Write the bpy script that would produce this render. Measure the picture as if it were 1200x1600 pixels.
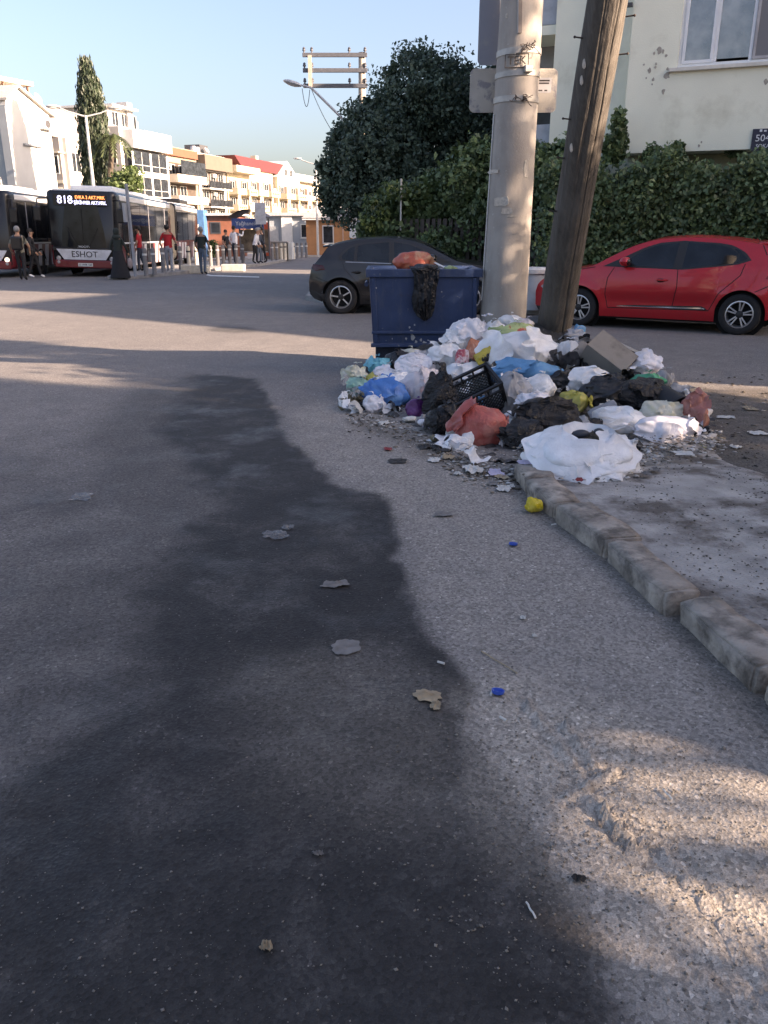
import bpy, bmesh, math, random
import numpy as np
from mathutils import Vector, Matrix, noise as mnoise

for _o in list(bpy.data.objects):
    bpy.data.objects.remove(_o)
S = bpy.context.scene
C = S.collection
R = math.radians

# ---------------------------------------------------------------- camera
CAM_H, FPX = 1.48, 1250.0                 # eye height, focal length in pixels of a 1600 high picture
PITCH = math.atan(432 / 1250)
cam_d = bpy.data.cameras.new('camera')
cam_d.sensor_fit = 'VERTICAL'
cam_d.sensor_height = 24.0
cam_d.lens = FPX / 1600 * 24.0
cam_d.clip_start, cam_d.clip_end = 0.05, 3000
cam = bpy.data.objects.new('camera', cam_d)
C.objects.link(cam)
cam.location = (0, 0, CAM_H)
cam.rotation_euler = (math.pi / 2 - PITCH, 0, 0)
S.camera = cam

# ---------------------------------------------------------------- light
SUN_EL, SUN_AZ = R(20.0), R(21.0)         # azimuth: degrees behind the +X axis
SUN_DIR = Vector((math.cos(SUN_EL) * math.cos(SUN_AZ), -math.cos(SUN_EL) * math.sin(SUN_AZ), math.sin(SUN_EL)))
W = bpy.data.worlds.new('World')
S.world = W
W.use_nodes = True
nt = W.node_tree
nt.nodes.clear()
sky = nt.nodes.new('ShaderNodeTexSky')
sky.sky_type = 'NISHITA'
sky.sun_disc = False
sky.sun_elevation = SUN_EL
sky.sun_rotation = math.pi / 2 + SUN_AZ
sky.altitude = 0
sky.air_density = 1.0
sky.dust_density = 4.0
sky.ozone_density = 3.0
bg = nt.nodes.new('ShaderNodeBackground')
bg.inputs['Strength'].default_value = 0.06
wo = nt.nodes.new('ShaderNodeOutputWorld')
nt.links.new(sky.outputs[0], bg.inputs[0])
nt.links.new(bg.outputs[0], wo.inputs[0])
sun_d = bpy.data.lights.new('sun', 'SUN')
sun_d.energy = 3.2
sun_d.angle = R(0.6)
sun_d.color = (1.0, 0.86, 0.69)
sun = bpy.data.objects.new('sun', sun_d)
C.objects.link(sun)
sun.rotation_euler = SUN_DIR.to_track_quat('Z', 'Y').to_euler()
vs = S.view_settings
vs.view_transform = 'Standard'
vs.look = 'None'
vs.exposure = 2.7
vs.gamma = 1.0
vs.use_curve_mapping = False
vs.use_white_balance = True              # the phone balanced for the shade
vs.white_balance_temperature = 7500
vs.white_balance_tint = 22

# ---------------------------------------------------------------- helpers
_c, _s = math.cos(PITCH), math.sin(PITCH)
def ray(px, py):
    a, b = (px - 600) / FPX, (800 - py) / FPX
    return a, _c + b * _s, -_s + b * _c
def G(px, py, z=0.0):                      # where the sight line meets the height z
    x, y, q = ray(px, py)
    t = (z - CAM_H) / q
    return Vector((x * t, y * t, z))
def A(px, py, Y):                          # where the sight line meets the plane y = Y
    x, y, q = ray(px, py)
    t = Y / y
    return Vector((x * t, Y, CAM_H + q * t))
def depth(p):
    return p[1] * _c - (p[2] - CAM_H) * _s

def tag(o, label=None, cat=None, group=None, kind=None):
    if label: o['label'] = label
    if cat: o['category'] = cat
    if group: o['group'] = group
    if kind: o['kind'] = kind
    return o
def thing(name, label, cat, loc=(0, 0, 0), rz=0.0, group=None):
    o = bpy.data.objects.new(name, None)
    o.empty_display_size = 0.2
    C.objects.link(o)
    o.location = loc
    o.rotation_euler = (0, 0, rz)
    return tag(o, label, cat, group)
def child(o, parent):
    o.parent = parent
    return o

class MB:
    """collects shapes and links them as one mesh object"""
    def __init__(s):
        s.v, s.f, s.m = [], [], []
    def add(s, v, f, m=0):
        k = len(s.v)
        s.v += [tuple(p) for p in v]
        s.f += [tuple(i + k for i in q) for q in f]
        s.m += [m] * len(f)
        return s
    def box(s, x0, x1, y0, y1, z0, z1, m=0, M=None):
        v = [Vector((x, y, z)) for z in (z0, z1) for y in (y0, y1) for x in (x0, x1)]
        if M is not None: v = [M @ p for p in v]
        return s.add(v, [(0, 2, 3, 1), (4, 5, 7, 6), (0, 1, 5, 4), (2, 6, 7, 3), (0, 4, 6, 2), (1, 3, 7, 5)], m)
    def bar(s, a, b, w, h=None, m=0, up=(0, 0, 1)):
        a, b = Vector(a), Vector(b)
        h = h or w
        d = b - a
        L = d.length
        d = d / L
        u = Vector(up)
        if abs(d.dot(u)) > .95: u = Vector((0, 1, 0))
        x = d.cross(u).normalized()
        z = x.cross(d)
        M = Matrix((x, d, z)).transposed().to_4x4()
        M.translation = a
        return s.box(-w / 2, w / 2, 0, L, -h / 2, h / 2, m, M)
    def tube(s, pts, rad, n=10, m=0, cap=True):
        pts = [Vector(p) for p in pts]
        if not hasattr(rad, '__len__'): rad = [rad] * len(pts)
        v, f = [], []
        x = None
        for i, p in enumerate(pts):
            d = (pts[min(i + 1, len(pts) - 1)] - pts[max(i - 1, 0)]).normalized()
            if x is None:
                x = d.orthogonal().normalized()
            x = (x - d * x.dot(d)).normalized()
            y = d.cross(x)
            for k in range(n):
                t = 2 * math.pi * k / n
                v.append(p + (x * math.cos(t) + y * math.sin(t)) * rad[i])
        for i in range(len(pts) - 1):
            for k in range(n):
                a, b = i * n + k, i * n + (k + 1) % n
                f.append((a, b, b + n, a + n))
        if cap:
            f.append(tuple(range(n - 1, -1, -1)))
            f.append(tuple(range((len(pts) - 1) * n, len(pts) * n)))
        return s.add(v, f, m)
    def lathe(s, prof, n=24, m=0, M=None, close=False):
        v, f = [], []
        for (r, z) in prof:
            for k in range(n):
                t = 2 * math.pi * k / n
                v.append(Vector((r * math.cos(t), r * math.sin(t), z)))
        q = len(prof)
        for i in range(q if close else q - 1):
            j = (i + 1) % q
            for k in range(n):
                l = (k + 1) % n
                f.append((i * n + k, i * n + l, j * n + l, j * n + k))
        if M is not None: v = [M @ p for p in v]
        return s.add(v, f, m)
    def prism(s, poly, z0, z1, m=0, M=None):
        n = len(poly)
        v = [Vector((p[0], p[1], z0)) for p in poly] + [Vector((p[0], p[1], z1)) for p in poly]
        if M is not None: v = [M @ p for p in v]
        f = [tuple(range(n - 1, -1, -1)), tuple(range(n, 2 * n))]
        f += [(i, (i + 1) % n, n + (i + 1) % n, n + i) for i in range(n)]
        return s.add(v, f, m)
    def grid(s, fn, nu, nv, m=0):
        v = [fn(i / nu, j / nv) for j in range(nv + 1) for i in range(nu + 1)]
        f = [(j * (nu + 1) + i, j * (nu + 1) + i + 1, (j + 1) * (nu + 1) + i + 1, (j + 1) * (nu + 1) + i)
             for j in range(nv) for i in range(nu)]
        return s.add(v, f, m)
    def ball(s, c, r, n=12, m=0, M=None):
        r = r if hasattr(r, '__len__') else (r, r, r)
        v, f = [], []
        k = n // 2
        for j in range(k + 1):
            a = math.pi * j / k
            for i in range(n):
                b = 2 * math.pi * i / n
                v.append(Vector((c[0] + r[0] * math.sin(a) * math.cos(b), c[1] + r[1] * math.sin(a) * math.sin(b), c[2] + r[2] * math.cos(a))))
        for j in range(k):
            for i in range(n):
                f.append((j * n + i, (j + 1) * n + i, (j + 1) * n + (i + 1) % n, j * n + (i + 1) % n))
        if M is not None: v = [M @ p for p in v]
        return s.add(v, f, m)
    def build(s, name, mat, parent=None, smooth=False, bevel=0.0, loc=None, seg=2, angle=40):
        me = bpy.data.meshes.new(name)
        me.from_pydata(s.v, [], s.f)
        for q in (mat if isinstance(mat, (list, tuple)) else [mat]):
            me.materials.append(q)
        if any(s.m): me.polygons.foreach_set('material_index', s.m)
        bm = bmesh.new()
        bm.from_mesh(me)
        bmesh.ops.remove_doubles(bm, verts=bm.verts, dist=1e-5)
        bmesh.ops.recalc_face_normals(bm, faces=bm.faces)
        bm.to_mesh(me)
        bm.free()
        if smooth:
            me.polygons.foreach_set('use_smooth', [True] * len(me.polygons))
            if angle: me.set_sharp_from_angle(angle=R(angle))
        o = bpy.data.objects.new(name, me)
        C.objects.link(o)
        if loc is not None: o.location = loc
        if parent: o.parent = parent
        if bevel:
            b = o.modifiers.new('bevel', 'BEVEL')
            b.width, b.segments, b.limit_method, b.angle_limit = bevel, seg, 'ANGLE', R(35)
        return o

def copy_tree(o, parent=None):
    c = o.copy()
    C.objects.link(c)
    c.parent = parent
    for ch in list(o.children): copy_tree(ch, c)
    return c

def np_mesh(name, v, f, mat, parent=None, smooth=False):
    """fast mesh from numpy arrays; f is (n,4) or (n,3)"""
    me = bpy.data.meshes.new(name)
    n, k = f.shape
    me.vertices.add(len(v))
    me.vertices.foreach_set('co', np.ascontiguousarray(v, dtype=np.float32).ravel())
    me.loops.add(n * k)
    me.loops.foreach_set('vertex_index', np.ascontiguousarray(f, dtype=np.int32).ravel())
    me.polygons.add(n)
    me.polygons.foreach_set('loop_start', np.arange(0, n * k, k, dtype=np.int32))
    me.polygons.foreach_set('loop_total', np.full(n, k, dtype=np.int32))
    if smooth: me.polygons.foreach_set('use_smooth', np.ones(n, dtype=bool))
    me.update(calc_edges=True)
    me.validate()
    for q in (mat if isinstance(mat, (list, tuple)) else [mat]): me.materials.append(q)
    o = bpy.data.objects.new(name, me)
    C.objects.link(o)
    if parent: o.parent = parent
    return o

# value noise on numpy arrays
_rng = np.random.RandomState(7)
_tab = _rng.rand(64, 64, 64).astype(np.float32)
def vnoise(p):
    p = np.asarray(p, dtype=np.float64)
    i = np.floor(p).astype(int)
    t = p - i
    t = t * t * (3 - 2 * t)
    i &= 63
    j = (i + 1) & 63
    x0, y0, z0, x1, y1, z1 = i[:, 0], i[:, 1], i[:, 2], j[:, 0], j[:, 1], j[:, 2]
    a, b, c = t[:, 0], t[:, 1], t[:, 2]
    def l(p_, q_, w): return p_ + (q_ - p_) * w
    return l(l(l(_tab[x0, y0, z0], _tab[x1, y0, z0], a), l(_tab[x0, y1, z0], _tab[x1, y1, z0], a), b),
             l(l(_tab[x0, y0, z1], _tab[x1, y0, z1], a), l(_tab[x0, y1, z1], _tab[x1, y1, z1], a), b), c) * 2 - 1
def fbm(p, o=4):
    s, a = 0, 1.0
    p = np.asarray(p, dtype=np.float64)
    for _ in range(o):
        s = s + a * vnoise(p)
        p = p * 2.03 + 11.3
        a *= .5
    return s
def sstep(a, b, x):
    t = np.clip((x - a) / (b - a), 0, 1)
    return t * t * (3 - 2 * t)

# ---------------------------------------------------------------- materials
def new_mat(name):
    m = bpy.data.materials.new(name)
    m.use_nodes = True
    t = m.node_tree
    p = t.nodes['Principled BSDF']
    return m, t, p
def N(t, typ, **kw):
    n = t.nodes.new(typ)
    for k, v in kw.items():
        if k in n.inputs.keys() if hasattr(n.inputs, 'keys') else False:
            n.inputs[k].default_value = v
        else:
            setattr(n, k, v)
    return n
def noise_n(t, co, scale, detail=4, rough=.55, dist=0):
    n = t.nodes.new('ShaderNodeTexNoise')
    n.inputs['Scale'].default_value = scale
    n.inputs['Detail'].default_value = detail
    n.inputs['Roughness'].default_value = rough
    n.inputs['Distortion'].default_value = dist
    t.links.new(co, n.inputs['Vector'])
    return n.outputs['Fac']
def ramp(t, fac, stops):
    r = t.nodes.new('ShaderNodeValToRGB')
    e = r.color_ramp.elements
    while len(e) < len(stops): e.new(.5)
    for q, (p, c) in zip(e, stops):
        q.position = p
        q.color = (c, c, c, 1) if not hasattr(c, '__len__') else (*c, 1)
    t.links.new(fac, r.inputs[0])
    return r.outputs[0]
def mix(t, fac, a, b, mode='MIX'):
    n = t.nodes.new('ShaderNodeMix')
    n.data_type = 'RGBA'
    n.blend_type = mode
    for s, q in ((n.inputs['Factor'], fac), (n.inputs['A'], a), (n.inputs['B'], b)):
        if hasattr(q, 'is_output'): t.links.new(q, s)
        elif hasattr(q, '__len__'): s.default_value = (*q, 1) if len(q) == 3 else q
        else: s.default_value = q if s.type == 'VALUE' else (q, q, q, 1)
    return n.outputs['Result']
def math_n(t, op, a, b=None, clamp=False):
    n = t.nodes.new('ShaderNodeMath')
    n.operation = op
    n.use_clamp = clamp
    for s, q in zip(n.inputs, (a, b)):
        if q is None: continue
        if hasattr(q, 'is_output'): t.links.new(q, s)
        else: s.default_value = q
    return n.outputs[0]
def bump_n(t, h, strength, dist=.01, prev=None):
    b = t.nodes.new('ShaderNodeBump')
    b.inputs['Strength'].default_value = strength
    b.inputs['Distance'].default_value = dist
    t.links.new(h, b.inputs['Height'])
    if prev is not None: t.links.new(prev, b.inputs['Normal'])
    return b.outputs[0]
def coord(t, kind='Object'):
    return t.nodes.new('ShaderNodeTexCoord').outputs[kind]
MATS = {}
def PM(name, col, rough=.6, metal=0.0, var=.18, vs=6.0, bump=0.0, bs=40.0, spec=.5, coat=0.0, dirt=None, ds=3.0, dlo=.5, dhi=.7, detail=5):
    """procedural paint: colour broken up by noise, optional dirt in patches, optional relief"""
    if name in MATS: return MATS[name]
    m, t, p = new_mat(name)
    co = coord(t)
    n = noise_n(t, co, vs, detail)
    lo = tuple(c * (1 - var) for c in col)
    hi = tuple(min(1, c * (1 + var)) for c in col)
    c = ramp(t, n, [(.3, lo), (.7, hi)])
    if dirt:
        k = ramp(t, noise_n(t, co, ds, 6, .65), [(dlo, 0.0), (dhi, 1.0)])
        c = mix(t, k, c, dirt)
    t.links.new(c, p.inputs['Base Color'])
    p.inputs['Roughness'].default_value = rough
    p.inputs['Metallic'].default_value = metal
    p.inputs['Specular IOR Level'].default_value = spec
    p.inputs['Coat Weight'].default_value = coat
    p.inputs['Coat Roughness'].default_value = .06
    if bump:
        t.links.new(bump_n(t, noise_n(t, co, bs, 5), bump, .02), p.inputs['Normal'])
    MATS[name] = m
    return m
def glass_dark(name, col=(.02, .025, .03), rough=.06, spec=.6):
    if name in MATS: return MATS[name]
    m, t, p = new_mat(name)
    co = coord(t)
    c = ramp(t, noise_n(t, co, 2.2, 3), [(.35, tuple(q * .6 for q in col)), (.65, tuple(q * 1.5 for q in col))])
    t.links.new(c, p.inputs['Base Color'])
    p.inputs['Roughness'].default_value = rough
    p.inputs['Specular IOR Level'].default_value = spec
    p.inputs['IOR'].default_value = 1.5
    t.links.new(bump_n(t, noise_n(t, co, 1.3, 2), .05, .03), p.inputs['Normal'])
    MATS[name] = m
    return m
def text_mesh(name, body, size, mat, parent=None, M=None, extrude=.002, align='CENTER', xs=1.0):
    cu = bpy.data.curves.new(name, 'FONT')
    cu.body, cu.size, cu.extrude = body, size, extrude
    cu.align_x, cu.align_y = align, 'CENTER'
    cu.resolution_u = 3
    tmp = bpy.data.objects.new('tmp', cu)
    C.objects.link(tmp)
    dg = bpy.context.evaluated_depsgraph_get()
    me = bpy.data.meshes.new_from_object(tmp.evaluated_get(dg))
    bpy.data.objects.remove(tmp)
    bpy.data.curves.remove(cu)
    me.name = name
    me.materials.clear()
    me.materials.append(mat)
    X = Matrix.Diagonal((xs, 1, 1, 1))
    me.transform((M @ X) if M is not None else X)
    o = bpy.data.objects.new(name, me)
    C.objects.link(o)
    if parent: o.parent = parent
    return o
FACE_Y = Matrix.Rotation(R(90), 4, 'X')     # text plane facing -Y, upright
# ================================================================ ground
def axis(segs):
    out = [segs[0][0]]
    for a, b, st in segs:
        n = max(1, int(round((b - a) / st)))
        out += [a + (b - a) * (i + 1) / n for i in range(n)]
    return np.array(out)
gx = axis([(-600, -120, 80), (-120, -30, 15), (-30, -8, 2), (-8, -3.2, .2), (-3.2, -1.2, .06), (-1.2, 1.7, .02), (1.7, 4.6, .06), (4.6, 10, .3), (10, 40, 3), (40, 600, 80)])
gy = axis([(-40, -1, 6), (-1, 1.0, .5), (1.0, 3.6, .02), (3.6, 7.5, .04), (7.5, 14, .1), (14, 30, .5), (30, 100, 5), (100, 700, 60)])
XX, YY = np.meshgrid(gx, gy)
px_, py_ = XX.ravel(), YY.ravel()
def P2(*l): return [(q.x, q.y) for q in (G(*p) for p in l)]
def poly_sd(poly, x, y):
    """signed distance to a polygon, positive inside"""
    d = np.full(x.shape, 1e9)
    ins = np.zeros(x.shape, bool)
    n = len(poly)
    for i in range(n):
        ax, ay = poly[i]
        bx, by = poly[(i + 1) % n]
        ex, ey = bx - ax, by - ay
        t = np.clip(((x - ax) * ex + (y - ay) * ey) / (ex * ex + ey * ey + 1e-12), 0, 1)
        d = np.minimum(d, np.hypot(x - ax - t * ex, y - ay - t * ey))
        c = ((ay > y) != (by > y)) & (x < (bx - ax) * (y - ay) / (by - ay + 1e-12) + ax)
        ins ^= c
    return np.where(ins, d, -d)
def line_d(pts, x, y):
    d = np.full(x.shape, 1e9)
    for (ax, ay), (bx, by) in zip(pts[:-1], pts[1:]):
        ex, ey = bx - ax, by - ay
        t = np.clip(((x - ax) * ex + (y - ay) * ey) / (ex * ex + ey * ey + 1e-12), 0, 1)
        d = np.minimum(d, np.hypot(x - ax - t * ex, y - ay - t * ey))
    return d
near = (np.abs(px_) < 30) & (py_ < 40) & (py_ > -5)
x, y = px_[near], py_[near]
z0 = np.zeros_like(x)
n1 = vnoise(np.c_[x * 1.1, y * 1.1, z0 + 3.3])
n2 = vnoise(np.c_[x * 5, y * 5, z0 + 9.1])
n3 = vnoise(np.c_[x * 19, y * 19, z0 + 1.7])
n4 = vnoise(np.c_[x * 45, y * 45, z0 + 5.2])
# dark asphalt, torn right edge; darkening runs on upward and to the bottom left
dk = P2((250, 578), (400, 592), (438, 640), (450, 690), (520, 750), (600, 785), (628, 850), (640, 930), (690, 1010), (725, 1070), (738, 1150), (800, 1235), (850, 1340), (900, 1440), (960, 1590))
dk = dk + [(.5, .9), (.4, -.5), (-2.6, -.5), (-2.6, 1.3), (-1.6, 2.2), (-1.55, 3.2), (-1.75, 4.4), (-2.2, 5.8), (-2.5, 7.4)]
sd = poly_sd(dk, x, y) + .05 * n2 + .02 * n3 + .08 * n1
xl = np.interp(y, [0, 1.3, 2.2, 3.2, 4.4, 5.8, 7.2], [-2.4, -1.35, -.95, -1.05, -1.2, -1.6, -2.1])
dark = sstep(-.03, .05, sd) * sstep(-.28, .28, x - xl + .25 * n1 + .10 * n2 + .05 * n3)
# second, weaker dark band left of it
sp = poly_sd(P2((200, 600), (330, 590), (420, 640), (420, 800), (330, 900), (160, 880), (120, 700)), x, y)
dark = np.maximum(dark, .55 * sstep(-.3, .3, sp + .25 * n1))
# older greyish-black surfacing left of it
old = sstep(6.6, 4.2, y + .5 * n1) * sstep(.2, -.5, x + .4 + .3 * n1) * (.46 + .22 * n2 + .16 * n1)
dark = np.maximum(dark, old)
# dark oval patch on the road further off
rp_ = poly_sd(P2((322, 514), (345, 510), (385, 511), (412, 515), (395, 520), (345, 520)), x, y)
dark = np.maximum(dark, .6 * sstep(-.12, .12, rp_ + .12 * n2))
# pale trodden dust at the right, its sun patch lightened into the colour
dust_sun = poly_sd(P2((740, 1110), (800, 1060), (960, 1130), (1200, 1230), (1300, 1400), (1200, 1560), (1000, 1480), (860, 1330), (760, 1200)), x, y)
dust = sstep(-.14, .16, dust_sun + .10 * n1 + .05 * n2)
sun_tint = poly_sd(P2((400, 1060), (560, 1030), (720, 1120), (740, 1230), (600, 1240), (430, 1180)), x, y)  # warm tone of dappled sun painted across the dark asphalt
dust = np.maximum(dust, .20 * sstep(-.25, .2, sun_tint + .15 * n1 + .08 * n2))
# paler, dust-filled asphalt between the dark surfacing and the kerb
pa = poly_sd(P2((438, 640), (450, 690), (520, 750), (600, 785), (628, 850), (640, 930), (690, 1010), (725, 1070), (738, 1150), (800, 1235), (850, 1340), (900, 1440), (960, 1590)) + [(.5, .9), (.5, -.5), (1.6, -.5), (1.5, 2.0), (1.3, 2.6), (1.2, 4.0), (.95, 5.3), (.6, 6.4), (-.4, 7.6)], x, y)
pale = sstep(-.10, .20, pa + .08 * n1 + .05 * n2)
# dirt beside the pavement and behind the heap
di = poly_sd([(2.35, 3.0), (9, 3.0), (9, 6.6), (5.5, 7.9), (3.6, 8.3), (2.2, 9), (2.3, 6)], x, y)
dirt = sstep(-.25, .3, di + .3 * n1 + .1 * n2)
gut = sstep(.22, .0, line_d([(1.36, 1.5), (1.27, 2.38), (1.2, 3.05), (1.05, 3.8), (.9, 4.5), (.82, 4.9), (.5, 5.3), (.2, 5.9), (-.2, 6.6)], x, y) - .04 * n2)
dirt = np.maximum(dirt, .75 * gut)
# heights: fine roughness, tyre ridges in the dust
zz = .004 * n1 + .0022 * n2 + .0012 * n3 + .0008 * n4
def track(pts, w, amp):
    d = line_d(P2(*pts), x, y) + .006 * n2
    return 1.6 * amp * (np.exp(-(d / w) ** 2) - .8 * np.exp(-((d - 2.0 * w) / w) ** 2)) * (1 + .9 * n3 + .8 * n4)
zz += track([(815, 1090), (870, 1160), (920, 1230), (1005, 1345)], .010, .007)
zz += track([(880, 1130), (935, 1200)], .009, .006)
zz += track([(885, 1245), (960, 1205)], .011, .010)
zz += track([(915, 1240), (970, 1300), (1010, 1340)], .010, .008)
zz += track([(1040, 1330), (1130, 1440), (1210, 1560)], .012, .007)
zz += track([(1080, 1500), (1160, 1600)], .012, .005)
Z = np.zeros_like(px_)
Z[near] = zz * sstep(30, 12, y)
i, j = np.meshgrid(np.arange(len(gx) - 1), np.arange(len(gy) - 1))
k = (j * len(gx) + i).ravel()
gf = np.c_[k, k + 1, k + 1 + len(gx), k + len(gx)]

m, t, p = new_mat('asphalt')
co = coord(t)
def attr(n_):
    a = t.nodes.new('ShaderNodeAttribute')
    a.attribute_name = n_
    return a.outputs['Fac']
big = noise_n(t, co, .35, 5, .6)
mid = noise_n(t, co, 3.0, 6, .65)
fin = noise_n(t, co, 70, 4, .7)
vor = t.nodes.new('ShaderNodeTexVoronoi')
vor.inputs['Scale'].default_value = 95
t.links.new(co, vor.inputs['Vector'])
stone = ramp(t, vor.outputs['Color'], [(.1, .5), (.6, 1.0), (.86, 1.2), (.97, 2.0)])
base = ramp(t, big, [(.3, (.178, .164, .155)), (.7, (.245, .226, .21))])
base = mix(t, ramp(t, mid, [(.35, 0.0), (.75, 1.0)]), base, (.165, .153, .146))
base = mix(t, math_n(t, 'MULTIPLY', attr('pale'), ramp(t, noise_n(t, co, 4, 6, .65), [(.3, .5), (.6, 1.0)])), base, (.292, .264, .234))
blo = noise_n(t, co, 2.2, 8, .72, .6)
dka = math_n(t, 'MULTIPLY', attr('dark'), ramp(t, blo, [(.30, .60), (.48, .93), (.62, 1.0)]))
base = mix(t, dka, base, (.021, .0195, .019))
base = mix(t, math_n(t, 'MULTIPLY', attr('dust'), ramp(t, noise_n(t, co, 9, 6, .7), [(.3, .55), (.65, 1.0)])), base, (.42, .37, .31))  # dust colour, also carries the painted sun tone
base = mix(t, math_n(t, 'MULTIPLY', attr('dirt'), ramp(t, noise_n(t, co, 6, 6, .7), [(.3, .45), (.6, 1.0)])), base, (.11, .094, .078))
sk = ramp(t, noise_n(t, co, 260, 2, .6), [(.35, .7), (.65, 1.25)])
base = mix(t, .85, base, stone, 'MULTIPLY')
base = mix(t, .8, base, sk, 'MULTIPLY')
# oil drips and chewing gum
sv = t.nodes.new('ShaderNodeTexVoronoi')
sv.inputs['Scale'].default_value = 1.7
t.links.new(co, sv.inputs['Vector'])
drip = ramp(t, math_n(t, 'ADD', sv.outputs['Distance'], math_n(t, 'MULTIPLY', mid, .12)), [(.085, 1.0), (.12, 0.0)])
base = mix(t, math_n(t, 'MULTIPLY', drip, .55), base, (.035, .034, .034))
t.links.new(base, p.inputs['Base Color'])
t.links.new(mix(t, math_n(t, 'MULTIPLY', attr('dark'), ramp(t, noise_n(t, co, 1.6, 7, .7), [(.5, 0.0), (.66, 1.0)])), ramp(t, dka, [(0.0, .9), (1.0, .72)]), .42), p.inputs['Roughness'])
p.inputs['Specular IOR Level'].default_value = .35
b1 = bump_n(t, vor.outputs['Distance'], .42, .005)
b2 = bump_n(t, fin, .5, .006, b1)
t.links.new(b2, p.inputs['Normal'])
MATS['asphalt'] = m
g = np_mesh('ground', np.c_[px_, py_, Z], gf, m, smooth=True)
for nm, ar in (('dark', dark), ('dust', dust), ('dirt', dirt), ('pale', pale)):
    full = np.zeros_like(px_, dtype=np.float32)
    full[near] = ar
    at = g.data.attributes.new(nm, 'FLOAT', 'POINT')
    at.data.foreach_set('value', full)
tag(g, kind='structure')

# ---------------------------------------------------------------- corner pavement with worn kerb stones
m_pave = PM('pavement_concrete', (.38, .355, .325), .9, var=.3, vs=5, bump=.8, bs=60, dirt=(.12, .10, .085), ds=2.6, dlo=.47, dhi=.62, detail=10)
KB = P2((800, 745), (818, 772), (868, 812), (945, 874), (1047, 966), (1186, 1090), (1330, 1245))
KB = [Vector((a, b, 0)) for a, b in KB]
KH = .085
kl = list(reversed(KB)) + [Vector((.92, 6.2, 0)), Vector((.98, 6.6, 0)), Vector((1.0, 8.0, 0)), Vector((1.0, 10.2, 0))]
kl = [Vector((1.45, -1, 0))] + kl
ky = np.array([q.y for q in kl]); kx = np.array([q.x for q in kl])
def pave(u, v):
    Y = -1 + u * 11.0
    x0 = float(np.interp(Y, ky, kx)) + .13
    x1 = float(np.interp(Y, [-1, 3, 5, 6, 8, 10], [2.6, 2.55, 2.5, 2.45, 2.6, 2.7])) + .06 * mnoise.noise((Y * 2.2, 3, 0))
    X = x0 + (x1 - x0) * min(1, max(0, (v - .04) / .92))
    z = (KH - .012) * (1 - .8 * float(sstep(4.75, 5.35, Y))) + .012 * mnoise.noise((X * 1.3, Y * 1.3, 2)) + .006 * mnoise.noise((X * 6, Y * 6, 2)) + .004 * mnoise.noise((X * 17, Y * 17, 2))
    if v > .955: z = -.05
    elif v > .84: z -= .05 * ((v - .84) / .115) ** 2
    return Vector((X, Y, z))
pv = MB().grid(pave, 330, 46).build('pavement', m_pave, smooth=True, angle=60)
tag(pv, kind='structure')
m_kerb = PM('kerb_stone', (.35, .30, .25), .9, var=.35, vs=7, bump=.6, bs=50, dirt=(.13, .11, .092), ds=8, dlo=.44, dhi=.64, detail=10)
bmk = bmesh.new()
bmesh.ops.create_cube(bmk, size=1)
bmesh.ops.bevel(bmk, geom=bmk.edges[:], offset=.04, segments=2, affect='EDGES')
bmesh.ops.subdivide_edges(bmk, edges=bmk.edges[:], cuts=3, use_grid_fill=True)
for q in range(len(KB) - 1):
    a, b = KB[q], KB[q + 1]
    d = (b - a)
    L = d.length
    d.normalize()
    nrm = Vector((-d.y, d.x, 0))                 # towards the pavement side
    if nrm.x < 0: nrm = -nrm
    me = bpy.data.meshes.new('kerb_stone')
    bmk.to_mesh(me)
    wd = .18 + .05 * mnoise.noise((q * 3.1, .4, 0))
    tilt = .05 * mnoise.noise((q * 5.7, 2, 0))
    shift = .03 * mnoise.noise((q * 2.3, 7, .5)); yaw = .05 * mnoise.noise((q * 4.3, 1, .5))
    for v in me.vertices:
        c = v.co.copy()
        pos = a + d * (L * (.5 + c.x * .93)) + nrm * (wd * (.5 + c.y) + shift + yaw * c.x)
        zz_ = -.06 + (KH + .075 + tilt * c.x) * (.5 + c.z)
        o_ = pos * 9 + Vector((q * 7, 0, c.z * 3))
        pos += nrm * (.013 * mnoise.noise(o_)) + d * (.012 * mnoise.noise(o_ + Vector((9, 9, 9))))
        zz_ += (.016 * mnoise.noise(o_ * .7) + .007 * mnoise.noise(o_ * 3)) * (c.z + .5)
        if c.y < -.3 and c.z > .2: zz_ -= .02 * max(0, mnoise.noise(pos * 6 + Vector((0, 0, q))) + .35)
        v.co = (pos.x, pos.y, zz_)
    me.materials.append(m_kerb)
    me.polygons.foreach_set('use_smooth', [True] * len(me.polygons))
    o = bpy.data.objects.new('kerb_stone', me)
    C.objects.link(o)
    o.parent = pv
bmk.free()

# ---------------------------------------------------------------- island of the bus stop, far pavement
m_isl = PM('island_paving', (.27, .26, .245), .9, var=.2, vs=3, bump=.3, bs=20)
def kerbed(name, pts, h, mat, w=.18):
    o = MB().prism(pts, -.05, h).build(name, mat, bevel=.02)
    return tag(o, kind='structure')
IS = P2((168, 437), (200, 437), (262, 431), (330, 424), (405, 416), (440, 410), (462, 405), (452, 402), (410, 406), (330, 412), (262, 419), (190, 428))
kerbed('bus_island', IS, .13, m_isl)
kerbed('plaza', [(-17.2, 40), (-14.2, 40), (-11.0, 52.5), (-9.4, 52.5), (-6.0, 60.5), (-1.5, 66), (8, 68), (8, 130), (-24, 130)], .10, m_isl)
kerbed('far_pavement', [(-40, 43), (-17.4, 43), (-17.4, 60), (-40, 60)], .11, m_isl)
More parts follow.
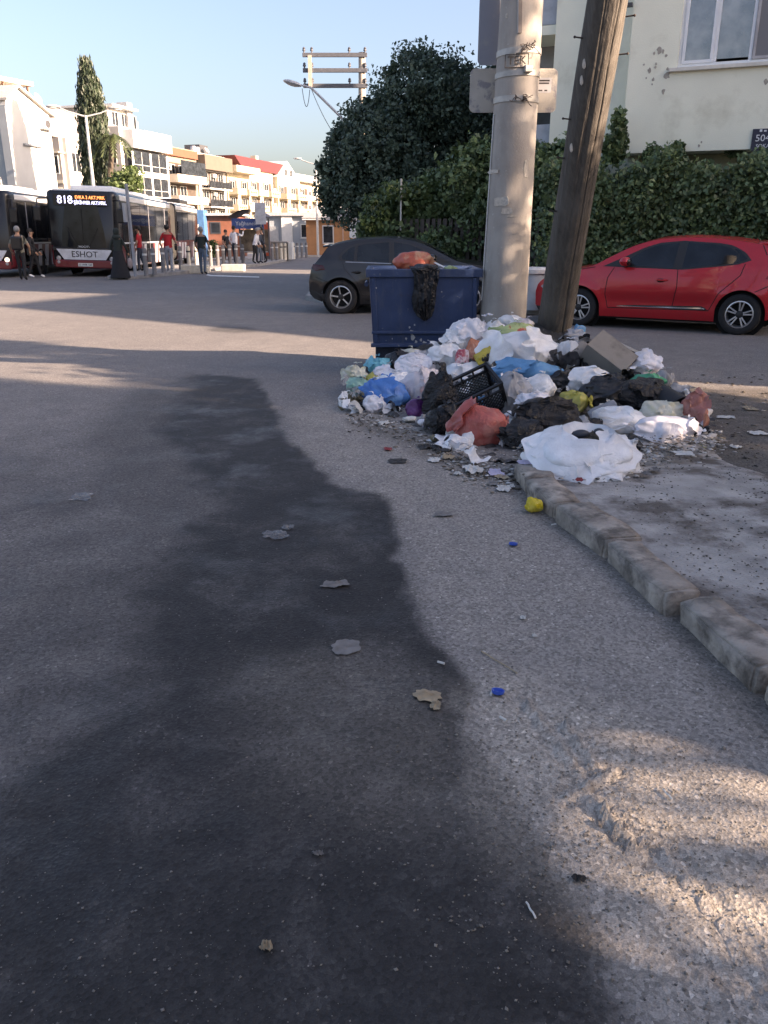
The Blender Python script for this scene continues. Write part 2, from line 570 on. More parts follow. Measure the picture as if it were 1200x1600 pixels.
# pavement along the garden of the yellow house
kerbed('garden_pavement', [(-1.0, 18.3), (3.0, 16.35), (9.0, 13.9), (22, 8.6), (23, 10.8), (9.5, 16.2), (3.5, 18.9), (-.4, 20.9), (-1.4, 40), (-3, 60), (-4.2, 60), (-2.6, 40), (-1.9, 20)], .12, m_isl)
# white edge line along the island
m_line = PM('road_paint', (.62, .61, .58), .8, var=.25, vs=9)
ln = P2((325, 428.5), (330, 430), (405, 432.5), (405, 433.8), (328, 431.5), (322, 430))
tag(MB().prism(ln, .002, .008).build('road_marking', m_line), kind='structure')
# ================================================================ apartment row on the left
m_glass = glass_dark('window_glass', (.020, .024, .030), .10, .3)
m_frame = PM('white_frame', (.58, .58, .56), .5, var=.05)
m_rail = PM('dark_rail', (.06, .06, .065), .5, var=.1)
m_metal = PM('grey_metal', (.42, .43, .44), .4, metal=.6, var=.1)
m_tile = PM('roof_tile_red', (.105, .018, .022), .75, var=.2, vs=14, bump=.5, bs=30)
def wallm(name, c):
    c = tuple(q * .8 for q in c)
    return PM(name, c, .85, var=.07, vs=1.2, bump=.15, bs=25, dirt=tuple(q * .7 for q in c), ds=.9, dlo=.6, dhi=.85)
F0 = Vector((-30.75, 69.0, 0))
FD = Vector((.287, .958, 0)).normalized()
FRZ = math.atan2(FD.y, FD.x)
def facade_s(px, py=368):
    """distance along the facade line seen at picture column px"""
    X, Y, _ = ray(px, py)
    # F0 + s FD = t (X, Y)
    det = FD.x * (-Y) - FD.y * (-X)
    s = (-F0.x * (-Y) - (-F0.y) * (-X)) / det
    return s
def win(par, x0, x1, z0, z1, y=0.0, name='window', shut=None, mull=1):
    """window on the face y: frame with pane and sill"""
    f = MB()
    t_ = .06
    f.box(x0, x1, y - .05, y + .02, z0, z0 + t_).box(x0, x1, y - .05, y + .02, z1 - t_, z1)
    f.box(x0, x0 + t_, y - .05, y + .02, z0 + t_, z1 - t_).box(x1 - t_, x1, y - .05, y + .02, z0 + t_, z1 - t_)
    for k in range(mull):
        xm = x0 + (x1 - x0) * (k + 1) / (mull + 1)
        f.box(xm - .03, xm + .03, y - .045, y + .02, z0 + t_, z1 - t_)
    o = f.build(name, m_frame, par)
    MB().box(x0 + t_, x1 - t_, y - .02, y + .01, z0 + t_, z1 - t_).build('pane', m_glass if shut is None else shut, o)
    MB().box(x0 - .06, x1 + .06, y - .12, y + .01, z0 - .07, z0 - .005).build('sill', m_frame, o)
    return o
def sidewin(par, y0, y1, z0, z1):
    f = MB().box(-.05, .02, y0, y1, z0, z1)
    o = f.build('window', m_frame, par)
    MB().box(-.07, -.052, y0 + .07, y1 - .07, z0 + .07, z1 - .07).build('pane', m_glass, o)
    return o
def balcony(par, x0, x1, z, out=1.2, wallmat=None, railmat=None, ph=.95, solid=True):
    o = MB().box(x0, x1, -out, -.003, z - .16, z).build('balcony', wallmat, par)
    if solid:
        q = MB().box(x0, x1, -out, -out + .1, z + .002, z + ph).box(x0, x0 + .1, -out + .102, -.003, z + .002, z + ph).box(x1 - .1, x1, -out + .102, -.003, z + .002, z + ph)
        q.build('parapet', railmat or wallmat, o)
    else:
        q = MB()
        q.box(x0, x1, -out, -out + .04, z + ph - .05, z + ph).box(x0, x0 + .04, -out + .04, 0, z + ph - .05, z + ph).box(x1 - .04, x1, -out + .04, 0, z + ph - .05, z + ph)
        n = max(3, int((x1 - x0) / .35))
        for k in range(n + 1):
            xx = x0 + .02 + (x1 - x0 - .04) * k / n
            q.box(xx - .015, xx + .015, -out + .005, -out + .035, z, z + ph - .05)
        q.build('railing', m_rail, o)
        MB().box(x0 + .05, x1 - .05, -out + .045, -out + .055, z + .08, z + ph - .1).build('rail_panel', railmat or m_glass, o)
    return o
def dish(par, x, y, z):
    M_ = Matrix.Translation((x, y, z)) @ Matrix.Rotation(R(60), 4, 'X')
    b = MB().lathe([(.02, .0), (.2, .03), (.36, .11), (.42, .17), (.40, .17), (.2, .05), (.02, .03)], 14, M=M_)
    b.tube([(x, y, z - .6), (x, y, z)], .03, 6)
    b.build('satellite_dish', m_metal, par, smooth=True)
def tank(par, x, y, z):
    b = MB().lathe([(.01, 0), (.3, 0), (.32, .05), (.32, .85), (.25, .95), (.01, 1.0)], 14, M=Matrix.Translation((x, y, z)))
    b.build('roof_tank', m_metal, par, smooth=True)
def ac(par, x, z, y=0):
    o = MB().box(x, x + .75, y - .33, y - .003, z, z + .52).build('air_conditioner', m_frame, par, bevel=.02)
    MB().lathe([(.02, 0), (.2, 0), (.2, .015), (.02, .015)], 14, M=Matrix.Translation((x + .3, y - .335, z + .26)) @ Matrix.Rotation(R(90), 4, 'X')).build('fan_grille', m_rail, o)

def block(name, label, a, b, H, col, D=9.0, base=0.0, setback=0.0, top=None):
    """an apartment block whose street front is seen between picture columns a and b"""
    s0, s1 = facade_s(a), facade_s(b)
    pos = F0 + FD * s0 + Vector((-FD.y, FD.x, 0)) * setback
    o = thing(name, label, 'building', pos, FRZ, 'apartment blocks beyond the buses')
    if top: o.scale = (1, 1, A(a, top, pos.y).z / H)          # storey height as seen
    W_ = s1 - s0 - .06
    MB().box(0, W_, 0, D, base, H - (1.85 if 'awnings' in label else 0)).build('wall', col, o)
    return o, W_

# --- white gabled house with grey-blue end wall (its corner points at us)
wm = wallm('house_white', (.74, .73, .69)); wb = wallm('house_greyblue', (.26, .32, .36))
wc = wallm('cream_wall', (.66, .60, .47))
MXZ = Matrix.Rotation(R(90), 4, 'X') @ Matrix.Diagonal((1, 1, -1, 1))
c1 = A(28, 300, 46.0)
o = thing('apartment_building', 'white gabled house with grey-blue end wall behind the leftmost bus', 'building', (c1.x, 46.0, 0), R(73), 'apartment blocks beyond the buses')
Hh, GW = 7.5, 3.3
MB().prism([(0, 0), (GW, 0), (GW, Hh + .25), (.95, Hh + 1.25), (0, Hh + .55)], 0, 9, M=MXZ).build('wall', wm, o)
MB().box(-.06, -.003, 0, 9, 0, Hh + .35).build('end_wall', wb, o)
MB().box(-.09, -.061, .0, .5, 0, Hh + .3).build('corner_pilaster', wallm('pilaster', (.42, .46, .48)), o)
for z in (.7, 3.0, 5.2):
    for y_ in (.9, 3.2):
        f = MB().box(-.12, -.061, y_, y_ + .95, z, z + 1.45).build('window', m_frame, o)
        MB().box(-.135, -.121, y_ + .12, y_ + .87, z + .08, z + 1.37).build('pane', m_glass, f)
for z in (2.6, 5.0):
    MB().box(.9, 2.3, -.16, -.003, z + 1.05, z + 1.14).box(1.9, 1.97, -.08, -.003, z + .3, z + 1.05).build('ledge', m_metal, o)
MB().prism([(-.1, Hh + .58), (.95, Hh + 1.32), (GW + .3, Hh + .2), (GW + .3, Hh + .32), (.95, Hh + 1.46), (-.1, Hh + .7)], -.2, 9.2, M=MXZ).build('roof', PM('roof_grey', (.42, .40, .37), .8, var=.2, vs=9), o)
ac(o, 2.4, Hh - .5)
dish(o, 2.9, 1.0, Hh + .9)
# its taller neighbour with the terrace canopy
o = thing('apartment_building', 'cream block with brown-edged terrace canopy above the gabled house', 'building', (c1.x - 6.2, 52, 0), R(60), 'apartment blocks beyond the buses')
o.scale = (.70, 1, .97)
MB().box(0, 7.6, 0, 8, 0, 9.1).build('wall', wc, o)
MB().box(-.3, 8.2, -.9, 8.3, 10.7, 10.95).build('roof', PM('canopy_white', (.62, .58, .53), .7), o)
for q in (0, 2.6, 5.2, 7.7):
    MB().box(q, q + .13, -.75, -.6, 8.2, 10.699).build('post', PM('brown_post', (.20, .10, .07), .7), o)
MB().box(3.4, 7.4, .2, 7.5, 9.101, 10.2).build('penthouse', wc, o)
for q in (.8, 2.9, 5.2): win(o, q, q + 1.2, 6.6, 8.0)

# --- grey block behind the cypress with awnings on its end wall
o, w_ = block('apartment_building', 'grey block with slanted awnings left of the cypress', 120, 176, 9.3, wallm('grey_wall', (.62, .59, .55)), D=10, top=168)
wg = wallm('grey_end_shaded', (.34, .315, .295))  # end wall painted darker than the front to hold its shade
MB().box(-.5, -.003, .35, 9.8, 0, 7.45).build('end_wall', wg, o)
MB().box(-.9, w_, .8, 10, 7.51, 9.3).build('top_floor', wallm('grey_top', (.33, .30, .29)), o)
MB().box(-.95, -.003, .2, 9.9, 6.45, 6.55).box(-.62, -.501, .3, 6, 4.55, 4.75).build('ledge', wc, o)
dish(o, -.3, 2.2, 9.8)
m_awn = PM('awning_cloth', (.46, .43, .35), .9, var=.12)
def endwin(par, x, y0, y1, z0, z1):
    f = MB().box(x - .05, x - .002, y0, y1, z0, z1).build('window', m_frame, par)
    MB().box(x - .06, x - .051, y0 + .07, (y0 + y1) / 2 - .03, z0 + .07, z1 - .07).box(x - .06, x - .051, (y0 + y1) / 2 + .03, y1 - .07, z0 + .07, z1 - .07).build('pane', m_glass, f)
for z in (.6, 2.9, 5.15):
    for y_ in (.6, 2.0, 3.4): endwin(o, -.5, y_, y_ + 1.1, z, z + 1.2)
for y_ in (.5, 2.0):
    MB().prism([(0, 0), (-.75, -1.05), (-.75, -1.1), (0, -.05)], y_, y_ + 1.3, M=Matrix.Translation((-.502, 0, 4.3)) @ MXZ).build('awning', m_awn, o)
for z in (.9, 3.1, 5.3): win(o, .5, 1.7, z, z + 1.3)

# --- white block with glazed balconies
o, w_ = block('apartment_building', 'white block with wide glazed balcony bays right of the cypress', 202, 262, 11.6, wallm('white_wall', (.76, .75, .72)), D=10, top=196)
b0 = .5
MB().box(-.06, -.003, .0, 9.9, 0, 11.5).build('end_wall', wallm('white_end_shaded', (.50, .47, .43)), o)  # shaded side of the white block, painted greyer
for z in (1.0, 3.4, 5.8, 8.2):
    endwin(o, -.06, .5, 1.6, z, z + 1.3)
    endwin(o, -.06, 2.6, 3.7, z, z + 1.3)
for z in (.7, 3.0, 5.3, 7.6):
    gl = MB().box(b0, w_ - .4, -.9, -.003, z, z + 1.85).build('glazed_bay', m_glass, o)
    q = MB().box(b0 - .1, w_ - .3, -1.0, -.004, z - .55, z - .003)
    q.build('spandrel', m_frame, gl)
    fr = MB()
    n = 4
    for k in range(n + 1):
        xx = b0 + (w_ - .4 - b0) * k / n
        th = .30 if k in (0, 2, 4) else .04
        fr.box(xx - th / 2, xx + th / 2, -.96, -.902, z, z + 1.75)
    fr.box(b0, w_ - .4, -.93, -.903, z + .55, z + .59)
    fr.build('mullions', m_frame, gl)
MB().box(b0 - .2, w_ + .2, -1.3, -.003, 9.65, 11.3).build('parapet', m_frame, o)
MB().box(.6, w_ - 3, 1.5, 7, 11.61, 13.4).build('penthouse', wallm('pent', (.6, .57, .52)), o)
for q in (1.2, 2.8, 4.4): win(o, q, q + 1.1, 11.8, 13.1, 1.5)
MB().box(.2, w_ - 2.6, .6, 7.4, 13.41, 13.6).build('roof', m_frame, o)
MB().box(w_ - 3.6, w_ - 2.7, 1.2, 2.4, 11.61, 14.2).build('chimney', wallm('chim', (.45, .45, .46)), o)
MB().box(w_ - 2.6, w_ - .6, 2, 4, 11.61, 12.8).build('stair_head', m_frame, o)
tank(o, w_ - 1.2, 3, 12.8)

m_log = PM('loggia_shade', (.07, .052, .042), .85, var=.3, vs=2)  # flat dark sheets stand in for the shade inside the balconies
# --- orange and beige block with deep balconies
m_or = wallm('orange_wall', (.25, .085, .05))
o, w_ = block('apartment_building', 'orange and beige block with long white balconies beside the white block', 264, 315, 12.05, wallm('beige_wall', (.34, .27, .20)), D=10, top=226)
MB().box(.1, w_ - .1, -.3, -.003, 11.0, 11.9).build('fascia', m_or, o)
for k, z in enumerate((.7, 3.15, 5.6, 8.05)):
    bl = balcony(o, .3, w_ - .5, z, 1.5, wallm('balc', (.70, .62, .52)), None, .75)
    MB().box(.4, w_ - .6, -.02, -.003, z + .02, z + 2.2).build('shade_sheet', m_log, o)
    for xx in np.arange(.9, w_ - 2.0, 2.2): win(o, xx, xx + 1.4, z + .05, z + 2.0, y=-.025)
    MB().box(4.6, w_ - 2.5, -.05, -.003, z + .1, z + 2.2).build('coloured_panel', m_or, o)
    if k == 3: MB().box(1.2, w_ - .6, -1.48, -1.44, z + .78, z + 2.4).build('glazing', m_glass, o)
ac(o, .4, 9.3)
dish(o, 1.5, 2, 12.7); dish(o, 3.2, 2.4, 12.7)
MB().box(.6, w_ - 1.2, 2.4, 8, 12.06, 13.8).build('penthouse', wallm('pent2', (.68, .6, .55)), o)
# --- white tall wall rising behind
o = thing('apartment_building', 'blank white upper wall rising behind the orange block', 'building', F0 + FD * facade_s(262) + Vector((-9.5, 2.8, 0)), FRZ, 'apartment blocks beyond the buses')
o.scale = (1, 1, A(268, 206, o.location.y).z / 13.5)
MB().box(0, 19, 0, 8, 0, 13.3).build('wall', wallm('white_wall2', (.8, .77, .72)), o)
MB().box(-.1, 19.1, -.1, 8.1, 13.31, 13.5).build('coping', m_metal, o)
for q in (2, 5, 9): win(o, q, q + 1.2, 11.2, 12.4)

# --- block with dark balconies and brown top
o, w_ = block('apartment_building', 'white block with brown top storey and dark railed balconies', 317, 358, 12.75, wallm('white_wall3', (.74, .72, .68)), D=9, top=238)
MB().box(-.1, w_ + .1, -1.0, -.003, 10.6, 12.5).build('top_band', wallm('brown_band', (.15, .12, .095)), o)
for z in (.8, 3.3, 5.75, 8.2):
    bl = balcony(o, .5, w_ - .5, z, 1.1, wallm('white_wall3', (.74, .72, .68)), m_glass, 1.0, solid=False)
    MB().box(.6, w_ - .6, -.02, -.003, z + .02, z + 2.25).build('shade_sheet', m_log, o)
    for q in np.arange(.8, w_ - 2.0, 1.9): win(o, q, q + 1.3, z + .02, z + 2.1, y=-.025)
    ac(o, w_ * .5 - .3, z + 1.5)
tank(o, 1.0, 1, 12.76); tank(o, 2.2, 1.2, 12.76); dish(o, 4, 1, 13.4)
MB().box(3.4, 5.4, 1.5, 3.5, 12.76, 14.2).build('stair_head', m_rail, o)

# --- cream blocks with ochre balconies
wcr = wallm('cream_wall2', (.66, .57, .42)); woc = wallm('ochre_panel', (.36, .18, .06))
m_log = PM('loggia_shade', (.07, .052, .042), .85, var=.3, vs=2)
def cream(label, a, b, H, sb=0, top=None):
    o, w_ = block('apartment_building', label, a, b, H, wcr, D=9, setback=sb, top=top)
    zs = [.9 + 2.55 * k for k in range(int((H - 1) / 2.55))]
    for k, z in enumerate(zs):
        for (f0, f1) in ((.03, .42), (.55, .93)):
            x0, x1 = w_ * f0, w_ * f1
            MB().box(x0 + .15, x1 - .15, -.02, -.003, z + .02, z + 2.15).build('shade_sheet', m_log, o)
            bl = balcony(o, x0, x1, z, 1.3, wcr, None, .8)
            q = MB()
            n = 4
            for j in range(n): q.box(x0 + .2 + j * (x1 - x0 - .3) / n, x0 + .2 + (j + .7) * (x1 - x0 - .3) / n, -1.33, -1.303, z + .2, z + .55)
            if (k + int(f0 * 10)) % 2 == 0: q.build('balcony_panel', woc, bl)
            for xx in np.arange(x0 + .4, x1 - 1.4, 1.9): win(o, xx, xx + 1.3, z + .1, z + 2.0, y=-.025)
        xx = w_ * .44
        win(o, xx, xx + min(1.3, w_ * .09), z + .5, z + 1.8)
        ac(o, w_ * .945, z + .9)
    return o, w_
o, w_ = cream('cream block with overhanging flat top behind the brown kiosk', 360, 395, 13.0, top=256)
MB().box(-.2, w_ + .1, -1.5, -.003, 11.8, 12.8).build('parapet', wcr, o)
dish(o, 2, -.8, 2.3)
o, w_ = cream('cream block under a red tiled roof behind the bus shelter', 396, 432, 12.6, .2, top=264)
MB().prism([(-2.5, 12.5), (w_ + 1.5, 12.5), (w_ + 1.5, 12.65), (w_ + 4.5, 14.3), (-4.5, 14.3), (-2.5, 12.65)], -.3, 8.2, M=Matrix.Rotation(R(90), 4, 'X') @ Matrix.Diagonal((1, 1, -1, 1))).build('roof', m_tile, o)
MB().box(w_ - 3, w_ - 2.2, 1, 1.8, 14.3, 15.2).build('chimney', wcr, o)
o, w_ = cream('tall white gabled house end beside the red tiled roof', 434, 468, 12.2, -.3, top=276)
MB().prism([(0, 12.18), (w_, 12.18), (w_ * .45, 15.2)], .0, 8.6, M=Matrix.Rotation(R(90), 4, 'X') @ Matrix.Diagonal((1, 1, -1, 1))).build('gable', wallm('white_gable', (.8, .77, .70)), o)
for q in (w_ * .3, w_ * .52): win(o, q, q + 1.2, 12.5, 13.7)
o, w_ = cream('white block with grey flat roof beside the tree crown', 471, 518, 11.8, 1.0, top=283)
MB().box(-.3, w_ + .2, -.9, 9.2, 11.81, 12.1).build('roof', m_metal, o)
MB().box(1, w_ - 2, .5, 6, 12.11, 13.4).build('penthouse', wallm('pent3', (.45, .43, .42)), o)
o, w_ = cream('last pale block half hidden by the dark tree', 521, 566, 11.2, 1.5, top=300)

# ================================================================ kiosks and wall of the bus stop
m_bk = PM('brown_panel', (.23, .085, .05), .7, var=.15, vs=3)
def kiosk(label, a, b, Y, z1, col, rz=0, dep=2.6, roofc=None):
    p0, p1 = A(a, 380, Y), A(b, 380, Y)
    o = thing('kiosk', label, 'kiosk', (p0.x, Y, 0), rz)
    w = p1.x - p0.x
    MB().box(0, w, 0, dep, .1, z1).build('wall', col, o, bevel=.015)
    MB().prism([(-.25, -.35), (w + .25, -.35), (w + .25, dep + .25), (-.25, dep + .25)], z1 + .002, z1 + .14).build('roof', roofc or PM('kiosk_roof', (.55, .54, .52), .6), o, bevel=.02)
    return o, w
o, w = kiosk('brown panelled kiosk with one small window left of the bus shelter', 318, 376, 58, 2.75, m_bk)
f = MB().box(.55, 1.25, -.04, -.003, 1.6, 2.35).build('window', m_rail, o)
MB().box(.62, 1.18, -.05, -.041, 1.67, 2.28).build('pane', m_glass, f)
MB().box(.0, w, -.03, -.003, .75, .82).build('trim', PM('pale_trim', (.5, .4, .35), .6), o)
o, w = kiosk('orange-brown kiosk with grey hipped roof and dark window near the dark hatchback', 479, 556, 63, 2.55, PM('orange_panel', (.42, .20, .085), .7, var=.12, vs=2))
MB().prism([(-.3, 0), (w + .3, 0), (w - .6, .8), (.8, .8)], -.4, 2.9, M=Matrix.Translation((0, 0, 2.70)) @ Matrix.Rotation(R(90), 4, 'X') @ Matrix.Diagonal((1, 1, -1, 1))).build('hipped_roof', PM('kiosk_roof2', (.40, .41, .43), .6, var=.1), o)
f = MB().box(1.2, 2.05, -.05, -.003, .9, 2.2).build('window', m_frame, o)
MB().box(1.28, 1.97, -.06, -.051, .98, 2.12).build('pane', m_glass, f)
MB().box(2.7, 2.76, -.03, -.003, .1, 2.55).build('corner_trim', PM('pale_trim', (.5, .4, .35), .6), o)
o = thing('blue_kiosk', 'blue panel kiosk with white figure behind the rear of the bus', 'kiosk', (A(298, 380, 57).x, 57, 0), 0)
MB().box(0, 1.0, 0, 1.2, .1, 3.1).build('wall', PM('blue_panel', (.06, .16, .33), .5), o, bevel=.02)
MB().box(.28, .62, -.02, -.003, 1.5, 2.2).box(.38, .52, -.02, -.003, 2.25, 2.5).build('figure_mark', m_frame, o)
# long grey-blue building
o = thing('low_building', 'long low grey-blue depot with pale pillar behind the bus stop', 'building', (A(412, 380, 72).x, 72, 0), 0)
wl = A(560, 380, 72).x - A(412, 380, 72).x
MB().box(0, wl, 0, 7, 0, 3.05).build('wall', wallm('depot_grey', (.36, .40, .44)), o)
MB().box(-.2, wl + .2, -.4, 7.2, 3.052, 3.3).build('roof', PM('depot_roof', (.40, .41, .42), .6), o)
MB().box(1.6, 2.5, -.25, -.003, 0, 3.05).build('pillar', m_frame, o)
MB().box(.3, 1.3, -.06, -.003, .1, 2.2).build('door', m_metal, o)
for q in (3.2, 5.4): win(o, q, q + 1.3, 1.3, 2.4)
# planter
o = thing('concrete_planter', 'long grey-brown planter box beside the bus shelter', 'planter', (A(414, 395, 51).x, 51, .10), R(-4))
w = A(449, 395, 51).x - A(414, 395, 51).x
MB().box(0, w, 0, .7, 0, .95).build('body', PM('planter_conc', (.33, .28, .22), .9, var=.3, vs=5, bump=.4), o, bevel=.03)
MB().box(-.05, w + .05, -.05, .75, .952, 1.05).build('rim', m_isl, o, bevel=.02)
MB().box(w + .052, w + .3, 0, .7, .0, 1.0).build('end_block', m_frame, o, bevel=.02)

# ================================================================ bus shelter
o = thing('bus_shelter', 'blue bus shelter with curved brown roof and bench', 'shelter', (A(367, 400, 48.5).x, 48.5, .12), R(-6))
m_sh = PM('shelter_steel', (.16, .17, .19), .45, metal=.5, var=.1)
sw = 1.75
for xx in (0, sw):
    for yy in (0, 1.3): MB().box(xx - .04, xx + .04, yy - .04, yy + .04, 0, 2.3).build('post', m_sh, o)
rfm = MB()
rfm.grid(lambda u, v: Vector((-.25 + u * (sw + .5), -.3 + v * 1.9, 2.32 + .42 * math.sin(math.pi * u) + .02)), 14, 2).grid(lambda u, v: Vector((-.25 + u * (sw + .5), -.3 + v * 1.9, 2.30 + .36 * math.sin(math.pi * u))), 14, 2)
rfm.build('roof', PM('shelter_roof', (.09, .06, .05), .5), o, smooth=True)
sg = MB().box(-.05, sw + .05, -.12, -.045, 1.72, 2.28).build('sign', PM('shelter_blue', (.035, .075, .23), .45), o)
text_mesh('sign_text', 'Yağhaneler', .3, m_frame, sg, Matrix.Translation((sw / 2, -.126, 2.0)) @ FACE_Y)
MB().box(.05, sw - .05, 1.29, 1.31, .4, 1.7).build('back_panel', PM('shelter_poster', (.14, .11, .08), .4, var=.7, vs=2.5), o)
b = MB().box(.1, sw - .1, .9, 1.25, .43, .48).build('bench', m_metal, o)
MB().box(.2, .26, .9, 1.2, 0, .429).box(sw - .26, sw - .2, .9, 1.2, 0, .429).build('bench_leg', m_sh, b)
o = thing('route_sign', 'tall pale sign panel on a dark post right of the bus shelter', 'sign', (A(410, 400, 48).x, 48, .12), 0)
MB().tube([(0, 0, 0), (0, 0, 2.6)], .045, 8).build('post', m_sh, o)
MB().box(-.3, .3, -.06, -.02, 1.95, 3.1).build('panel', PM('panel_grey', (.36, .38, .42), .5), o, bevel=.01)
o = thing('poster_board', 'narrow orange-red poster board behind the sign panel', 'board', (A(413, 400, 50.5).x, 50.5, .12), 0)
MB().box(0, .38, 0, .12, .2, 2.1).build('face', PM('poster_orange', (.55, .10, .05), .5), o, bevel=.01)
MB().box(.05, .33, .03, .09, 0, .199).build('foot', m_sh, o)

# ================================================================ bollards
m_bolA = PM('bollard_grey', (.17, .165, .165), .8, var=.2, vs=8)
m_bolB = PM('bollard_cream', (.60, .55, .45), .8, var=.15, vs=8)
ordn = ['first', 'second', 'third', 'fourth', 'fifth', 'sixth', 'seventh', 'eighth', 'ninth', 'tenth', 'eleventh', 'twelfth', 'thirteenth', 'fourteenth', 'fifteenth', 'sixteenth', 'seventeenth', 'eighteenth', 'nineteenth', 'twentieth', 'twenty-first', 'twenty-second', 'twenty-third', 'twenty-fourth']
bol = [(229, 431, 'g'), (242, 429, 'g'), (256, 427, 'g'), (270, 424, 'c'), (283, 422, 'g'), (296, 421, 'c'), (308, 420, 'c'), (330, 417, 'g'), (341, 416, 'g'), (350, 415, 'g'), (360, 414, 'g'), (370, 413, 'g'), (380, 412, 'g'), (426, 408, 'g'), (433, 407.5, 'g'), (440, 406.5, 'c'), (446, 406, 'c'), (453, 405, 'c'), (459, 404.5, 'c'), (465, 404, 'g'), (472, 403.5, 'g'), (479, 403, 'g')]
cnt = {'g': 0, 'c': 0}
proto = {}
for (a, b_, kd) in bol:
    q = G(a, b_, .1)
    lab = f"{ordn[cnt[kd]]} {'dark grey' if kd == 'g' else 'cream painted'} bollard along the bus island, counted from the bus end"
    cnt[kd] += 1
    if kd not in proto:
        o = thing('bollard', lab, 'bollard', (q.x, q.y, .1), 0, 'bollards along the bus island')
        mm = m_bolA if kd == 'g' else m_bolB
        MB().lathe([(.001, 0), (.10, 0), (.10, .03), (.085, .05), (.08, .80), (.085, .82), (.085, .90), (.06, .95), (.001, .96)], 12).build('post', mm, o, smooth=True)
        MB().lathe([(.083, .70), (.088, .70), (.088, .77), (.083, .77)], 12, close=True).build('band', m_frame if kd == 'g' else m_rail, o)
        proto[kd] = o
    else:
        o = copy_tree(proto[kd])
        o.location = (q.x, q.y, .1)
        o['label'] = lab
# kerb block on the island edge
q = G(365, 424)
o = MB().box(-.5, .5, -.25, .25, 0, .3).build('concrete_block', PM('block_conc', (.4, .39, .37), .9, var=.2), loc=(q.x, q.y, 0), bevel=.03)
tag(o, 'small grey concrete block on the road by the island kerb', 'block')
q = G(306, 427)
o = MB().box(-.55, .55, -.3, .3, 0, .33).build('concrete_block', MATS['bollard_cream'], loc=(q.x, q.y, 0), bevel=.03)
tag(o, 'cream concrete block at the feet of the man in the dark shirt', 'block')

# ================================================================ street lamps, poles
m_galv = PM('galvanised', (.50, .50, .49), .45, metal=.4, var=.1)
m_conc = PM('pole_concrete_far', (.42, .37, .31), .85, var=.15)
q = A(147, 300, 43.0)
o = thing('street_lamp', 'double armed street lamp in front of the cypress', 'street lamp', (q.x, 43, .1), R(10))
hz = A(141, 184, 43).z
MB().tube([(0, 0, 0), (0, 0, 3), (0, 0, hz)], [.11, .09, .06], 10).build('pole', m_galv, o, smooth=True)
for sx in (-1, 1):
    MB().tube([(0, 0, hz - .05), (sx * .7, 0, hz + .12), (sx * 1.15, 0, hz + .3)], [.04, .035, .03], 8).build('arm', m_galv, o, smooth=True)
    hd = MB().ball((sx * 1.45, 0, hz + .36), (.36, .15, .08), 12).build('lamp_head', m_galv, o, smooth=True)
    MB().ball((sx * 1.5, 0, hz + .30), (.24, .11, .05), 10).build('lens', m_frame, hd, smooth=True)
q = A(497, 395, 60)
o = thing('street_lamp', 'thin pale street lamp with single arm beside the orange kiosk', 'street lamp', (q.x, 60, .05), 0)
hz = A(496, 257, 60).z
MB().tube([(0, 0, 0), (0, 0, hz)], [.09, .06], 8).build('pole', m_galv, o, smooth=True)
MB().tube([(0, 0, hz - .05), (-.6, 0, hz + .1), (-1.0, 0, hz + .25)], .035, 6).build('arm', m_galv, o, smooth=True)
MB().ball((-1.25, 0, hz + .33), (.3, .13, .07), 10).build('lamp_head', m_galv, o, smooth=True)
# power pole with three cross arms
YP = 33.0
q = A(567, 300, YP)
o = thing('power_pole', 'concrete power pole with three long steel cross arms above the tree', 'utility pole', (q.x, YP, 0), 0)
zt = A(567, 82, YP).z
MB().tube([(0, 0, 0), (0, 0, zt)], [.22, .12], 12).build('pole', m_conc, o, smooth=True)
m_arm = PM('arm_steel', (.11, .115, .13), .55, metal=.3, var=.15)
xl = A(473, 87, YP).x - q.x
for yy in (87, 111, 135):
    z = A(520, yy, YP).z
    ar = MB().box(xl, .2, -.16, -.08, z - .07, z + .07).build('cross_arm', m_arm, o, bevel=.01)
    for xx in (xl + .06, xl + .34, -.45, .12):
        MB().lathe([(.01, .07), (.03, .07), (.03, .12), (.06, .13), (.06, .17), (.04, .19), (.055, .21), (.03, .25), (.01, .26)], 8, M=Matrix.Translation((xx, -.12, z))).build('insulator', m_arm, ar, smooth=True)
xs_ = A(485, 110, YP).x - q.x
MB().bar((xs_, -.2, A(485, 88, YP).z), (xs_, -.2, A(485, 137, YP).z), .13, .08).build('strut', m_conc, o)
o2 = thing('street_lamp', 'long lamp arm leaning out of the dark tree below the cross arms', 'street lamp', (A(560, 300, 31).x, 31, 0), 0)
p0, p1, p2 = A(545, 195, 31), A(486, 137, 31), A(470, 133, 31)
bx = o2.location
MB().tube([(0, 0, 0), (0, 0, 5.4), (p0.x - bx.x, 0, p0.z)], [.09, .07, .05], 8).build('pole', m_galv, o2, smooth=True)
MB().tube([(p0.x - bx.x, 0, p0.z), (p1.x - bx.x, 0, p1.z), (p2.x - bx.x, 0, p2.z)], [.045, .04, .03], 8).build('arm', m_galv, o2, smooth=True)
pc = A(457, 130, 31)
hd = MB().ball((0, 0, 0), (.34, .16, .09), 12, M=Matrix.Translation((pc.x - bx.x, 0, pc.z)) @ Matrix.Rotation(R(15), 4, 'Y')).build('lamp_head', m_galv, o2, smooth=True)
MB().ball((0, 0, -.05), (.22, .11, .05), 10, M=Matrix.Translation((pc.x - bx.x, 0, pc.z)) @ Matrix.Rotation(R(15), 4, 'Y')).build('lens', m_frame, hd, smooth=True)
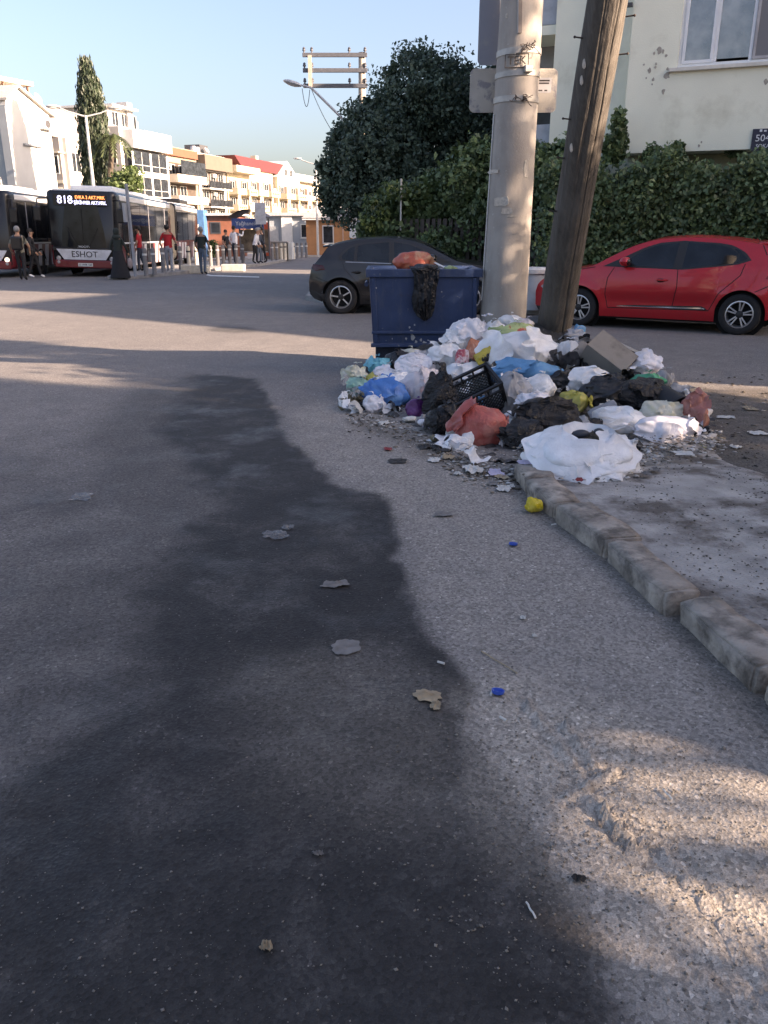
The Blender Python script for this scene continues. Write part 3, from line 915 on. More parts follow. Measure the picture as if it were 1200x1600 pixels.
def cable(label, a, b, sag, r=.012, n=16):
    a, b = Vector(a), Vector(b)
    pts = [a.lerp(b, k / n) - Vector((0, 0, sag * 4 * (k / n) * (1 - k / n))) for k in range(n + 1)]
    o = MB().tube(pts, r, 5).build('cable', m_rail)
    return tag(o, label, 'cable')
cable('thin cable hanging from the lowest cross arm into the tree', A(486, 138, 32.8), A(540, 230, 31.5), .25)
cable('looped cable hanging below the tilted lamp head', A(472, 138, 31), A(484, 140, 31), .55)
# post with a plate in front of the bus
q = G(212, 432, .13)
o = thing('sign_post', 'tall grey post standing in front of the bus side', 'sign post', (q.x, q.y, .13), 0)
zt = A(209, 287, q.y).z
MB().tube([(0, 0, 0), (-.02, 0, zt - .13)], .055, 10).build('post', PM('post_grey', (.22, .24, .27), .6), o, smooth=True)
MB().box(-.12, -.06, -.35, .1, zt - 1.35, zt - .75).build('plate', PM('plate_grey', (.3, .32, .35), .5), o)
q = G(552, 399)
o = thing('sign_post', 'small white plate on a post above the rear of the dark hatchback', 'sign', (A(552, 380, 50).x, 50, 0), 0)
MB().tube([(0, 0, 0), (0, 0, 2.2)], .04, 8).build('post', m_galv, o)
MB().box(-.22, .22, -.06, -.042, 1.35, 2.25).build('plate', PM('plate_pale', (.62, .63, .62), .5), o)
# ================================================================ city buses
m_busred = PM('bus_red', (.13, .008, .013), .3, var=.08, coat=.4)
m_buswhite = PM('bus_white', (.72, .72, .71), .35, var=.05, coat=.3, dirt=(.5, .48, .45), ds=1.5, dlo=.6, dhi=.85)
m_busblack = PM('bus_black', (.012, .012, .014), .25, var=.1)
m_busglass = glass_dark('bus_glass', (.012, .014, .017), .05, .35)
m_rubber = PM('rubber', (.018, .018, .019), .85, var=.2, bump=.2)
m_bel = PM('bellows', (.36, .31, .24), .9, var=.1)
m_busgrey = PM('bus_grey', (.30, .30, .32), .5)
def emis(name, col, s):
    m, t, p = new_mat(name)
    p.inputs['Base Color'].default_value = (*col, 1)
    p.inputs['Emission Color'].default_value = (*col, 1)
    p.inputs['Emission Strength'].default_value = s
    return m
m_ledo = emis('led_orange', (1.0, .33, .10), .55)
m_ledb = emis('led_blue', (.55, .62, 1.0), .8)
m_head = emis('headlight_on', (1.0, .85, .65), .35)
m_lens = PM('lamp_lens', (.30, .30, .31), .12, var=.3, vs=12)
def rrect(w, h, r, n=4):
    out = []
    for cx, cy, a0 in ((w / 2 - r, h / 2 - r, 0), (-w / 2 + r, h / 2 - r, 90), (-w / 2 + r, -h / 2 + r, 180), (w / 2 - r, -h / 2 + r, 270)):
        for k in range(n + 1):
            a = R(a0 + 90 * k / n)
            out.append((cx + r * math.cos(a), cy + r * math.sin(a)))
    return out
def wheel_simple(par, x, y, r, side, w=.28):
    M_ = Matrix.Translation((x, y, r)) @ Matrix.Rotation(R(90 * side), 4, 'Y')
    o = MB().lathe([(r * .6, -w / 2), (r * .95, -w / 2), (r, -w / 2 + .05), (r, w / 2 - .05), (r * .95, w / 2), (r * .6, w / 2)], 28, M=M_, close=True).build('wheel', m_rubber, par, smooth=True)
    MB().lathe([(.001, w / 2 - .06), (r * .25, w / 2 - .05), (r * .3, w / 2 - .1), (r * .6, w / 2 - .02)], 20, M=M_).build('rim', m_busgrey, o, smooth=True)
def bus(label, loc, rz, roll, front=True, lit=False, second=True, L1=10.2, L2=6.8):
    """local axes: front face at y = 0 looking to -y, body runs to +y, x to the right of the viewer"""
    o = thing('city_bus', label, 'bus', loc, rz, 'city buses at the stop')
    o.rotation_euler = (0, roll, rz)
    w, zb, zt = 2.55, .32, 3.05
    hw = w / 2
    def section(y0, y1, nm, rnd):
        b = MB()
        rings = []
        st = [(0, .90), (.06, .96), (.2, .995), (.45, 1.0)] if rnd else [(0, 1.0)]
        ys = [(y0 + d, k) for d, k in st] + [(y1 - .1, 1.0), (y1, .98)]
        sh = rrect(w, zt - zb, .16, 4)
        sh = [q_ for i_ in range(len(sh)) for q_ in ([sh[i_]] + [(sh[i_][0] + (sh[(i_ + 1) % len(sh)][0] - sh[i_][0]) * t_, sh[i_][1] + (sh[(i_ + 1) % len(sh)][1] - sh[i_][1]) * t_) for t_ in ((.25, .5, .6745, .75) if abs(sh[(i_ + 1) % len(sh)][1] - sh[i_][1]) > 1 and sh[i_][0] < 0 else (.25, .3255, .5, .75) if abs(sh[(i_ + 1) % len(sh)][1] - sh[i_][1]) > 1 else ())])]
        n = len(sh)
        v, f = [], []
        for yy, k in ys:
            for (a, c) in sh: v.append((a * k, yy, (c * (k + 1) / 2) + (zt + zb) / 2))
        for i in range(len(ys) - 1):
            for j in range(n): f.append((i * n + j, i * n + (j + 1) % n, (i + 1) * n + (j + 1) % n, (i + 1) * n + j))
        f.append(tuple(range(n - 1, -1, -1)))
        f.append(tuple(range((len(ys) - 1) * n, len(ys) * n)))
        b.add(v, f)
        bo_ = b.build(nm, [m_busred, m_busblack], o, smooth=True, angle=50)
        for pl_ in bo_.data.polygons:
            if pl_.center.z > 1.2 or (pl_.center.y < .5 and pl_.center.z > .95): pl_.material_index = 1
        return bo_
    body = section(0, L1, 'body', True)
    # white roof shell and pods
    MB().prism([(-hw + .12, .5), (hw - .12, .5), (hw - .12, L1 - .1), (-hw + .12, L1 - .1)], zt - .06, zt + .05).box(-hw - .012, hw + .012, .55, L1 - .1, zt - .30, zt - .10).build('roof', m_buswhite, o, bevel=.03)
    MB().box(-.8, .8, 1.6, 4.2, zt + .052, zt + .24).box(-.7, .7, 5.2, 8.2, zt + .052, zt + .22).build('roof_unit', m_buswhite, o, bevel=.06)
    # side glazing band, stripes and wheels
    for sx in (-1, 1):
        xs = (hw + .004, hw + .016)
        x0, x1 = (xs if sx > 0 else (-xs[1], -xs[0]))
        q = MB()
        yy = .75
        while yy < L1 - 1.0:
            q.box(x0, x1, yy, yy + 1.42, 1.28, zt - .34)
            yy += 1.47
        gb = q.build('side_window', m_busglass, o)
        q = MB().box(x0 - .006 * (sx < 0), x1 + .006 * (sx > 0), .7, L1 - .3, 1.21, 1.27)
        q.build('window_trim', m_buswhite, gb)
        for dy in (.95, 4.6, 8.0):
            d = MB().box(x0 - .004 * (sx < 0), x1 + .004 * (sx > 0), dy, dy + 1.2, .42, 2.72).build('door', m_busglass, o)
            MB().box(x0 - .014 * (sx < 0), x1 + .014 * (sx > 0), dy + .57, dy + .63, .44, 2.7).build('door_edge', m_busgrey, d)
        if sx > 0:
            for dy in (2.35, 3.15, 3.95, 6.2, 7.0, 7.75, 9.35):
                pl = [(dy, .38), (dy + .38, .38), (dy + .62, 1.19), (dy + .24, 1.19)]
                MB().prism(pl, x0, x1, M=Matrix(((0, 0, 1, 0), (1, 0, 0, 0), (0, 1, 0, 0), (0, 0, 0, 1)))).build('stripe', m_buswhite, o)
        wheel_simple(o, sx * (hw - .13), 2.75, .47, sx)
        wheel_simple(o, sx * (hw - .13), 8.6, .47, sx)
        for wy in (2.75, 8.6):
            MB().lathe([(.5, .0), (.56, .0), (.56, .03), (.5, .03)], 24, M=Matrix.Translation((sx * (hw - .012), wy, .47)) @ Matrix.Rotation(R(90 * sx), 4, 'Y'), close=True).build('wheel_arch', m_busblack, o)
            MB().lathe([(.001, .0), (.53, .0)], 24, M=Matrix.Translation((sx * (hw + .003), wy, .47)) @ Matrix.Rotation(R(90 * sx), 4, 'Y')).build('wheel_well', m_busblack, o)
    # rear section with bellows
    b = MB()
    for k in range(9):
        y0 = L1 + .01 + k * .14
        ins = .04 if k % 2 else .12
        b.prism([(p_[0] * (hw * 2 - ins) / w, p_[1]) for p_ in rrect(w, zt - zb - .1, .2, 3)], 0, .139, M=Matrix.Translation((0, y0, (zt + zb) / 2)) @ Matrix.Rotation(R(90), 4, 'X') @ Matrix.Diagonal((1, 1, -1, 1)))
    b.build('bellows', m_bel, o)
    y2 = L1 + 1.3
    section(y2, y2 + L2, 'rear_body', False)
    MB().box(-hw - .012, hw + .012, y2 + .1, y2 + L2 - .2, zt - .30, zt - .10).prism([(-hw + .12, y2 + .1), (hw - .12, y2 + .1), (hw - .12, y2 + L2 - .1), (-hw + .12, y2 + L2 - .1)], zt - .06, zt + .05).build('rear_roof', m_buswhite, o, bevel=.03)
    MB().box(-.9, .9, y2 + 3.5, y2 + 6, zt + .052, zt + .34).build('rear_roof_unit', m_busblack, o, bevel=.08)
    q = MB()
    for k in range(4): q.box(hw + .004, hw + .016, y2 + .25 + k * 1.55, y2 + 1.7 + k * 1.55, 1.28, zt - .34)
    q.build('side_window', m_busglass, o)
    for dy in (.4, 1.2, 2.0, 4.6, 5.4):
        pl = [(y2 + dy, .38), (y2 + dy + .38, .38), (y2 + dy + .62, 1.19), (y2 + dy + .24, 1.19)]
        MB().prism(pl, hw + .003, hw + .015, M=Matrix(((0, 0, 1, 0), (1, 0, 0, 0), (0, 1, 0, 0), (0, 0, 0, 1)))).build('stripe', m_buswhite, o)
    wheel_simple(o, hw - .13, y2 + 3.6, .47, 1)
    # front: windscreen, display, badge panel, lamps, plate, wipers, mirrors
    FR = FACE_Y
    wsm = MB()
    def wsf(u, v):
        x = (-1 + 2 * u) * (hw - .07)
        return Vector((x, -.05 + .22 * (abs(-1 + 2 * u)) ** 4 + .05 * v, 1.05 + 1.93 * v))
    wsm.grid(wsf, 16, 8)
    ws = wsm.build('windscreen', m_busglass, o, smooth=True)
    MB().box(-.008, .008, -.062, -.05, 1.3, 2.4).build('screen_split', m_busblack, ws)
    dp = MB().box(-hw + .3, hw - .32, -.035, -.005, 2.52, 2.90).build('display', m_busblack, o)
    if front:
        text_mesh('display_number', '818', .38, m_ledb, dp, Matrix.Translation((-.55, -.042, 2.70)) @ FR)
        text_mesh('display_line', 'EVKA 3 AKT.MRK', .165, m_ledo, dp, Matrix.Translation((.36, -.042, 2.80)) @ FR, xs=.85)
        text_mesh('display_line', 'ŞİRİNYER AKT.MRK.', .165, m_ledb, dp, Matrix.Translation((.36, -.042, 2.62)) @ FR, xs=.78)
    MB().box(-hw + .1, hw - .1, -.04, -.0, .93, 1.06).build('dash_band', m_busblack, o, bevel=.02)
    bd = MB().prism([(-1.02, .99), (1.02, .99), (.76, .62), (-.76, .62)], -.06, -.02, M=Matrix(((1, 0, 0, 0), (0, 0, 1, 0), (0, 1, 0, 0), (0, 0, 0, 1)))).build('badge_panel', PM('bus_panel', (.50, .51, .54), .4), o)
    text_mesh('badge_text', 'ESHOT', .30, m_busblack, bd, Matrix.Translation((0, -.066, .805)) @ FR, xs=1.05)
    text_mesh('maker_text', 'PROCITY', .10, m_buswhite, bd, Matrix.Translation((0, -.066, 1.08)) @ FR, xs=1.1)
    MB().box(-hw + .16, hw - .16, -.05, .03, .32, .61).build('bumper', m_busred, o, bevel=.04)
    pl = MB().box(-.27, .27, -.065, -.05, .38, .50).build('number_plate', m_frame, o)
    text_mesh('plate_text', '35 AVR 160', .10, m_busblack, pl, Matrix.Translation((0, -.07, .44)) @ FR)
    for sx in (-1, 1):
        for zz_, rr in ((.66, .085), (.52, .075)):
            h = MB().lathe([(.001, .03), (rr * .7, .025), (rr, .0), (rr, -.05)], 14, M=Matrix.Translation((sx * (hw - .30), -.03, zz_)) @ Matrix.Rotation(R(90), 4, 'X')).build('headlight', m_head if (lit and zz_ > .6) else m_lens, o, smooth=True)
        MB().bar((sx * .2, -.075, 1.08), (sx * .55, -.07, 1.75), .025, .02).build('wiper', m_busblack, o)
        arm = MB().tube([(sx * (hw - .1), .1, 2.75), (sx * (hw + .2), -.25, 2.72), (sx * (hw + .22), -.3, 2.45)], .03, 6).build('mirror_arm', m_busblack, o)
        MB().box(sx * (hw + .22) - .12, sx * (hw + .22) + .12, -.36, -.24, 1.95, 2.45).build('mirror', m_busblack, arm, bevel=.04)
    return o
bl = G(130, 433)
bus('red articulated city bus numbered 818 with white slanted stripes', (A(130, 380, 31.5).x, 31.5, 0), R(3.2), R(1.6))
bus('red and dark city bus cut off by the left picture edge', (A(-36, 380, 30.8).x, 30.8, 0), R(3.5), R(1.6), front=False, lit=True)

# ================================================================ people
m_skin = PM('skin', (.36, .20, .13), .6, var=.08)
m_hair = PM('hair_dark', (.015, .012, .01), .7, var=.3, vs=30)
m_hairg = PM('hair_grey', (.20, .20, .20), .7, var=.2, vs=30)
def cloth(n_, c): return PM(n_, c, .9, var=.15, vs=12, bump=.3, bs=30)
def person(label, pos, face, h=1.72, shirt=None, trouser=None, shoe=None, hair=None, sleeve='short', gait=.0, armL=(.1, .05), armR=(.1, .05), lean=0.0, skirt=None, scarf=None, bag=None, bend=0.0, raiseR=None):
    """face: heading of the front in radians (0 = +x). gait: stride half length in metres"""
    o = thing('person', label, 'person', pos, face, 'people at the bus stop')
    k = h / 1.72
    def V_(x, y, z): return Vector((x, y, z)) * k
    lx = lean
    J = {
        'pel': V_(0, 0, .93), 'belly': V_(.02 + lx * .25, 0, 1.08), 'chest': V_(.0 + lx * .7, 0, 1.30), 'neck': V_(.0 + lx, 0, 1.46), 'jaw': V_(.035 + lx * 1.05, 0, 1.55), 'head': V_(.02 + lx * 1.1, 0, 1.63), 'crown': V_(.0 + lx * 1.15, 0, 1.68)}
    B = [('pel', 'belly', 's'), ('belly', 'chest', 's'), ('chest', 'neck', 'n'), ('neck', 'jaw', 'h'), ('jaw', 'head', 'h'), ('head', 'crown', 'h')]
    rad = {'pel': (.155, .125), 'belly': (.145, .115), 'chest': (.165, .12), 'neck': (.06, .06), 'jaw': (.066, .07), 'head': (.085, .098), 'crown': (.06, .07)}
    for sd, sg in (('L', 1), ('R', -1)):
        st = gait * sg
        J['hip' + sd] = V_(0, .09 * sg, .88)
        J['knee' + sd] = V_(.03 + st * .55 + bend, .10 * sg, .49)
        lift = .03 if st < 0 else 0
        J['ank' + sd] = V_(st - .03 * (st < 0) + bend * .3, .10 * sg, .085 + lift)
        J['toe' + sd] = V_(st + .15, .115 * sg, .035)
        ar = armL if sg > 0 else armR
        J['sho' + sd] = V_(.0 + lx * .9, .17 * sg, 1.38)
        if raiseR and sg < 0:
            J['elb' + sd] = V_(raiseR[0], -.34, 1.28); J['wri' + sd] = V_(raiseR[1], -.36, raiseR[2])
        else:
            J['elb' + sd] = V_(lx * .6 + ar[1] - .03, (.21 + ar[0]) * sg, 1.11)
            J['wri' + sd] = V_(lx * .5 + ar[1] * 2.6 + .05, (.20 + ar[0] * .8) * sg, .88 + abs(ar[1]) * .5)
        B += [('pel', 'hip' + sd, 't'), ('hip' + sd, 'knee' + sd, 't'), ('knee' + sd, 'ank' + sd, 't'), ('ank' + sd, 'toe' + sd, 'f'), ('chest', 'sho' + sd, 's'), ('sho' + sd, 'elb' + sd, 'u'), ('elb' + sd, 'wri' + sd, 'a')]
        rad.update({'hip' + sd: (.095, .10), 'knee' + sd: (.063, .063), 'ank' + sd: (.045, .048), 'toe' + sd: (.045, .03), 'sho' + sd: (.068, .07), 'elb' + sd: (.045, .045), 'wri' + sd: (.03, .032)})
    nm = list(J)
    me = bpy.data.meshes.new('body')
    me.from_pydata([J[n_] for n_ in nm], [(nm.index(a), nm.index(b)) for a, b, _ in B], [])
    tmp = bpy.data.objects.new('body', me)
    C.objects.link(tmp)
    tmp.modifiers.new('skin', 'SKIN')
    sub = tmp.modifiers.new('sub', 'SUBSURF')
    sub.levels = sub.render_levels = 1
    for i_, n_ in enumerate(nm):
        sv_ = me.skin_vertices[0].data[i_]
        sv_.radius = (rad[n_][0] * k, rad[n_][1] * k)
        sv_.use_root = (n_ == 'pel')
    dg = bpy.context.evaluated_depsgraph_get()
    body = bpy.data.meshes.new_from_object(tmp.evaluated_get(dg))
    bpy.data.objects.remove(tmp)
    body.name = 'body'
    body.materials.clear()
    for q in (shirt, trouser, shoe, m_skin): body.materials.append(q)
    bones = [(J[a], J[b], c) for a, b, c in B]
    for pl in body.polygons:
        c = pl.center
        best, bk = 1e9, 's'
        for a, b, kd in bones:
            d = b - a
            t_ = max(0, min(1, (c - a).dot(d) / d.length_squared))
            dd = (c - a - d * t_).length
            if dd < best: best, bk, bt = dd, kd, t_
        if bk == 'n': bk = 'h' if bt > .55 else 's'
        if bk == 'u': bk = 's' if (sleeve == 'long' or bt < .75) else 'h'
        if bk == 'a': bk = 's' if sleeve == 'long' else 'h'
        if bk == 't' and c.z > .93 * k: bk = 's'
        if bk == 's' and c.z < .90 * k and abs(c.y) < .16: bk = 't'
        pl.material_index = {'s': 0, 't': 1, 'f': 2, 'h': 3}[bk]
        pl.use_smooth = True
    # hands: palm and five fingers, added to the same mesh
    bm = bmesh.new()
    bm.from_mesh(body)
    for sd, sg in (('L', 1), ('R', -1)):
        w_, e_ = J['wri' + sd], J['elb' + sd]
        d = (w_ - e_).normalized()
        sdv = Vector((1, 0, 0)) if abs(d.x) < .8 else Vector((0, 0, 1))
        fx = (sdv - d * sdv.dot(d)).normalized()
        def seg(a, b, r0, r1):
            q = MB().tube([a, (a + b) / 2, b], [r0, (r0 + r1) / 2, r1], 5)
            vs_ = [bm.verts.new(p_) for p_ in q.v]
            for f_ in q.f:
                fc = bm.faces.new([vs_[i_] for i_ in f_])
                fc.material_index = 3
                fc.smooth = True
        seg(w_ - d * .02 * k, w_ + d * .085 * k, .032 * k, .036 * k)
        for i_, ln_ in enumerate((.065, .075, .07, .055)):
            a = w_ + d * .075 * k + fx * (.027 - .018 * i_) * k
            seg(a, a + (d * ln_ + Vector((0, -sg * .02, 0))) * k, .010 * k, .007 * k)
        a = w_ + d * .03 * k + fx * .03 * k
        seg(a, a + (d * .045 + fx * .03) * k, .012 * k, .008 * k)
    bm.to_mesh(body)
    bm.free()
    bo = bpy.data.objects.new('body', body)
    C.objects.link(bo)
    bo.parent = o
    # face and hair
    hc = J['head']
    fb = MB().ball(hc + V_(.097, 0, -.035), (.018 * k, .012 * k, .022 * k), 8).ball(hc + V_(.0, .088, -.03), (.02 * k, .012 * k, .03 * k), 8).ball(hc + V_(.0, -.088, -.03), (.02 * k, .012 * k, .03 * k), 8)
    fb.build('nose_and_ears', m_skin, o, smooth=True)
    eb = MB()
    for sg in (-1, 1): eb.ball(hc + V_(.088, .035 * sg, .0), (.012 * k, .014 * k, .008 * k), 6)
    eb.ball(hc + V_(.088, 0, -.085), (.01 * k, .028 * k, .007 * k), 6)
    eb.build('eyes_and_mouth', m_hair, o, smooth=True)
    if scarf:
        MB().ball(hc + V_(-.025, 0, .01), (.118 * k, .112 * k, .14 * k), 14).ball(J['neck'] + V_(-.02, 0, 0), (.13 * k, .16 * k, .10 * k), 12).build('head_scarf', scarf, o, smooth=True)
    elif hair:
        MB().ball(hc + V_(-.022, 0, .028), (.102 * k, .097 * k, .105 * k), 14).build('hair', hair, o, smooth=True)
    if skirt:
        MB().lathe([(.16 * k, 1.0 * k), (.19 * k, .85 * k), (.26 * k, .5 * k), (.36 * k, .08 * k), (.35 * k, .07 * k), (.24 * k, .5 * k), (.15 * k, .9 * k)], 20, M=Matrix.Diagonal((.9, 1.05, 1, 1))).build('skirt', skirt, o, smooth=True)
    if bag == 'backpack':
        b = MB().box(-.36 * k, -.13 * k, -.17 * k, .17 * k, .98 * k, 1.42 * k).build('backpack', m_busblack, o, bevel=.06, seg=3)
        MB().tube([V_(-.13, .1, 1.40), V_(.02, .12, 1.47), V_(.13, .12, 1.30), V_(.0, .15, 1.02)], .02 * k, 6).tube([V_(-.13, -.1, 1.40), V_(.02, -.12, 1.47), V_(.13, -.12, 1.30), V_(.0, -.15, 1.02)], .02 * k, 6).build('strap', m_busblack, b)
    elif bag == 'shoulder':
        b = MB().box(-.12 * k, .12 * k, -.36 * k, -.25 * k, .80 * k, 1.05 * k).build('shoulder_bag', m_busblack, o, bevel=.04)
        MB().tube([V_(0, -.29, 1.05), V_(.03, -.16, 1.42), V_(.02, -.13, 1.44)], .012 * k, 6).build('strap', m_busblack, b)
    elif bag == 'carrier':
        w_ = J['wriR']
        b = MB().ball(w_ + V_(.02, -.03, -.34), (.13 * k, .09 * k, .2 * k), 10).build('carrier_bag', cloth('bag_print', (.30, .25, .25)), o, smooth=True)
        MB().tube([w_ + V_(.02, 0, -.08), w_ + V_(-.04, 0, -.2)], .01, 5).tube([w_ + V_(.02, 0, -.08), w_ + V_(.08, 0, -.2)], .01, 5).build('strap', m_busblack, b)
    return o
c_black, c_navy, c_jean = cloth('cloth_black', (.014, .014, .017)), cloth('cloth_navy', (.03, .04, .06)), cloth('cloth_jeans', (.09, .12, .16))
c_olive, c_red, c_white, c_grey, c_khaki = cloth('cloth_dark_green', (.022, .030, .026)), cloth('cloth_red', (.42, .02, .025)), cloth('cloth_white', (.66, .66, .70)), cloth('cloth_grey', (.30, .31, .34)), cloth('cloth_khaki', (.20, .19, .15))
sh_w, sh_b = cloth('shoe_white', (.65, .65, .65)), cloth('shoe_black', (.02, .02, .02))
def at_g(px, py, z=0): return G(px, py, z)
person('man in grey cap and khaki shirt with black backpack walking away by the left bus', at_g(37, 438), R(100), 1.76, c_khaki, c_black, sh_b, m_hairg, gait=.14, bag='backpack')
person('dark dressed person in white shoes beside the backpack man', at_g(56, 434), R(10), 1.70, c_black, c_black, sh_w, m_hair, gait=.17, sleeve='long', bag='shoulder')
person('woman in dark green top and long black skirt in front of bus 818', at_g(189, 437), R(75), 1.68, c_olive, c_black, sh_b, None, sleeve='long', skirt=c_black, scarf=c_olive, bag='carrier', gait=.05)
person('red shirted person half hidden behind the grey post beside the bus', at_g(222, 424, .13), R(180), 1.68, c_red, c_navy, sh_b, m_hair, gait=.08)
person('man in red polo and grey shorts walking among the bollards', at_g(266, 425, .1), R(95), 1.76, c_red, c_grey, sh_w, m_hair, gait=.12, bag='shoulder')
person('man in dark shirt and jeans standing at the road edge', at_g(318, 429), R(80), 1.78, c_olive, c_jean, sh_b, m_hairg, gait=.06, armL=(.06, .06), armR=(.06, .06))
person('woman in black waiting left of the bus shelter', at_g(355, 411, .12), R(-30), 1.62, c_black, c_black, sh_w, m_hair, gait=.04)
person('man in light blue shirt with raised arm at the bus shelter', at_g(368, 412, .12), R(60), 1.80, c_white, c_navy, sh_b, m_hair, sleeve='long', gait=.07, raiseR=(.22, .3, 1.52), bag=None)
person('stooping man in white shirt right of the bus shelter', at_g(399, 412, .12), R(-10), 1.70, c_white, c_black, sh_b, m_hairg, sleeve='long', lean=.16, gait=.06)
person('person in navy top and jeans behind the stooping man', at_g(405, 411.5, .12), R(-20), 1.72, c_navy, c_jean, sh_b, m_hairg, sleeve='long', lean=.06, gait=.05)
person('tall person all in black rightmost of the shelter group', at_g(412, 411, .12), R(170), 1.76, c_black, c_black, sh_b, m_hair, sleeve='long', lean=.05, gait=.12)
# ================================================================ cars
m_tyre = PM('tyre', (.016, .016, .017), .85, var=.25, vs=20, bump=.2, bs=60)
m_alloy = PM('alloy', (.55, .55, .56), .3, metal=.8, var=.08)
m_wellk = PM('wheel_well', (.006, .006, .006), .9)
m_cglass = glass_dark('car_glass', (.010, .013, .016), .04, .5)
m_chrome = PM('chrome', (.75, .75, .76), .12, metal=1.0, var=.04)
m_plast = PM('black_plastic', (.014, .014, .015), .55, var=.15)
m_seam = PM('seam', (.004, .004, .004), .8)
def car_paint(name, col, met):
    m, t, p = new_mat(name)
    co = coord(t)
    fl = noise_n(t, co, 900, 2, .5)
    c = ramp(t, fl, [(.3, tuple(q * .8 for q in col)), (.7, tuple(q * 1.2 for q in col))])
    dz = ramp(t, noise_n(t, co, 3.5, 6, .65), [(.5, 0.0), (.85, .18)])
    c = mix(t, dz, c, (.10, .085, .075))
    t.links.new(c, p.inputs['Base Color'])
    p.inputs['Metallic'].default_value = met
    t.links.new(ramp(t, noise_n(t, co, 6, 5, .6), [(.3, .28), (.7, .42)]), p.inputs['Roughness'])
    p.inputs['Coat Weight'].default_value = .7
    p.inputs['Coat Roughness'].default_value = .05
    return m
def hatchback(label, origin, rz, mirror, spec):
    """local: x runs front (0) to rear, near side at -y; mirror flips x so that the nose points the other way"""
    o = thing('parked_car', label, 'car', origin, rz, 'parked hatchbacks')
    fx = -1 if mirror else 1
    paint = spec['paint']
    up, lo = spec['upper'], spec['lower']
    L = spec['L']; wf, wr = spec['wheels']; rw = spec['r']; ra = rw + .055; zc = rw
    ux, uz = zip(*up)
    def spl(xs, zs, x):
        # monotone-ish cubic through the points
        i_ = max(0, min(len(xs) - 2, int(np.searchsorted(xs, x)) - 1))
        x0, x1, a, b = xs[i_], xs[i_ + 1], zs[i_], zs[i_ + 1]
        def sl(j):
            if j <= 0 or j >= len(xs) - 1: 
                j2 = min(max(j, 0), len(xs) - 1)
                k0, k1 = max(j2 - 1, 0), min(j2 + 1, len(xs) - 1)
                return (zs[k1] - zs[k0]) / (xs[k1] - xs[k0])
            s0 = (zs[j] - zs[j - 1]) / (xs[j] - xs[j - 1]); s1 = (zs[j + 1] - zs[j]) / (xs[j + 1] - xs[j])
            if s0 * s1 <= 0: return 0
            return 2 * s0 * s1 / (s0 + s1)
        h_ = x1 - x0
        t_ = (x - x0) / h_
        m0, m1 = sl(i_) * h_, sl(i_ + 1) * h_
        t2, t3 = t_ * t_, t_ ** 3
        return (2 * t3 - 3 * t2 + 1) * a + (t3 - 2 * t2 + t_) * m0 + (-2 * t3 + 3 * t2) * b + (t3 - t2) * m1
    lx_, lz_ = zip(*lo)
    def zu(x): return spl(ux, uz, x)
    def zl(x):
        z = float(np.interp(x, lx_, lz_))
        for c in (wf, wr):
            if abs(x - c) < ra:
                z = max(z, zc + math.sqrt(max(0, ra * ra - (x - c) ** 2)))
        return z
    hw = spec['W'] / 2
    def yw(x, z):
        """half width of the body at x, z"""
        t_ = z
        b = np.interp(t_, [.15, .30, .42, .62, .80, .93, 1.02, 1.25, 1.40, 1.50], [.90, .945, .965, 1.0, .985, .955, .925, .80, .70, .63])
        # concave crease low on the doors
        dr = math.exp(-((z - .46) / .09) ** 2) * .022 * max(0, min(1, (x - wf - .3) * 4)) * max(0, min(1, (wr - .3 - x) * 4))
        # flared arches
        fl = 0
        for c in (wf, wr):
            d = math.hypot(x - c, z - zc)
            fl += .028 * math.exp(-((d - ra) / .10) ** 2) * (z < .95)
        e0 = max(0, 1 - x / .62); e1 = max(0, 1 - (L - x) / .50)
        pl = 1 - .26 * e0 ** 2.2 - .16 * e1 ** 2.4
        return hw * b * pl - dr + fl
    xs = set(np.linspace(0, L, 84).tolist())
    for c in (wf, wr):
        for k in range(25):
            xs.add(c + ra * math.cos(math.pi * k / 24) * (1 if 0 < k < 24 else 1.0005))
    xs = sorted(q for q in xs if 0 <= q <= L)
    NR = 22
    b = MB()
    for sg in (-1, 1):
        v, f = [], []
        for x in xs:
            a, c = zl(x), zu(x)
            a = min(a, c - .02)
            for r_ in range(NR + 1):
                z = a + (c - a) * r_ / NR
                v.append((fx * x, sg * yw(x, z), z))
        n = NR + 1
        for i_ in range(len(xs) - 1):
            for r_ in range(NR): f.append((i_ * n + r_, i_ * n + r_ + 1, (i_ + 1) * n + r_ + 1, (i_ + 1) * n + r_))
        b.add(v, f)
    def top(x, s_, dz=0):
        z = zu(x)
        cr = .045 if x > 1.1 else .055
        return Vector((fx * x, s_ * yw(x, z), z + cr * (1 - s_ * s_) * min(1, x / .4, max(.15, (L - x) / .3)) + dz))
    b.grid(lambda u, v_: top(xs[int(round(u * (len(xs) - 1)))], -1 + 2 * v_), len(xs) - 1, 12)
    # nose and tail closures
    for x, bul in ((0, -.10), (L, .06)):
        a, c = zl(x), zu(x)
        b.grid(lambda u, v_: Vector((fx * (x + bul * (1 - (2 * u - 1) ** 2)), (2 * u - 1) * yw(x, a + (c - a) * v_), a + (c - a) * v_ + .02 * (1 - (2 * u - 1) ** 2) * (v_ == 1))), 12, 8)
    body = b.build('body', paint, o, smooth=True, angle=38)
    # dark underside
    MB().box(min(fx * .35, fx * (L - .35)), max(fx * .35, fx * (L - .35)), -hw * .86, hw * .86, .16, .40).build('underbody', m_wellk, o)
    for c in (wf, wr):
        for sg in (-1, 1):
            MB().lathe([(.001, 0), (ra + .02, 0), (ra + .02, -.02)], 24, M=Matrix.Translation((fx * c, sg * (hw * .80), zc)) @ Matrix.Rotation(R(90), 4, 'X')).build('wheel_housing', m_wellk, o)
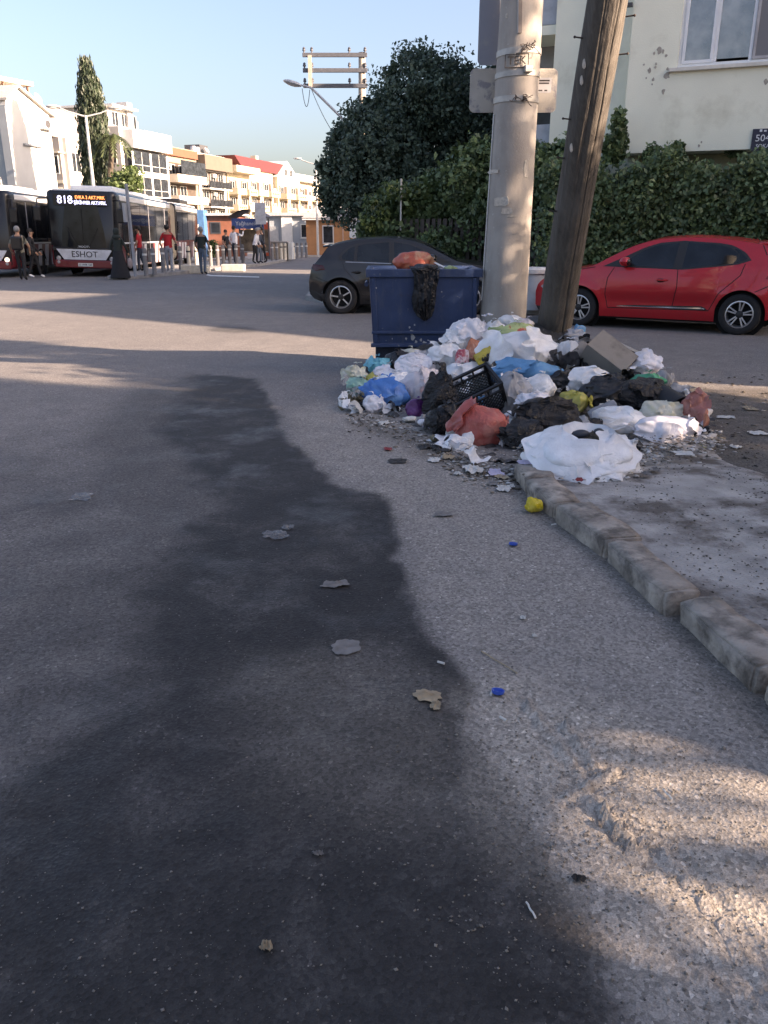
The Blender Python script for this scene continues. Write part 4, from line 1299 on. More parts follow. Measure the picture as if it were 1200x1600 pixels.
    def patch(poly, off, name, mat, par=None, sides=(-1, 1), rows=10, cols=14, thick=0):
        """sheet laid on the flank inside a convex-ish outline given in x, z"""
        zs = [q[1] for q in poly]
        z0, z1 = min(zs) + 1e-4, max(zs) - 1e-4
        ob_ = None
        for sg in sides:
            v, f = [], []
            for r_ in range(rows + 1):
                z = z0 + (z1 - z0) * r_ / rows
                ix = []
                for i_ in range(len(poly)):
                    (ax, az), (bx_, bz) = poly[i_], poly[(i_ + 1) % len(poly)]
                    if (az - z) * (bz - z) <= 0 and az != bz: ix.append(ax + (bx_ - ax) * (z - az) / (bz - az))
                a, c = min(ix), max(ix)
                for k in range(cols + 1):
                    x = a + (c - a) * k / cols
                    v.append((fx * x, sg * (yw(x, z) + off), z))
            n = cols + 1
            for r_ in range(rows):
                for k in range(cols): f.append((r_ * n + k, r_ * n + k + 1, (r_ + 1) * n + k + 1, (r_ + 1) * n + k))
            ob_ = MB().add(v, f).build(name, mat, par or o, smooth=True)
        return ob_
    def seam(pts, name='panel_gap', w=.006, mat=None, off=.0015):
        for sg in (-1, 1):
            q = MB()
            v = []
            for i_, (x, z) in enumerate(pts):
                a, c = pts[max(i_ - 1, 0)], pts[min(i_ + 1, len(pts) - 1)]
                d = Vector((c[0] - a[0], c[1] - a[1])).normalized()
                for e in (-w, w):
                    xx, zz_ = x - d.y * e, z + d.x * e
                    v.append((fx * xx, sg * (yw(xx, zz_) + off), zz_))
            q.add(v, [(2 * i_, 2 * i_ + 1, 2 * i_ + 3, 2 * i_ + 2) for i_ in range(len(pts) - 1)])
            q.build(name, mat or m_seam, body)
    def dens(pts, n=8):
        out = []
        for a, c in zip(pts[:-1], pts[1:]): out += [(a[0] + (c[0] - a[0]) * k / n, a[1] + (c[1] - a[1]) * k / n) for k in range(n)]
        return out + [pts[-1]]
    for q in spec['windows']:
        wn = patch(q, .004, 'side_window', m_cglass)
    if 'surround' in spec: patch(spec['surround'], .002, 'window_surround', m_plast, rows=14, cols=24)
    for q in spec['seams']: seam(dens(q))
    for q in spec.get('trims', []): patch(q[0], q[1], q[2], q[3], rows=3, cols=20)
    # windscreen and tailgate window on the top surface
    for nm_, x0, x1 in (('windscreen', *spec['screen']), ('rear_window', *spec['rear'])):
        q = MB()
        def tf(u, v_):
            x = x0 + (x1 - x0) * u
            p_ = top(x, (-1 + 2 * v_) * .90)
            e = .004
            d = Vector((0, 0, 1))
            sl = (zu(x + .01) - zu(x - .01)) / .02
            nn = Vector((-sl * fx, 0, 1)).normalized()
            return p_ + nn * .006
        q.grid(tf, 12, 10).build(nm_, m_cglass, o, smooth=True)
    # handles, mirrors, lamps
    for hx, hz_ in spec['handles']:
        for sg in (-1, 1):
            yy = yw(hx, hz_)
            h_ = MB().ball((fx * hx, sg * (yy + .012), hz_), (.10, .022, .018), 10).build('door_handle', paint if spec.get('hpaint') else m_chrome, o, smooth=True)
            MB().ball((fx * (hx - .02), sg * (yy + .001), hz_ - .005), (.07, .008, .032), 10).build('handle_cup', m_seam, h_, smooth=True)
    mx, mz = spec['mirror']
    for sg in (-1, 1):
        yy = yw(mx, mz)
        mo = MB().ball((fx * (mx + .02), sg * (yy + .13), mz + .05), (.095, .125, .075), 12).build('wing_mirror', paint, o, smooth=True)
        MB().bar((fx * mx, sg * (yy - .01), mz - .04), (fx * (mx + .02), sg * (yy + .10), mz + .0), .05, .035).build('mirror_foot', m_plast, mo)
        MB().ball((fx * (mx + .07), sg * (yy + .13), mz + .045), (.055, .105, .06), 10).build('mirror_glass', m_cglass, mo, smooth=True)
    for q in spec['lamps']: patch(q[0], q[1], q[2], q[3], rows=5, cols=8)
    if 'spoiler' in spec:
        x0, x1, z0 = spec['spoiler']
        sp_ = MB().grid(lambda u, v_: Vector((fx * (x0 + (x1 - x0) * u), (-1 + 2 * v_) * hw * .66, z0 + .035 * (1 - (2 * v_ - 1) ** 2) - .03 * u)), 4, 10)
        so = sp_.build('roof_spoiler', paint, o, smooth=True)
        so.modifiers.new('s', 'SOLIDIFY').thickness = .03
    # wheels
    for c in (wf, wr):
        for sg in (-1, 1):
            Mw = Matrix.Translation((fx * c, sg * (hw - .115), zc)) @ Matrix.Rotation(R(-90 * sg), 4, 'X')
            if sg < 0: Mw = Matrix.Translation((fx * c, sg * (hw - .115), zc)) @ Matrix.Rotation(R(90), 4, 'X')
            r = rw; ri = spec['rim']
            wl_ = MB().lathe([(ri, -.095), (r * .93, -.098), (r * .985, -.08), (r, -.06), (r, .06), (r * .985, .08), (r * .93, .098), (ri + .012, .095), (ri, .085)], 40, M=Mw, close=True).build('wheel', m_tyre, o, smooth=True, angle=60)
            rim = MB().lathe([(ri, .06), (ri + .004, .088), (ri - .012, .092), (ri - .02, .07), (ri - .03, -.02)], 40, M=Mw).build('rim', m_alloy, wl_, smooth=True)
            MB().lathe([(.001, -.02), (ri - .02, -.02)], 30, M=Mw).build('brake_disc', m_wellk, wl_)
            q = MB()
            for k in range(5):
                a = 2 * math.pi * k / 5 + spec.get('phase', .3)
                for e in spec['spoke']:
                    p0 = Vector((.055 * math.cos(a + e * 1.2), .055 * math.sin(a + e * 1.2), .07))
                    p1 = Vector(((ri - .012) * math.cos(a + e), (ri - .012) * math.sin(a + e), .078))
                    q.bar(Mw @ p0, Mw @ p1, spec['sw'], .025, up=(0, 1, 0))
            q.build('spokes', m_alloy, wl_, bevel=.003)
            MB().lathe([(.001, .085), (.035, .083), (.06, .07), (.06, .03)], 16, M=Mw).build('hub_cap', m_plast if spec.get('darkhub') else m_alloy, wl_, smooth=True)
    return o
# --- red hatchback
m_red = car_paint('paint_red', (.50, .010, .018), .25)
wA, wB = G(903, 509.5), G(1148, 523.5)
d = (wB - wA); d.z = 0
rzR = math.atan2(d.y, d.x)
clio = dict(L=4.06, W=1.74, r=.315, rim=.205, wheels=(.86, .86 + 2.58), paint=m_red, sw=.022, spoke=(-.17, .17), phase=.2, darkhub=True,
    upper=[(0, .55), (.06, .68), (.25, .80), (.6, .905), (1.02, .99), (1.35, 1.16), (1.72, 1.335), (2.1, 1.425), (2.55, 1.45), (3.05, 1.425), (3.5, 1.365), (3.72, 1.32), (3.86, 1.12), (3.98, .98), (4.04, .85), (4.06, .62)],
    lower=[(0, .32), (.12, .22), (.45, .20), (1.2, .19), (3.1, .19), (3.75, .22), (3.98, .29), (4.06, .40)],
    windows=[[(1.50, 1.00), (1.62, 1.10), (1.88, 1.27), (2.10, 1.345), (2.38, 1.375), (2.36, .985)], [(2.50, .99), (2.52, 1.378), (2.85, 1.365), (3.12, 1.32), (3.30, 1.21), (3.26, 1.07)], [(3.285, 1.08), (3.325, 1.20), (3.22, 1.29), (3.30, 1.27), (3.44, 1.14)]],
    surround=[(1.20, .985), (1.60, 1.17), (1.86, 1.30), (2.10, 1.372), (2.45, 1.402), (2.85, 1.39), (3.20, 1.335), (3.40, 1.23), (3.50, 1.12), (3.30, 1.05), (2.5, .965)],
    seams=[[(1.42, .98), (1.33, .82), (1.31, .55), (1.36, .34)], [(2.44, .965), (2.46, .7), (2.40, .34)], [(3.42, 1.07), (3.38, .90), (3.10, .62), (2.98, .36)], [(1.36, .335), (2.98, .355)], [(.50, .86), (.8, .93), (1.1, .985)], [(3.62, .66), (3.90, .80)], [(3.62, 1.34), (3.70, 1.20)]],
    trims=[([(1.45, .355), (1.52, .385), (2.2, .405), (2.86, .415), (2.96, .375), (2.9, .35)], .004, 'sill_plastic', m_plast), ([(1.50, .362), (1.53, .372), (2.86, .395), (2.93, .375), (2.88, .365)], .012, 'sill_chrome', m_chrome), ([(.02, .30), (.30, .30), (.42, .20), (.1, .2)], .004, 'bumper_lip', m_plast)],
    screen=(1.10, 1.78), rear=(3.74, 3.97), handles=[(2.22, .80)], hpaint=True, mirror=(1.60, 1.03),
    lamps=[([(3.74, .86), (3.78, .93), (4.00, .97), (4.03, .84), (3.93, .79)], .006, 'tail_lamp', PM('tail_red', (.35, .01, .012), .1, var=.5, vs=16)), ([(.10, .62), (.30, .76), (.48, .79), (.42, .70), (.2, .60)], .006, 'headlight', m_lens)],
    spoiler=(3.55, 3.84, 1.385))
# origin so that the near wheels stand on their marks
dirv = d.normalized()
nrmv = Vector((-dirv.y, dirv.x, 0))
orig = (wA + wB) / 2 - dirv * (.86 + 1.29) + nrmv * (.87 - .115 + .08)
hatchback('red hatchback parked by the hedge behind the leaning wooden pole', (orig.x, orig.y, 0), rzR, False, clio)
# --- dark grey hatchback
m_dk = car_paint('paint_dark_grey', (.020, .019, .020), .45)
p208 = dict(L=4.05, W=1.76, r=.325, rim=.215, wheels=(.86, .86 + 2.54), paint=m_dk, sw=.026, spoke=(0.0, .0), phase=.5, darkhub=True,
    upper=[(0, .55), (.06, .70), (.25, .82), (.6, .92), (1.05, .99), (1.4, 1.14), (1.75, 1.305), (2.1, 1.40), (2.5, 1.43), (3.0, 1.405), (3.4, 1.34), (3.62, 1.285), (3.80, 1.08), (3.92, .95), (4.0, .84), (4.05, .62)],
    lower=[(0, .32), (.12, .22), (.45, .20), (1.2, .19), (3.1, .19), (3.75, .22), (3.98, .30), (4.05, .42)],
    windows=[[(1.46, .98), (1.62, 1.09), (1.88, 1.25), (2.10, 1.325), (2.36, 1.355), (2.34, .965)], [(2.44, .97), (2.46, 1.357), (2.80, 1.345), (3.06, 1.30), (3.08, 1.0)], [(3.14, 1.01), (3.12, 1.28), (3.24, 1.24), (3.38, 1.10), (3.36, 1.03)]],
    surround=[(1.20, .965), (1.60, 1.15), (1.86, 1.28), (2.10, 1.352), (2.45, 1.382), (2.85, 1.37), (3.16, 1.315), (3.34, 1.21), (3.46, 1.08), (3.40, 1.0), (2.5, .945)],
    seams=[[(1.42, .96), (1.33, .82), (1.31, .55), (1.36, .34)], [(2.40, .945), (2.42, .7), (2.38, .34)], [(3.36, .99), (3.32, .86), (3.06, .60), (2.98, .36)], [(1.36, .335), (2.98, .355)], [(3.60, .60), (3.90, .70)]],
    trims=[([(wv[0], wv[1])for wv in ((1.42, .20), (1.40, .27), (2.95, .28), (2.95, .20))], .006, 'sill_plastic', m_plast), ([(2.4, .955), (2.4, .975), (3.3, 1.0), (3.3, .985)], .006, 'window_chrome', PM('soft_chrome', (.30, .30, .31), .3, metal=.8)), ([(3.62, .20), (3.70, .42), (4.02, .46), (4.04, .36), (3.9, .25)], .005, 'rear_bumper_plastic', m_plast)],
    screen=(1.12, 1.74), rear=(3.64, 3.90), handles=[(3.08, .80), (2.16, .79)], hpaint=True, mirror=(1.58, 1.02),
    lamps=[([(3.70, .84), (3.74, .93), (3.95, .95), (4.0, .86), (3.9, .82)], .006, 'tail_lamp', PM('tail_dark', (.05, .01, .012), .1, var=.5, vs=16)), ([(.10, .62), (.30, .76), (.48, .79), (.42, .70), (.2, .60)], .006, 'headlight', m_lens)],
    spoiler=(3.42, 3.78, 1.315))
wR = G(533, 490.5)
aD = R(-5)
dirv = Vector((math.cos(aD), math.sin(aD), 0))         # towards the nose
nrmv = Vector((-dirv.y, dirv.x, 0))
orig = wR + dirv * (.86 + 2.54) + nrmv * (.88 - .115 + .08)
hatchback('dark grey hatchback parked behind the blue container', (orig.x, orig.y, 0), aD, True, p208)

# ================================================================ yellow house on the right
m_yel = PM('yellow_plaster', (.80, .80, .66), .85, var=.05, vs=1.1, bump=.25, bs=45, dirt=(.50, .48, .36), ds=.7, dlo=.55, dhi=.8)
m_patch = PM('bare_plaster', (.36, .33, .28), .9, var=.25, vs=9)
m_wglass = None
ZP = 3.05
Lc, Rc = G(970, 240, ZP), G(1200, 232, ZP)
wd = (Rc - Lc); wd.z = 0; wd.normalize()
rzY = math.atan2(wd.y, wd.x)
wn_ = Vector((wd.y, -wd.x, 0))                          # outwards, to the street
house = thing('apartment_building', 'pale yellow house with white window above the leafy hedge', 'building', (Lc.x, Lc.y, 0), rzY)
def wallpt(px, py, setb=0.0):
    """local x, z on the street wall (set back by setb) seen at a pixel"""
    X, Y, Zr = ray(px, py)
    base = Vector((Lc.x, Lc.y, 0)) - wn_ * setb
    t_ = (base.x * wn_.x + base.y * wn_.y) / (X * wn_.x + Y * wn_.y)
    p_ = Vector((X * t_, Y * t_, CAM_H + Zr * t_))
    return (p_ - base).dot(wd), p_.z
xr, _ = wallpt(862, 150, .7)
x0, z0 = wallpt(1058, 103)
z0 = wallpt(1120, 102)[1]
TOP, WR = 10.2, 12.0
x1, z1 = x0 + 2.15, z0 + 1.55
q = MB().box(0, x0, 0, .3, ZP, TOP).box(x1, WR, 0, .3, ZP, TOP).box(x0, x1, 0, .3, ZP, z0).box(x0, x1, 0, .3, z1, TOP)
q.box(0, WR, .302, 12, ZP + .002, ZP + .3).box(0, .28, .302, 12, ZP + .3, TOP).box(WR - .3, WR, .302, 12, ZP + .3, TOP).box(.282, WR - .302, 11.7, 12, ZP + .3, TOP).box(.1, WR - .1, .1, 11.9, TOP + .002, TOP + .25)
q.build('wall', m_yel, house)
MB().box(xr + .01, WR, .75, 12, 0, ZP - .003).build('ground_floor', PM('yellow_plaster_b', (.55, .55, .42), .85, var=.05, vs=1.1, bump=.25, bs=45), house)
MB().box(xr, -.003, .7, 12, ZP, TOP).box(xr + .005, .3, .7, .749, 0, ZP - .003).build('side_wall', m_yel, house)
# window: reveal, frame, panes, sill
frm = MB()
def ring(f, a, b, c, d_, t_, y0, y1):
    f.box(a, b, y0, y1, c, c + t_).box(a, b, y0, y1, d_ - t_, d_).box(a, a + t_, y0, y1, c + t_, d_ - t_).box(b - t_, b, y0, y1, c + t_, d_ - t_)
m_wfr = PM('upvc_frame', (.72, .74, .76), .35, var=.04)
w1 = x0 + .66; w2 = x0 + 1.28
ring(frm, x0 + .003, x1 - .003, z0 + .003, z1 - .003, .06, .05, .13)
frm.box(w1 - .03, w1 + .03, .05, .13, z0 + .065, z1 - .065).box(w2 - .03, w2 + .03, .05, .13, z0 + .065, z1 - .065)
win_o = frm.build('window', m_wfr, house, bevel=.006)
sash = MB()
ring(sash, x0 + .065, w1 - .032, z0 + .065, z1 - .065, .055, .035, .075)
sash.build('sash', m_wfr, win_o, bevel=.006)
sash = MB()
ring(sash, w2 + .034, x1 - .07, z0 + .068, z1 - .068, .05, .025, .055)
sash.build('screen_sash', PM('screen_frame', (.36, .35, .36), .5), win_o, bevel=.004)
m, t, p = new_mat('window_clear')
co = coord(t)
p.inputs['Base Color'].default_value = (.10, .11, .12, 1)
p.inputs['Roughness'].default_value = .03
p.inputs['Specular IOR Level'].default_value = 1.0
p.inputs['IOR'].default_value = 1.9
t.links.new(ramp(t, noise_n(t, co, 2.5, 4), [(.35, (.05, .055, .06)), (.65, (.22, .22, .21))]), p.inputs['Base Color'])
t.links.new(bump_n(t, noise_n(t, co, 1.2, 2), .12, .05), p.inputs['Normal'])
m_wglass = m
for a, b, y_ in ((x0 + .118, w1 - .085, .055), (w1 + .032, w2 - .032, .09)):
    MB().box(a, b, y_, y_ + .006, z0 + .12, z1 - .12).build('pane', m_wglass, win_o)
MB().box(w2 + .084, x1 - .12, .04, .044, z0 + .118, z1 - .118).build('insect_screen', PM('insect_mesh', (.17, .17, .18), .7, var=.2, vs=300), win_o)
sil = MB().box(x0 - .14, x1 + .14, -.09, .05, z0 - .07, z0 - .002).build('sill', PM('sill_stone', (.62, .60, .54), .7, var=.1), win_o, bevel=.008)
# plaster damage
rng = random.Random(5)
def blot(px, py, r, seed):
    xx, zz_ = wallpt(px, py)
    poly = []
    for k in range(11):
        a = 2 * math.pi * k / 11
        rr = r * (.6 + .6 * rng.random())
        poly.append((xx + rr * math.cos(a) * .8, zz_ + rr * math.sin(a)))
    MB().prism(poly, -.004, -.001, M=Matrix(((1, 0, 0, 0), (0, 0, 1, 0), (0, 1, 0, 0), (0, 0, 0, 1)))).build('plaster_patch', m_patch, house)
for i_, (a, b, r) in enumerate([(1030, 79, .06), (1036, 80, .04), (1022, 83, .03), (1041, 87, .03), (1015, 110, .055), (1024, 105, .03), (1021, 124, .035), (1025, 100, .025), (1036, 143, .05), (1042, 118, .075), (1010, 122, .02), (1197, 128, .05), (1019, 132, .02), (1043, 108, .03), (1092, 228, .03), (1096, 222, .02), (1006, 101, .02)]): blot(a, b, r, i_)
# street plate
xa, zb = wallpt(1172, 236)
zt_ = wallpt(1174, 202)[1]
pl = MB().box(xa, xa + .52, -.03, -.004, zb, zt_).build('street_plate', PM('plate_navy', (.018, .020, .045), .4), house, bevel=.005)
m_ptxt = PM('plate_white', (.72, .73, .75), .5, var=.08)
hh = zt_ - zb
text_mesh('plate_number', '504/2', hh * .44, m_ptxt, pl, Matrix.Translation((xa + .26, -.033, zb + hh * .56)) @ FACE_Y, xs=1.05)
text_mesh('plate_street', 'SOKAK', hh * .25, m_ptxt, pl, Matrix.Translation((xa + .24, -.033, zb + hh * .20)) @ FACE_Y)
mk = MB()
for k in range(5): mk.box(xa + .12 + k * .075, xa + .165 + k * .075, -.034, -.031, zb + hh * .86, zb + hh * (.93 if k % 2 else .97))
mk.build('plate_emblem', m_ptxt, pl)
# recessed balcony left of the side wall
MB().box(xr - 1.0, xr - .003, 1.9, 12, 0, TOP).build('recess_wall', PM('recess_dark', (.30, .30, .29), .85, var=.1), house)
for z in (2.75, 5.45, 8.15):
    bl = MB().box(xr - .95, xr - .004, .78, 1.898, z, z + .18).build('balcony', m_yel, house)
    MB().box(xr - .95, xr - .004, .78, .85, z + .19, z + 1.0).build('balcony_panel', PM('balcony_grey', (.34, .38, .42), .6, var=.15), bl)
    dn = MB().box(xr - .9, xr - .1, 1.85, 1.897, z + .2, z + 2.2).build('balcony_door', m_frame, house)
    MB().box(xr - .82, xr - .18, 1.83, 1.849, z + .3, z + 2.1).build('pane', m_glass, dn)
# iron bracket stubs
a, b = wallpt(985, 9)
MB().box(a - .1, a + .05, -.12, -.003, b - .03, b + .03).build('iron_bracket', m_rail, house)

# ---------------------------------------------------------------- garden wall and slat fence under the hedge
FL = [Vector((-.3, 20.2, .12)), Vector((3.3, 17.9, .12)), Vector((9.3, 15.25, .12)), Vector((14, 13.3, .12))]
fence = thing('garden_fence', 'dark slatted fence on a low white wall under the hedge', 'fence', (0, 0, 0), 0)
m_lw = PM('low_wall_white', (.45, .45, .43), .9, var=.2, vs=3, dirt=(.2, .18, .16), ds=3)
m_slat = PM('fence_slat', (.055, .045, .038), .8, var=.3, vs=6)
lw = MB()
cp = MB()
for a, b in zip(FL[:-1], FL[1:]):
    mid_ = (a + b) / 2
    lw.bar(a + Vector((0, 0, .22)), b + Vector((0, 0, .22)), .22, .44)
    cp.bar(a + Vector((0, 0, .49)), b + Vector((0, 0, .49)), .30, .09)
lwo = lw.build('low_wall', m_lw, fence)
cp.build('coping', m_lw, lwo)
slat_me = None
for a, b in zip(FL[:-1], FL[1:]):
    n = int((b - a).length / .145)
    for k in range(n):
        p_ = a.lerp(b, (k + .5) / n)
        if slat_me is None:
            so = MB().box(-.045, .045, -.012, .012, .55, 1.72).build('slat', m_slat, fence)
            slat_me = so.data
        else:
            so = bpy.data.objects.new('slat', slat_me)
            C.objects.link(so)
            so.parent = fence
        so.location = p_
        so.rotation_euler = (0, 0, math.atan2((b - a).y, (b - a).x))
    for z in (.75, 1.5): MB().bar(a + Vector((0, .03, z)), b + Vector((0, .03, z)), .03, .06).build('rail', m_slat, fence)
# pale gate pier with rounded top seen between the poles
pc = A(836, 470, 15.6)
o = thing('waste_drum', 'pale grey bin with white rim between the two poles by the fence', 'bin', (pc.x + .05, 16.2, .0), 0)
MB().lathe([(.001, .1), (.16, .1), (.24, .78), (.24, .80), (.001, .80)], 20).build('body', PM('bin_pale', (.42, .45, .47), .6, var=.1), o, smooth=True)
MB().lathe([(.24, .79), (.29, .79), (.30, .86), (.27, .90), (.001, .90)], 20).build('rim', PM('bin_rim', (.6, .6, .58), .6), o, smooth=True)

# ================================================================ buildings out of the picture that throw the shade
def shade_house(label, corner, rz, w, d, h, col):
    o = thing('apartment_building', label, 'building', corner, rz)
    MB().box(0, w, 0, d, 0, h).build('wall', col, o)
    MB().box(-.3, w + .3, -.3, d + .3, h + .002, h + .25).build('roof', m_tile, o)
    for z in np.arange(1.0, h - 2, 2.9):
        for xx in np.arange(1.0, w - 1.5, 2.6): win(o, xx, xx + 1.3, z, z + 1.4)
    return o
# ================================================================ foliage
def leaf_mat(name, cols, trans=.25, rough=.5):
    m, t, p = new_mat(name)
    gn = t.nodes.new('ShaderNodeNewGeometry')
    c = ramp(t, gn.outputs['Random Per Island'], [(0, cols[0]), (.5, cols[1]), (1, cols[2])])
    co = coord(t)
    c = mix(t, .7, c, ramp(t, noise_n(t, co, 2.2, 4), [(.3, .45), (.7, 1.5)]), 'MULTIPLY')
    t.links.new(c, p.inputs['Base Color'])
    p.inputs['Roughness'].default_value = rough
    p.inputs['Specular IOR Level'].default_value = .5
    tr = t.nodes.new('ShaderNodeBsdfTranslucent')
    t.links.new(c, tr.inputs['Color'])
    ms = t.nodes.new('ShaderNodeMixShader')
    ms.inputs[0].default_value = trans
    t.links.new(p.outputs[0], ms.inputs[1])
    t.links.new(tr.outputs[0], ms.inputs[2])
    t.links.new(ms.outputs[0], t.nodes['Material Output'].inputs['Surface'])
    return m
m_lfd = leaf_mat('leaf_dark', [(.048, .080, .060), (.08, .125, .088), (.13, .18, .12)])
m_lfh = leaf_mat('leaf_hedge', [(.05, .086, .036), (.095, .15, .062), (.16, .225, .10)])
m_lfl = leaf_mat('leaf_light', [(.045, .075, .022), (.075, .115, .034), (.12, .165, .055)])
m_cyp = leaf_mat('leaf_cypress', [(.020, .036, .020), (.034, .052, .028), (.05, .066, .034)], .1)
m_palm = leaf_mat('leaf_palm', [(.04, .06, .02), (.06, .08, .03), (.09, .10, .04)], .15)
m_bark = PM('bark', (.075, .058, .042), .9, var=.35, vs=14, bump=.7, bs=30)
rngf = np.random.RandomState(21)
def leaves(name, pts, size, mat, parent, nrm=None, jit=.6, asp=.62, up=.0):
    """one small folded leaf (two triangles sharing an edge as a quad) at every point"""
    n = len(pts)
    d = rngf.normal(size=(n, 3))
    if nrm is not None: d = d * jit + nrm
    d[:, 2] += up
    d /= np.linalg.norm(d, axis=1)[:, None] + 1e-9
    a = rngf.normal(size=(n, 3))
    u = np.cross(d, a)
    u /= np.linalg.norm(u, axis=1)[:, None] + 1e-9
    w = np.cross(d, u)
    s = (size * (.6 + .8 * rngf.rand(n)))[:, None]
    c = pts
    fold = d * s * .22
    v = np.stack([c - u * s, c + w * s * asp + fold, c + u * s, c - w * s * asp + fold], 1).reshape(-1, 3)
    f = np.arange(n * 4).reshape(-1, 4)
    return np_mesh(name, v, f, mat, parent)
def blob_points(blobs, n, clump=.28, per=60, shell=.55):
    """clumped points in a union of ellipsoids (c, r), pushed towards the outside"""
    vol = np.array([r[0] * r[1] * r[2] for c, r in blobs])
    pr = vol / vol.sum()
    m_ = max(1, n // per)
    ids = rngf.choice(len(blobs), m_, p=pr)
    d = rngf.normal(size=(m_, 3))
    d /= np.linalg.norm(d, axis=1)[:, None]
    rr = (shell + (1 - shell) * rngf.rand(m_)) ** .6
    cs = np.array([blobs[i_][0] for i_ in ids]) + d * rr[:, None] * np.array([blobs[i_][1] for i_ in ids])
    q = np.clip(rngf.normal(size=(m_, per, 3)), -1.5, 1.5) * clump * (.6 + .8 * rngf.rand(m_))[:, None, None]
    out = (cs[:, None, :] + q).reshape(-1, 3)
    dn = np.repeat(d, per, 0)
    return out, dn
def limb_tree(o, base, crown_pts, r0, n=16, mat=None, h0=.5):
    """tapered trunk with limbs reaching into the crown"""
    rr = random.Random(len(crown_pts))
    top_ = Vector(crown_pts.mean(0))
    b = Vector(base)
    fork = b.lerp(top_, h0)
    q = MB().tube([b, b.lerp(fork, .35) + Vector((.05, .03, 0)), fork, b.lerp(top_, .85)], [r0 * 1.25, r0, r0 * .7, r0 * .25], 10)
    for k in range(n):
        e = Vector(crown_pts[rr.randrange(len(crown_pts))])
        s_ = fork.lerp(top_, rr.random() * .6)
        mid_ = s_.lerp(e, .5) + Vector((0, 0, .15))
        q.tube([s_, mid_, s_.lerp(e, .92)], [r0 * .38, r0 * .22, r0 * .06], 6)
    return q.build('trunk', mat or m_bark, o, smooth=True)
def px_blob(px, py, rx, ry, Y, ryd):
    c = A(px, py, Y)
    k = depth(c) / FPX
    return (np.array([c.x, c.y, c.z]), np.array([rx * k, ryd, ry * k]))

# --- big dark tree
YT = 25.0
o = thing('broadleaf_tree', 'big dark broadleaf tree behind the dark hatchback', 'tree', (A(640, 370, YT).x, YT, 0), 0)
bl = [px_blob(652, 154, 66, 66, YT, 1.7), px_blob(600, 230, 80, 70, YT, 1.8), px_blob(698, 164, 58, 72, YT, 1.6), px_blob(560, 262, 52, 60, YT, 1.3), px_blob(530, 268, 32, 42, YT, 1.0), px_blob(640, 290, 105, 70, YT, 2.0), px_blob(735, 240, 60, 110, YT + .5, 1.5), px_blob(545, 318, 36, 34, YT, 1.0), px_blob(780, 200, 50, 90, YT + 1, 1.4)]
pts, dn = blob_points(bl, 84000, .16, 60, .35)
org = np.array([o.location.x, o.location.y, 0])
limb_tree(o, (0, 0, 0), pts - org, .2, 22, h0=.45)
leaves('crown', pts - org, .058, m_lfd, o, dn, 1.1)
# sparse twigs that break the outline
tw, dn = blob_points([px_blob(a, b, 9, 14, YT, .5) for a, b in ((612, 122), (580, 170), (544, 205), (530, 215), (508, 265), (505, 300), (514, 325), (558, 190))], 2600, .09, 40, .2)
leaves('twigs', tw - org, .07, m_lfd, o)

# --- hedge of climbing shrubs along the fence
HL = [Vector((-.6, 19.7, 0)), Vector((3.3, 17.25, 0)), Vector((9.3, 14.75, 0)), Vector((15, 12.4, 0))]
def hedge_points(i0, t0, t1, n, zlo, zhi, thick, clump=.11, per=40):
    m_ = n // per
    a, b = HL[i0], HL[i0 + 1]
    d = (b - a)
    t_ = t0 + (t1 - t0) * rngf.rand(m_)
    nr = np.array([d.y, -d.x]) / d.length
    zt = zhi + .16 * np.sin(t_ * 23) + .12 * np.sin(t_ * 57 + 1)
    zz_ = zlo + (zt - zlo) * rngf.rand(m_) ** .85
    bulge = .16 * vnoise(np.c_[t_ * d.length * 1.3, zz_ * 1.3, np.zeros(m_)]) + .10 * vnoise(np.c_[t_ * d.length * 3.1, zz_ * 3.1, np.ones(m_)])
    off = thick * (.5 - rngf.rand(m_) ** 1.8) + bulge
    c = np.c_[a.x + d.x * t_ + nr[0] * off, a.y + d.y * t_ + nr[1] * off, zz_]
    q = c[:, None, :] + rngf.normal(size=(m_, per, 3)) * clump
    nn = np.tile(np.array([nr[0], nr[1], .35]), (m_ * per, 1))
    return q.reshape(-1, 3), nn
hd = thing('hedge', 'tall leafy hedge along the garden of the yellow house', 'hedge', (0, 0, 0), 0)
p1, n1_ = hedge_points(1, 0, 1, 100000, .6, 2.62, .75)
p2, n2_ = hedge_points(2, 0, .35, 11000, .6, 2.62, .75)
leaves('foliage', np.r_[p1, p2], .045, m_lfh, hd, np.r_[n1_, n2_], .8)
st = MB()
for k in range(34):
    b = HL[1].lerp(HL[2], (k + .5) / 34)
    st.tube([b + Vector((0, .25, .1)), b + Vector((.1, .2, 1.2)), b + Vector((-.1, .1, 2.6))], [.035, .025, .01], 6)
st.build('stems', m_bark, hd)
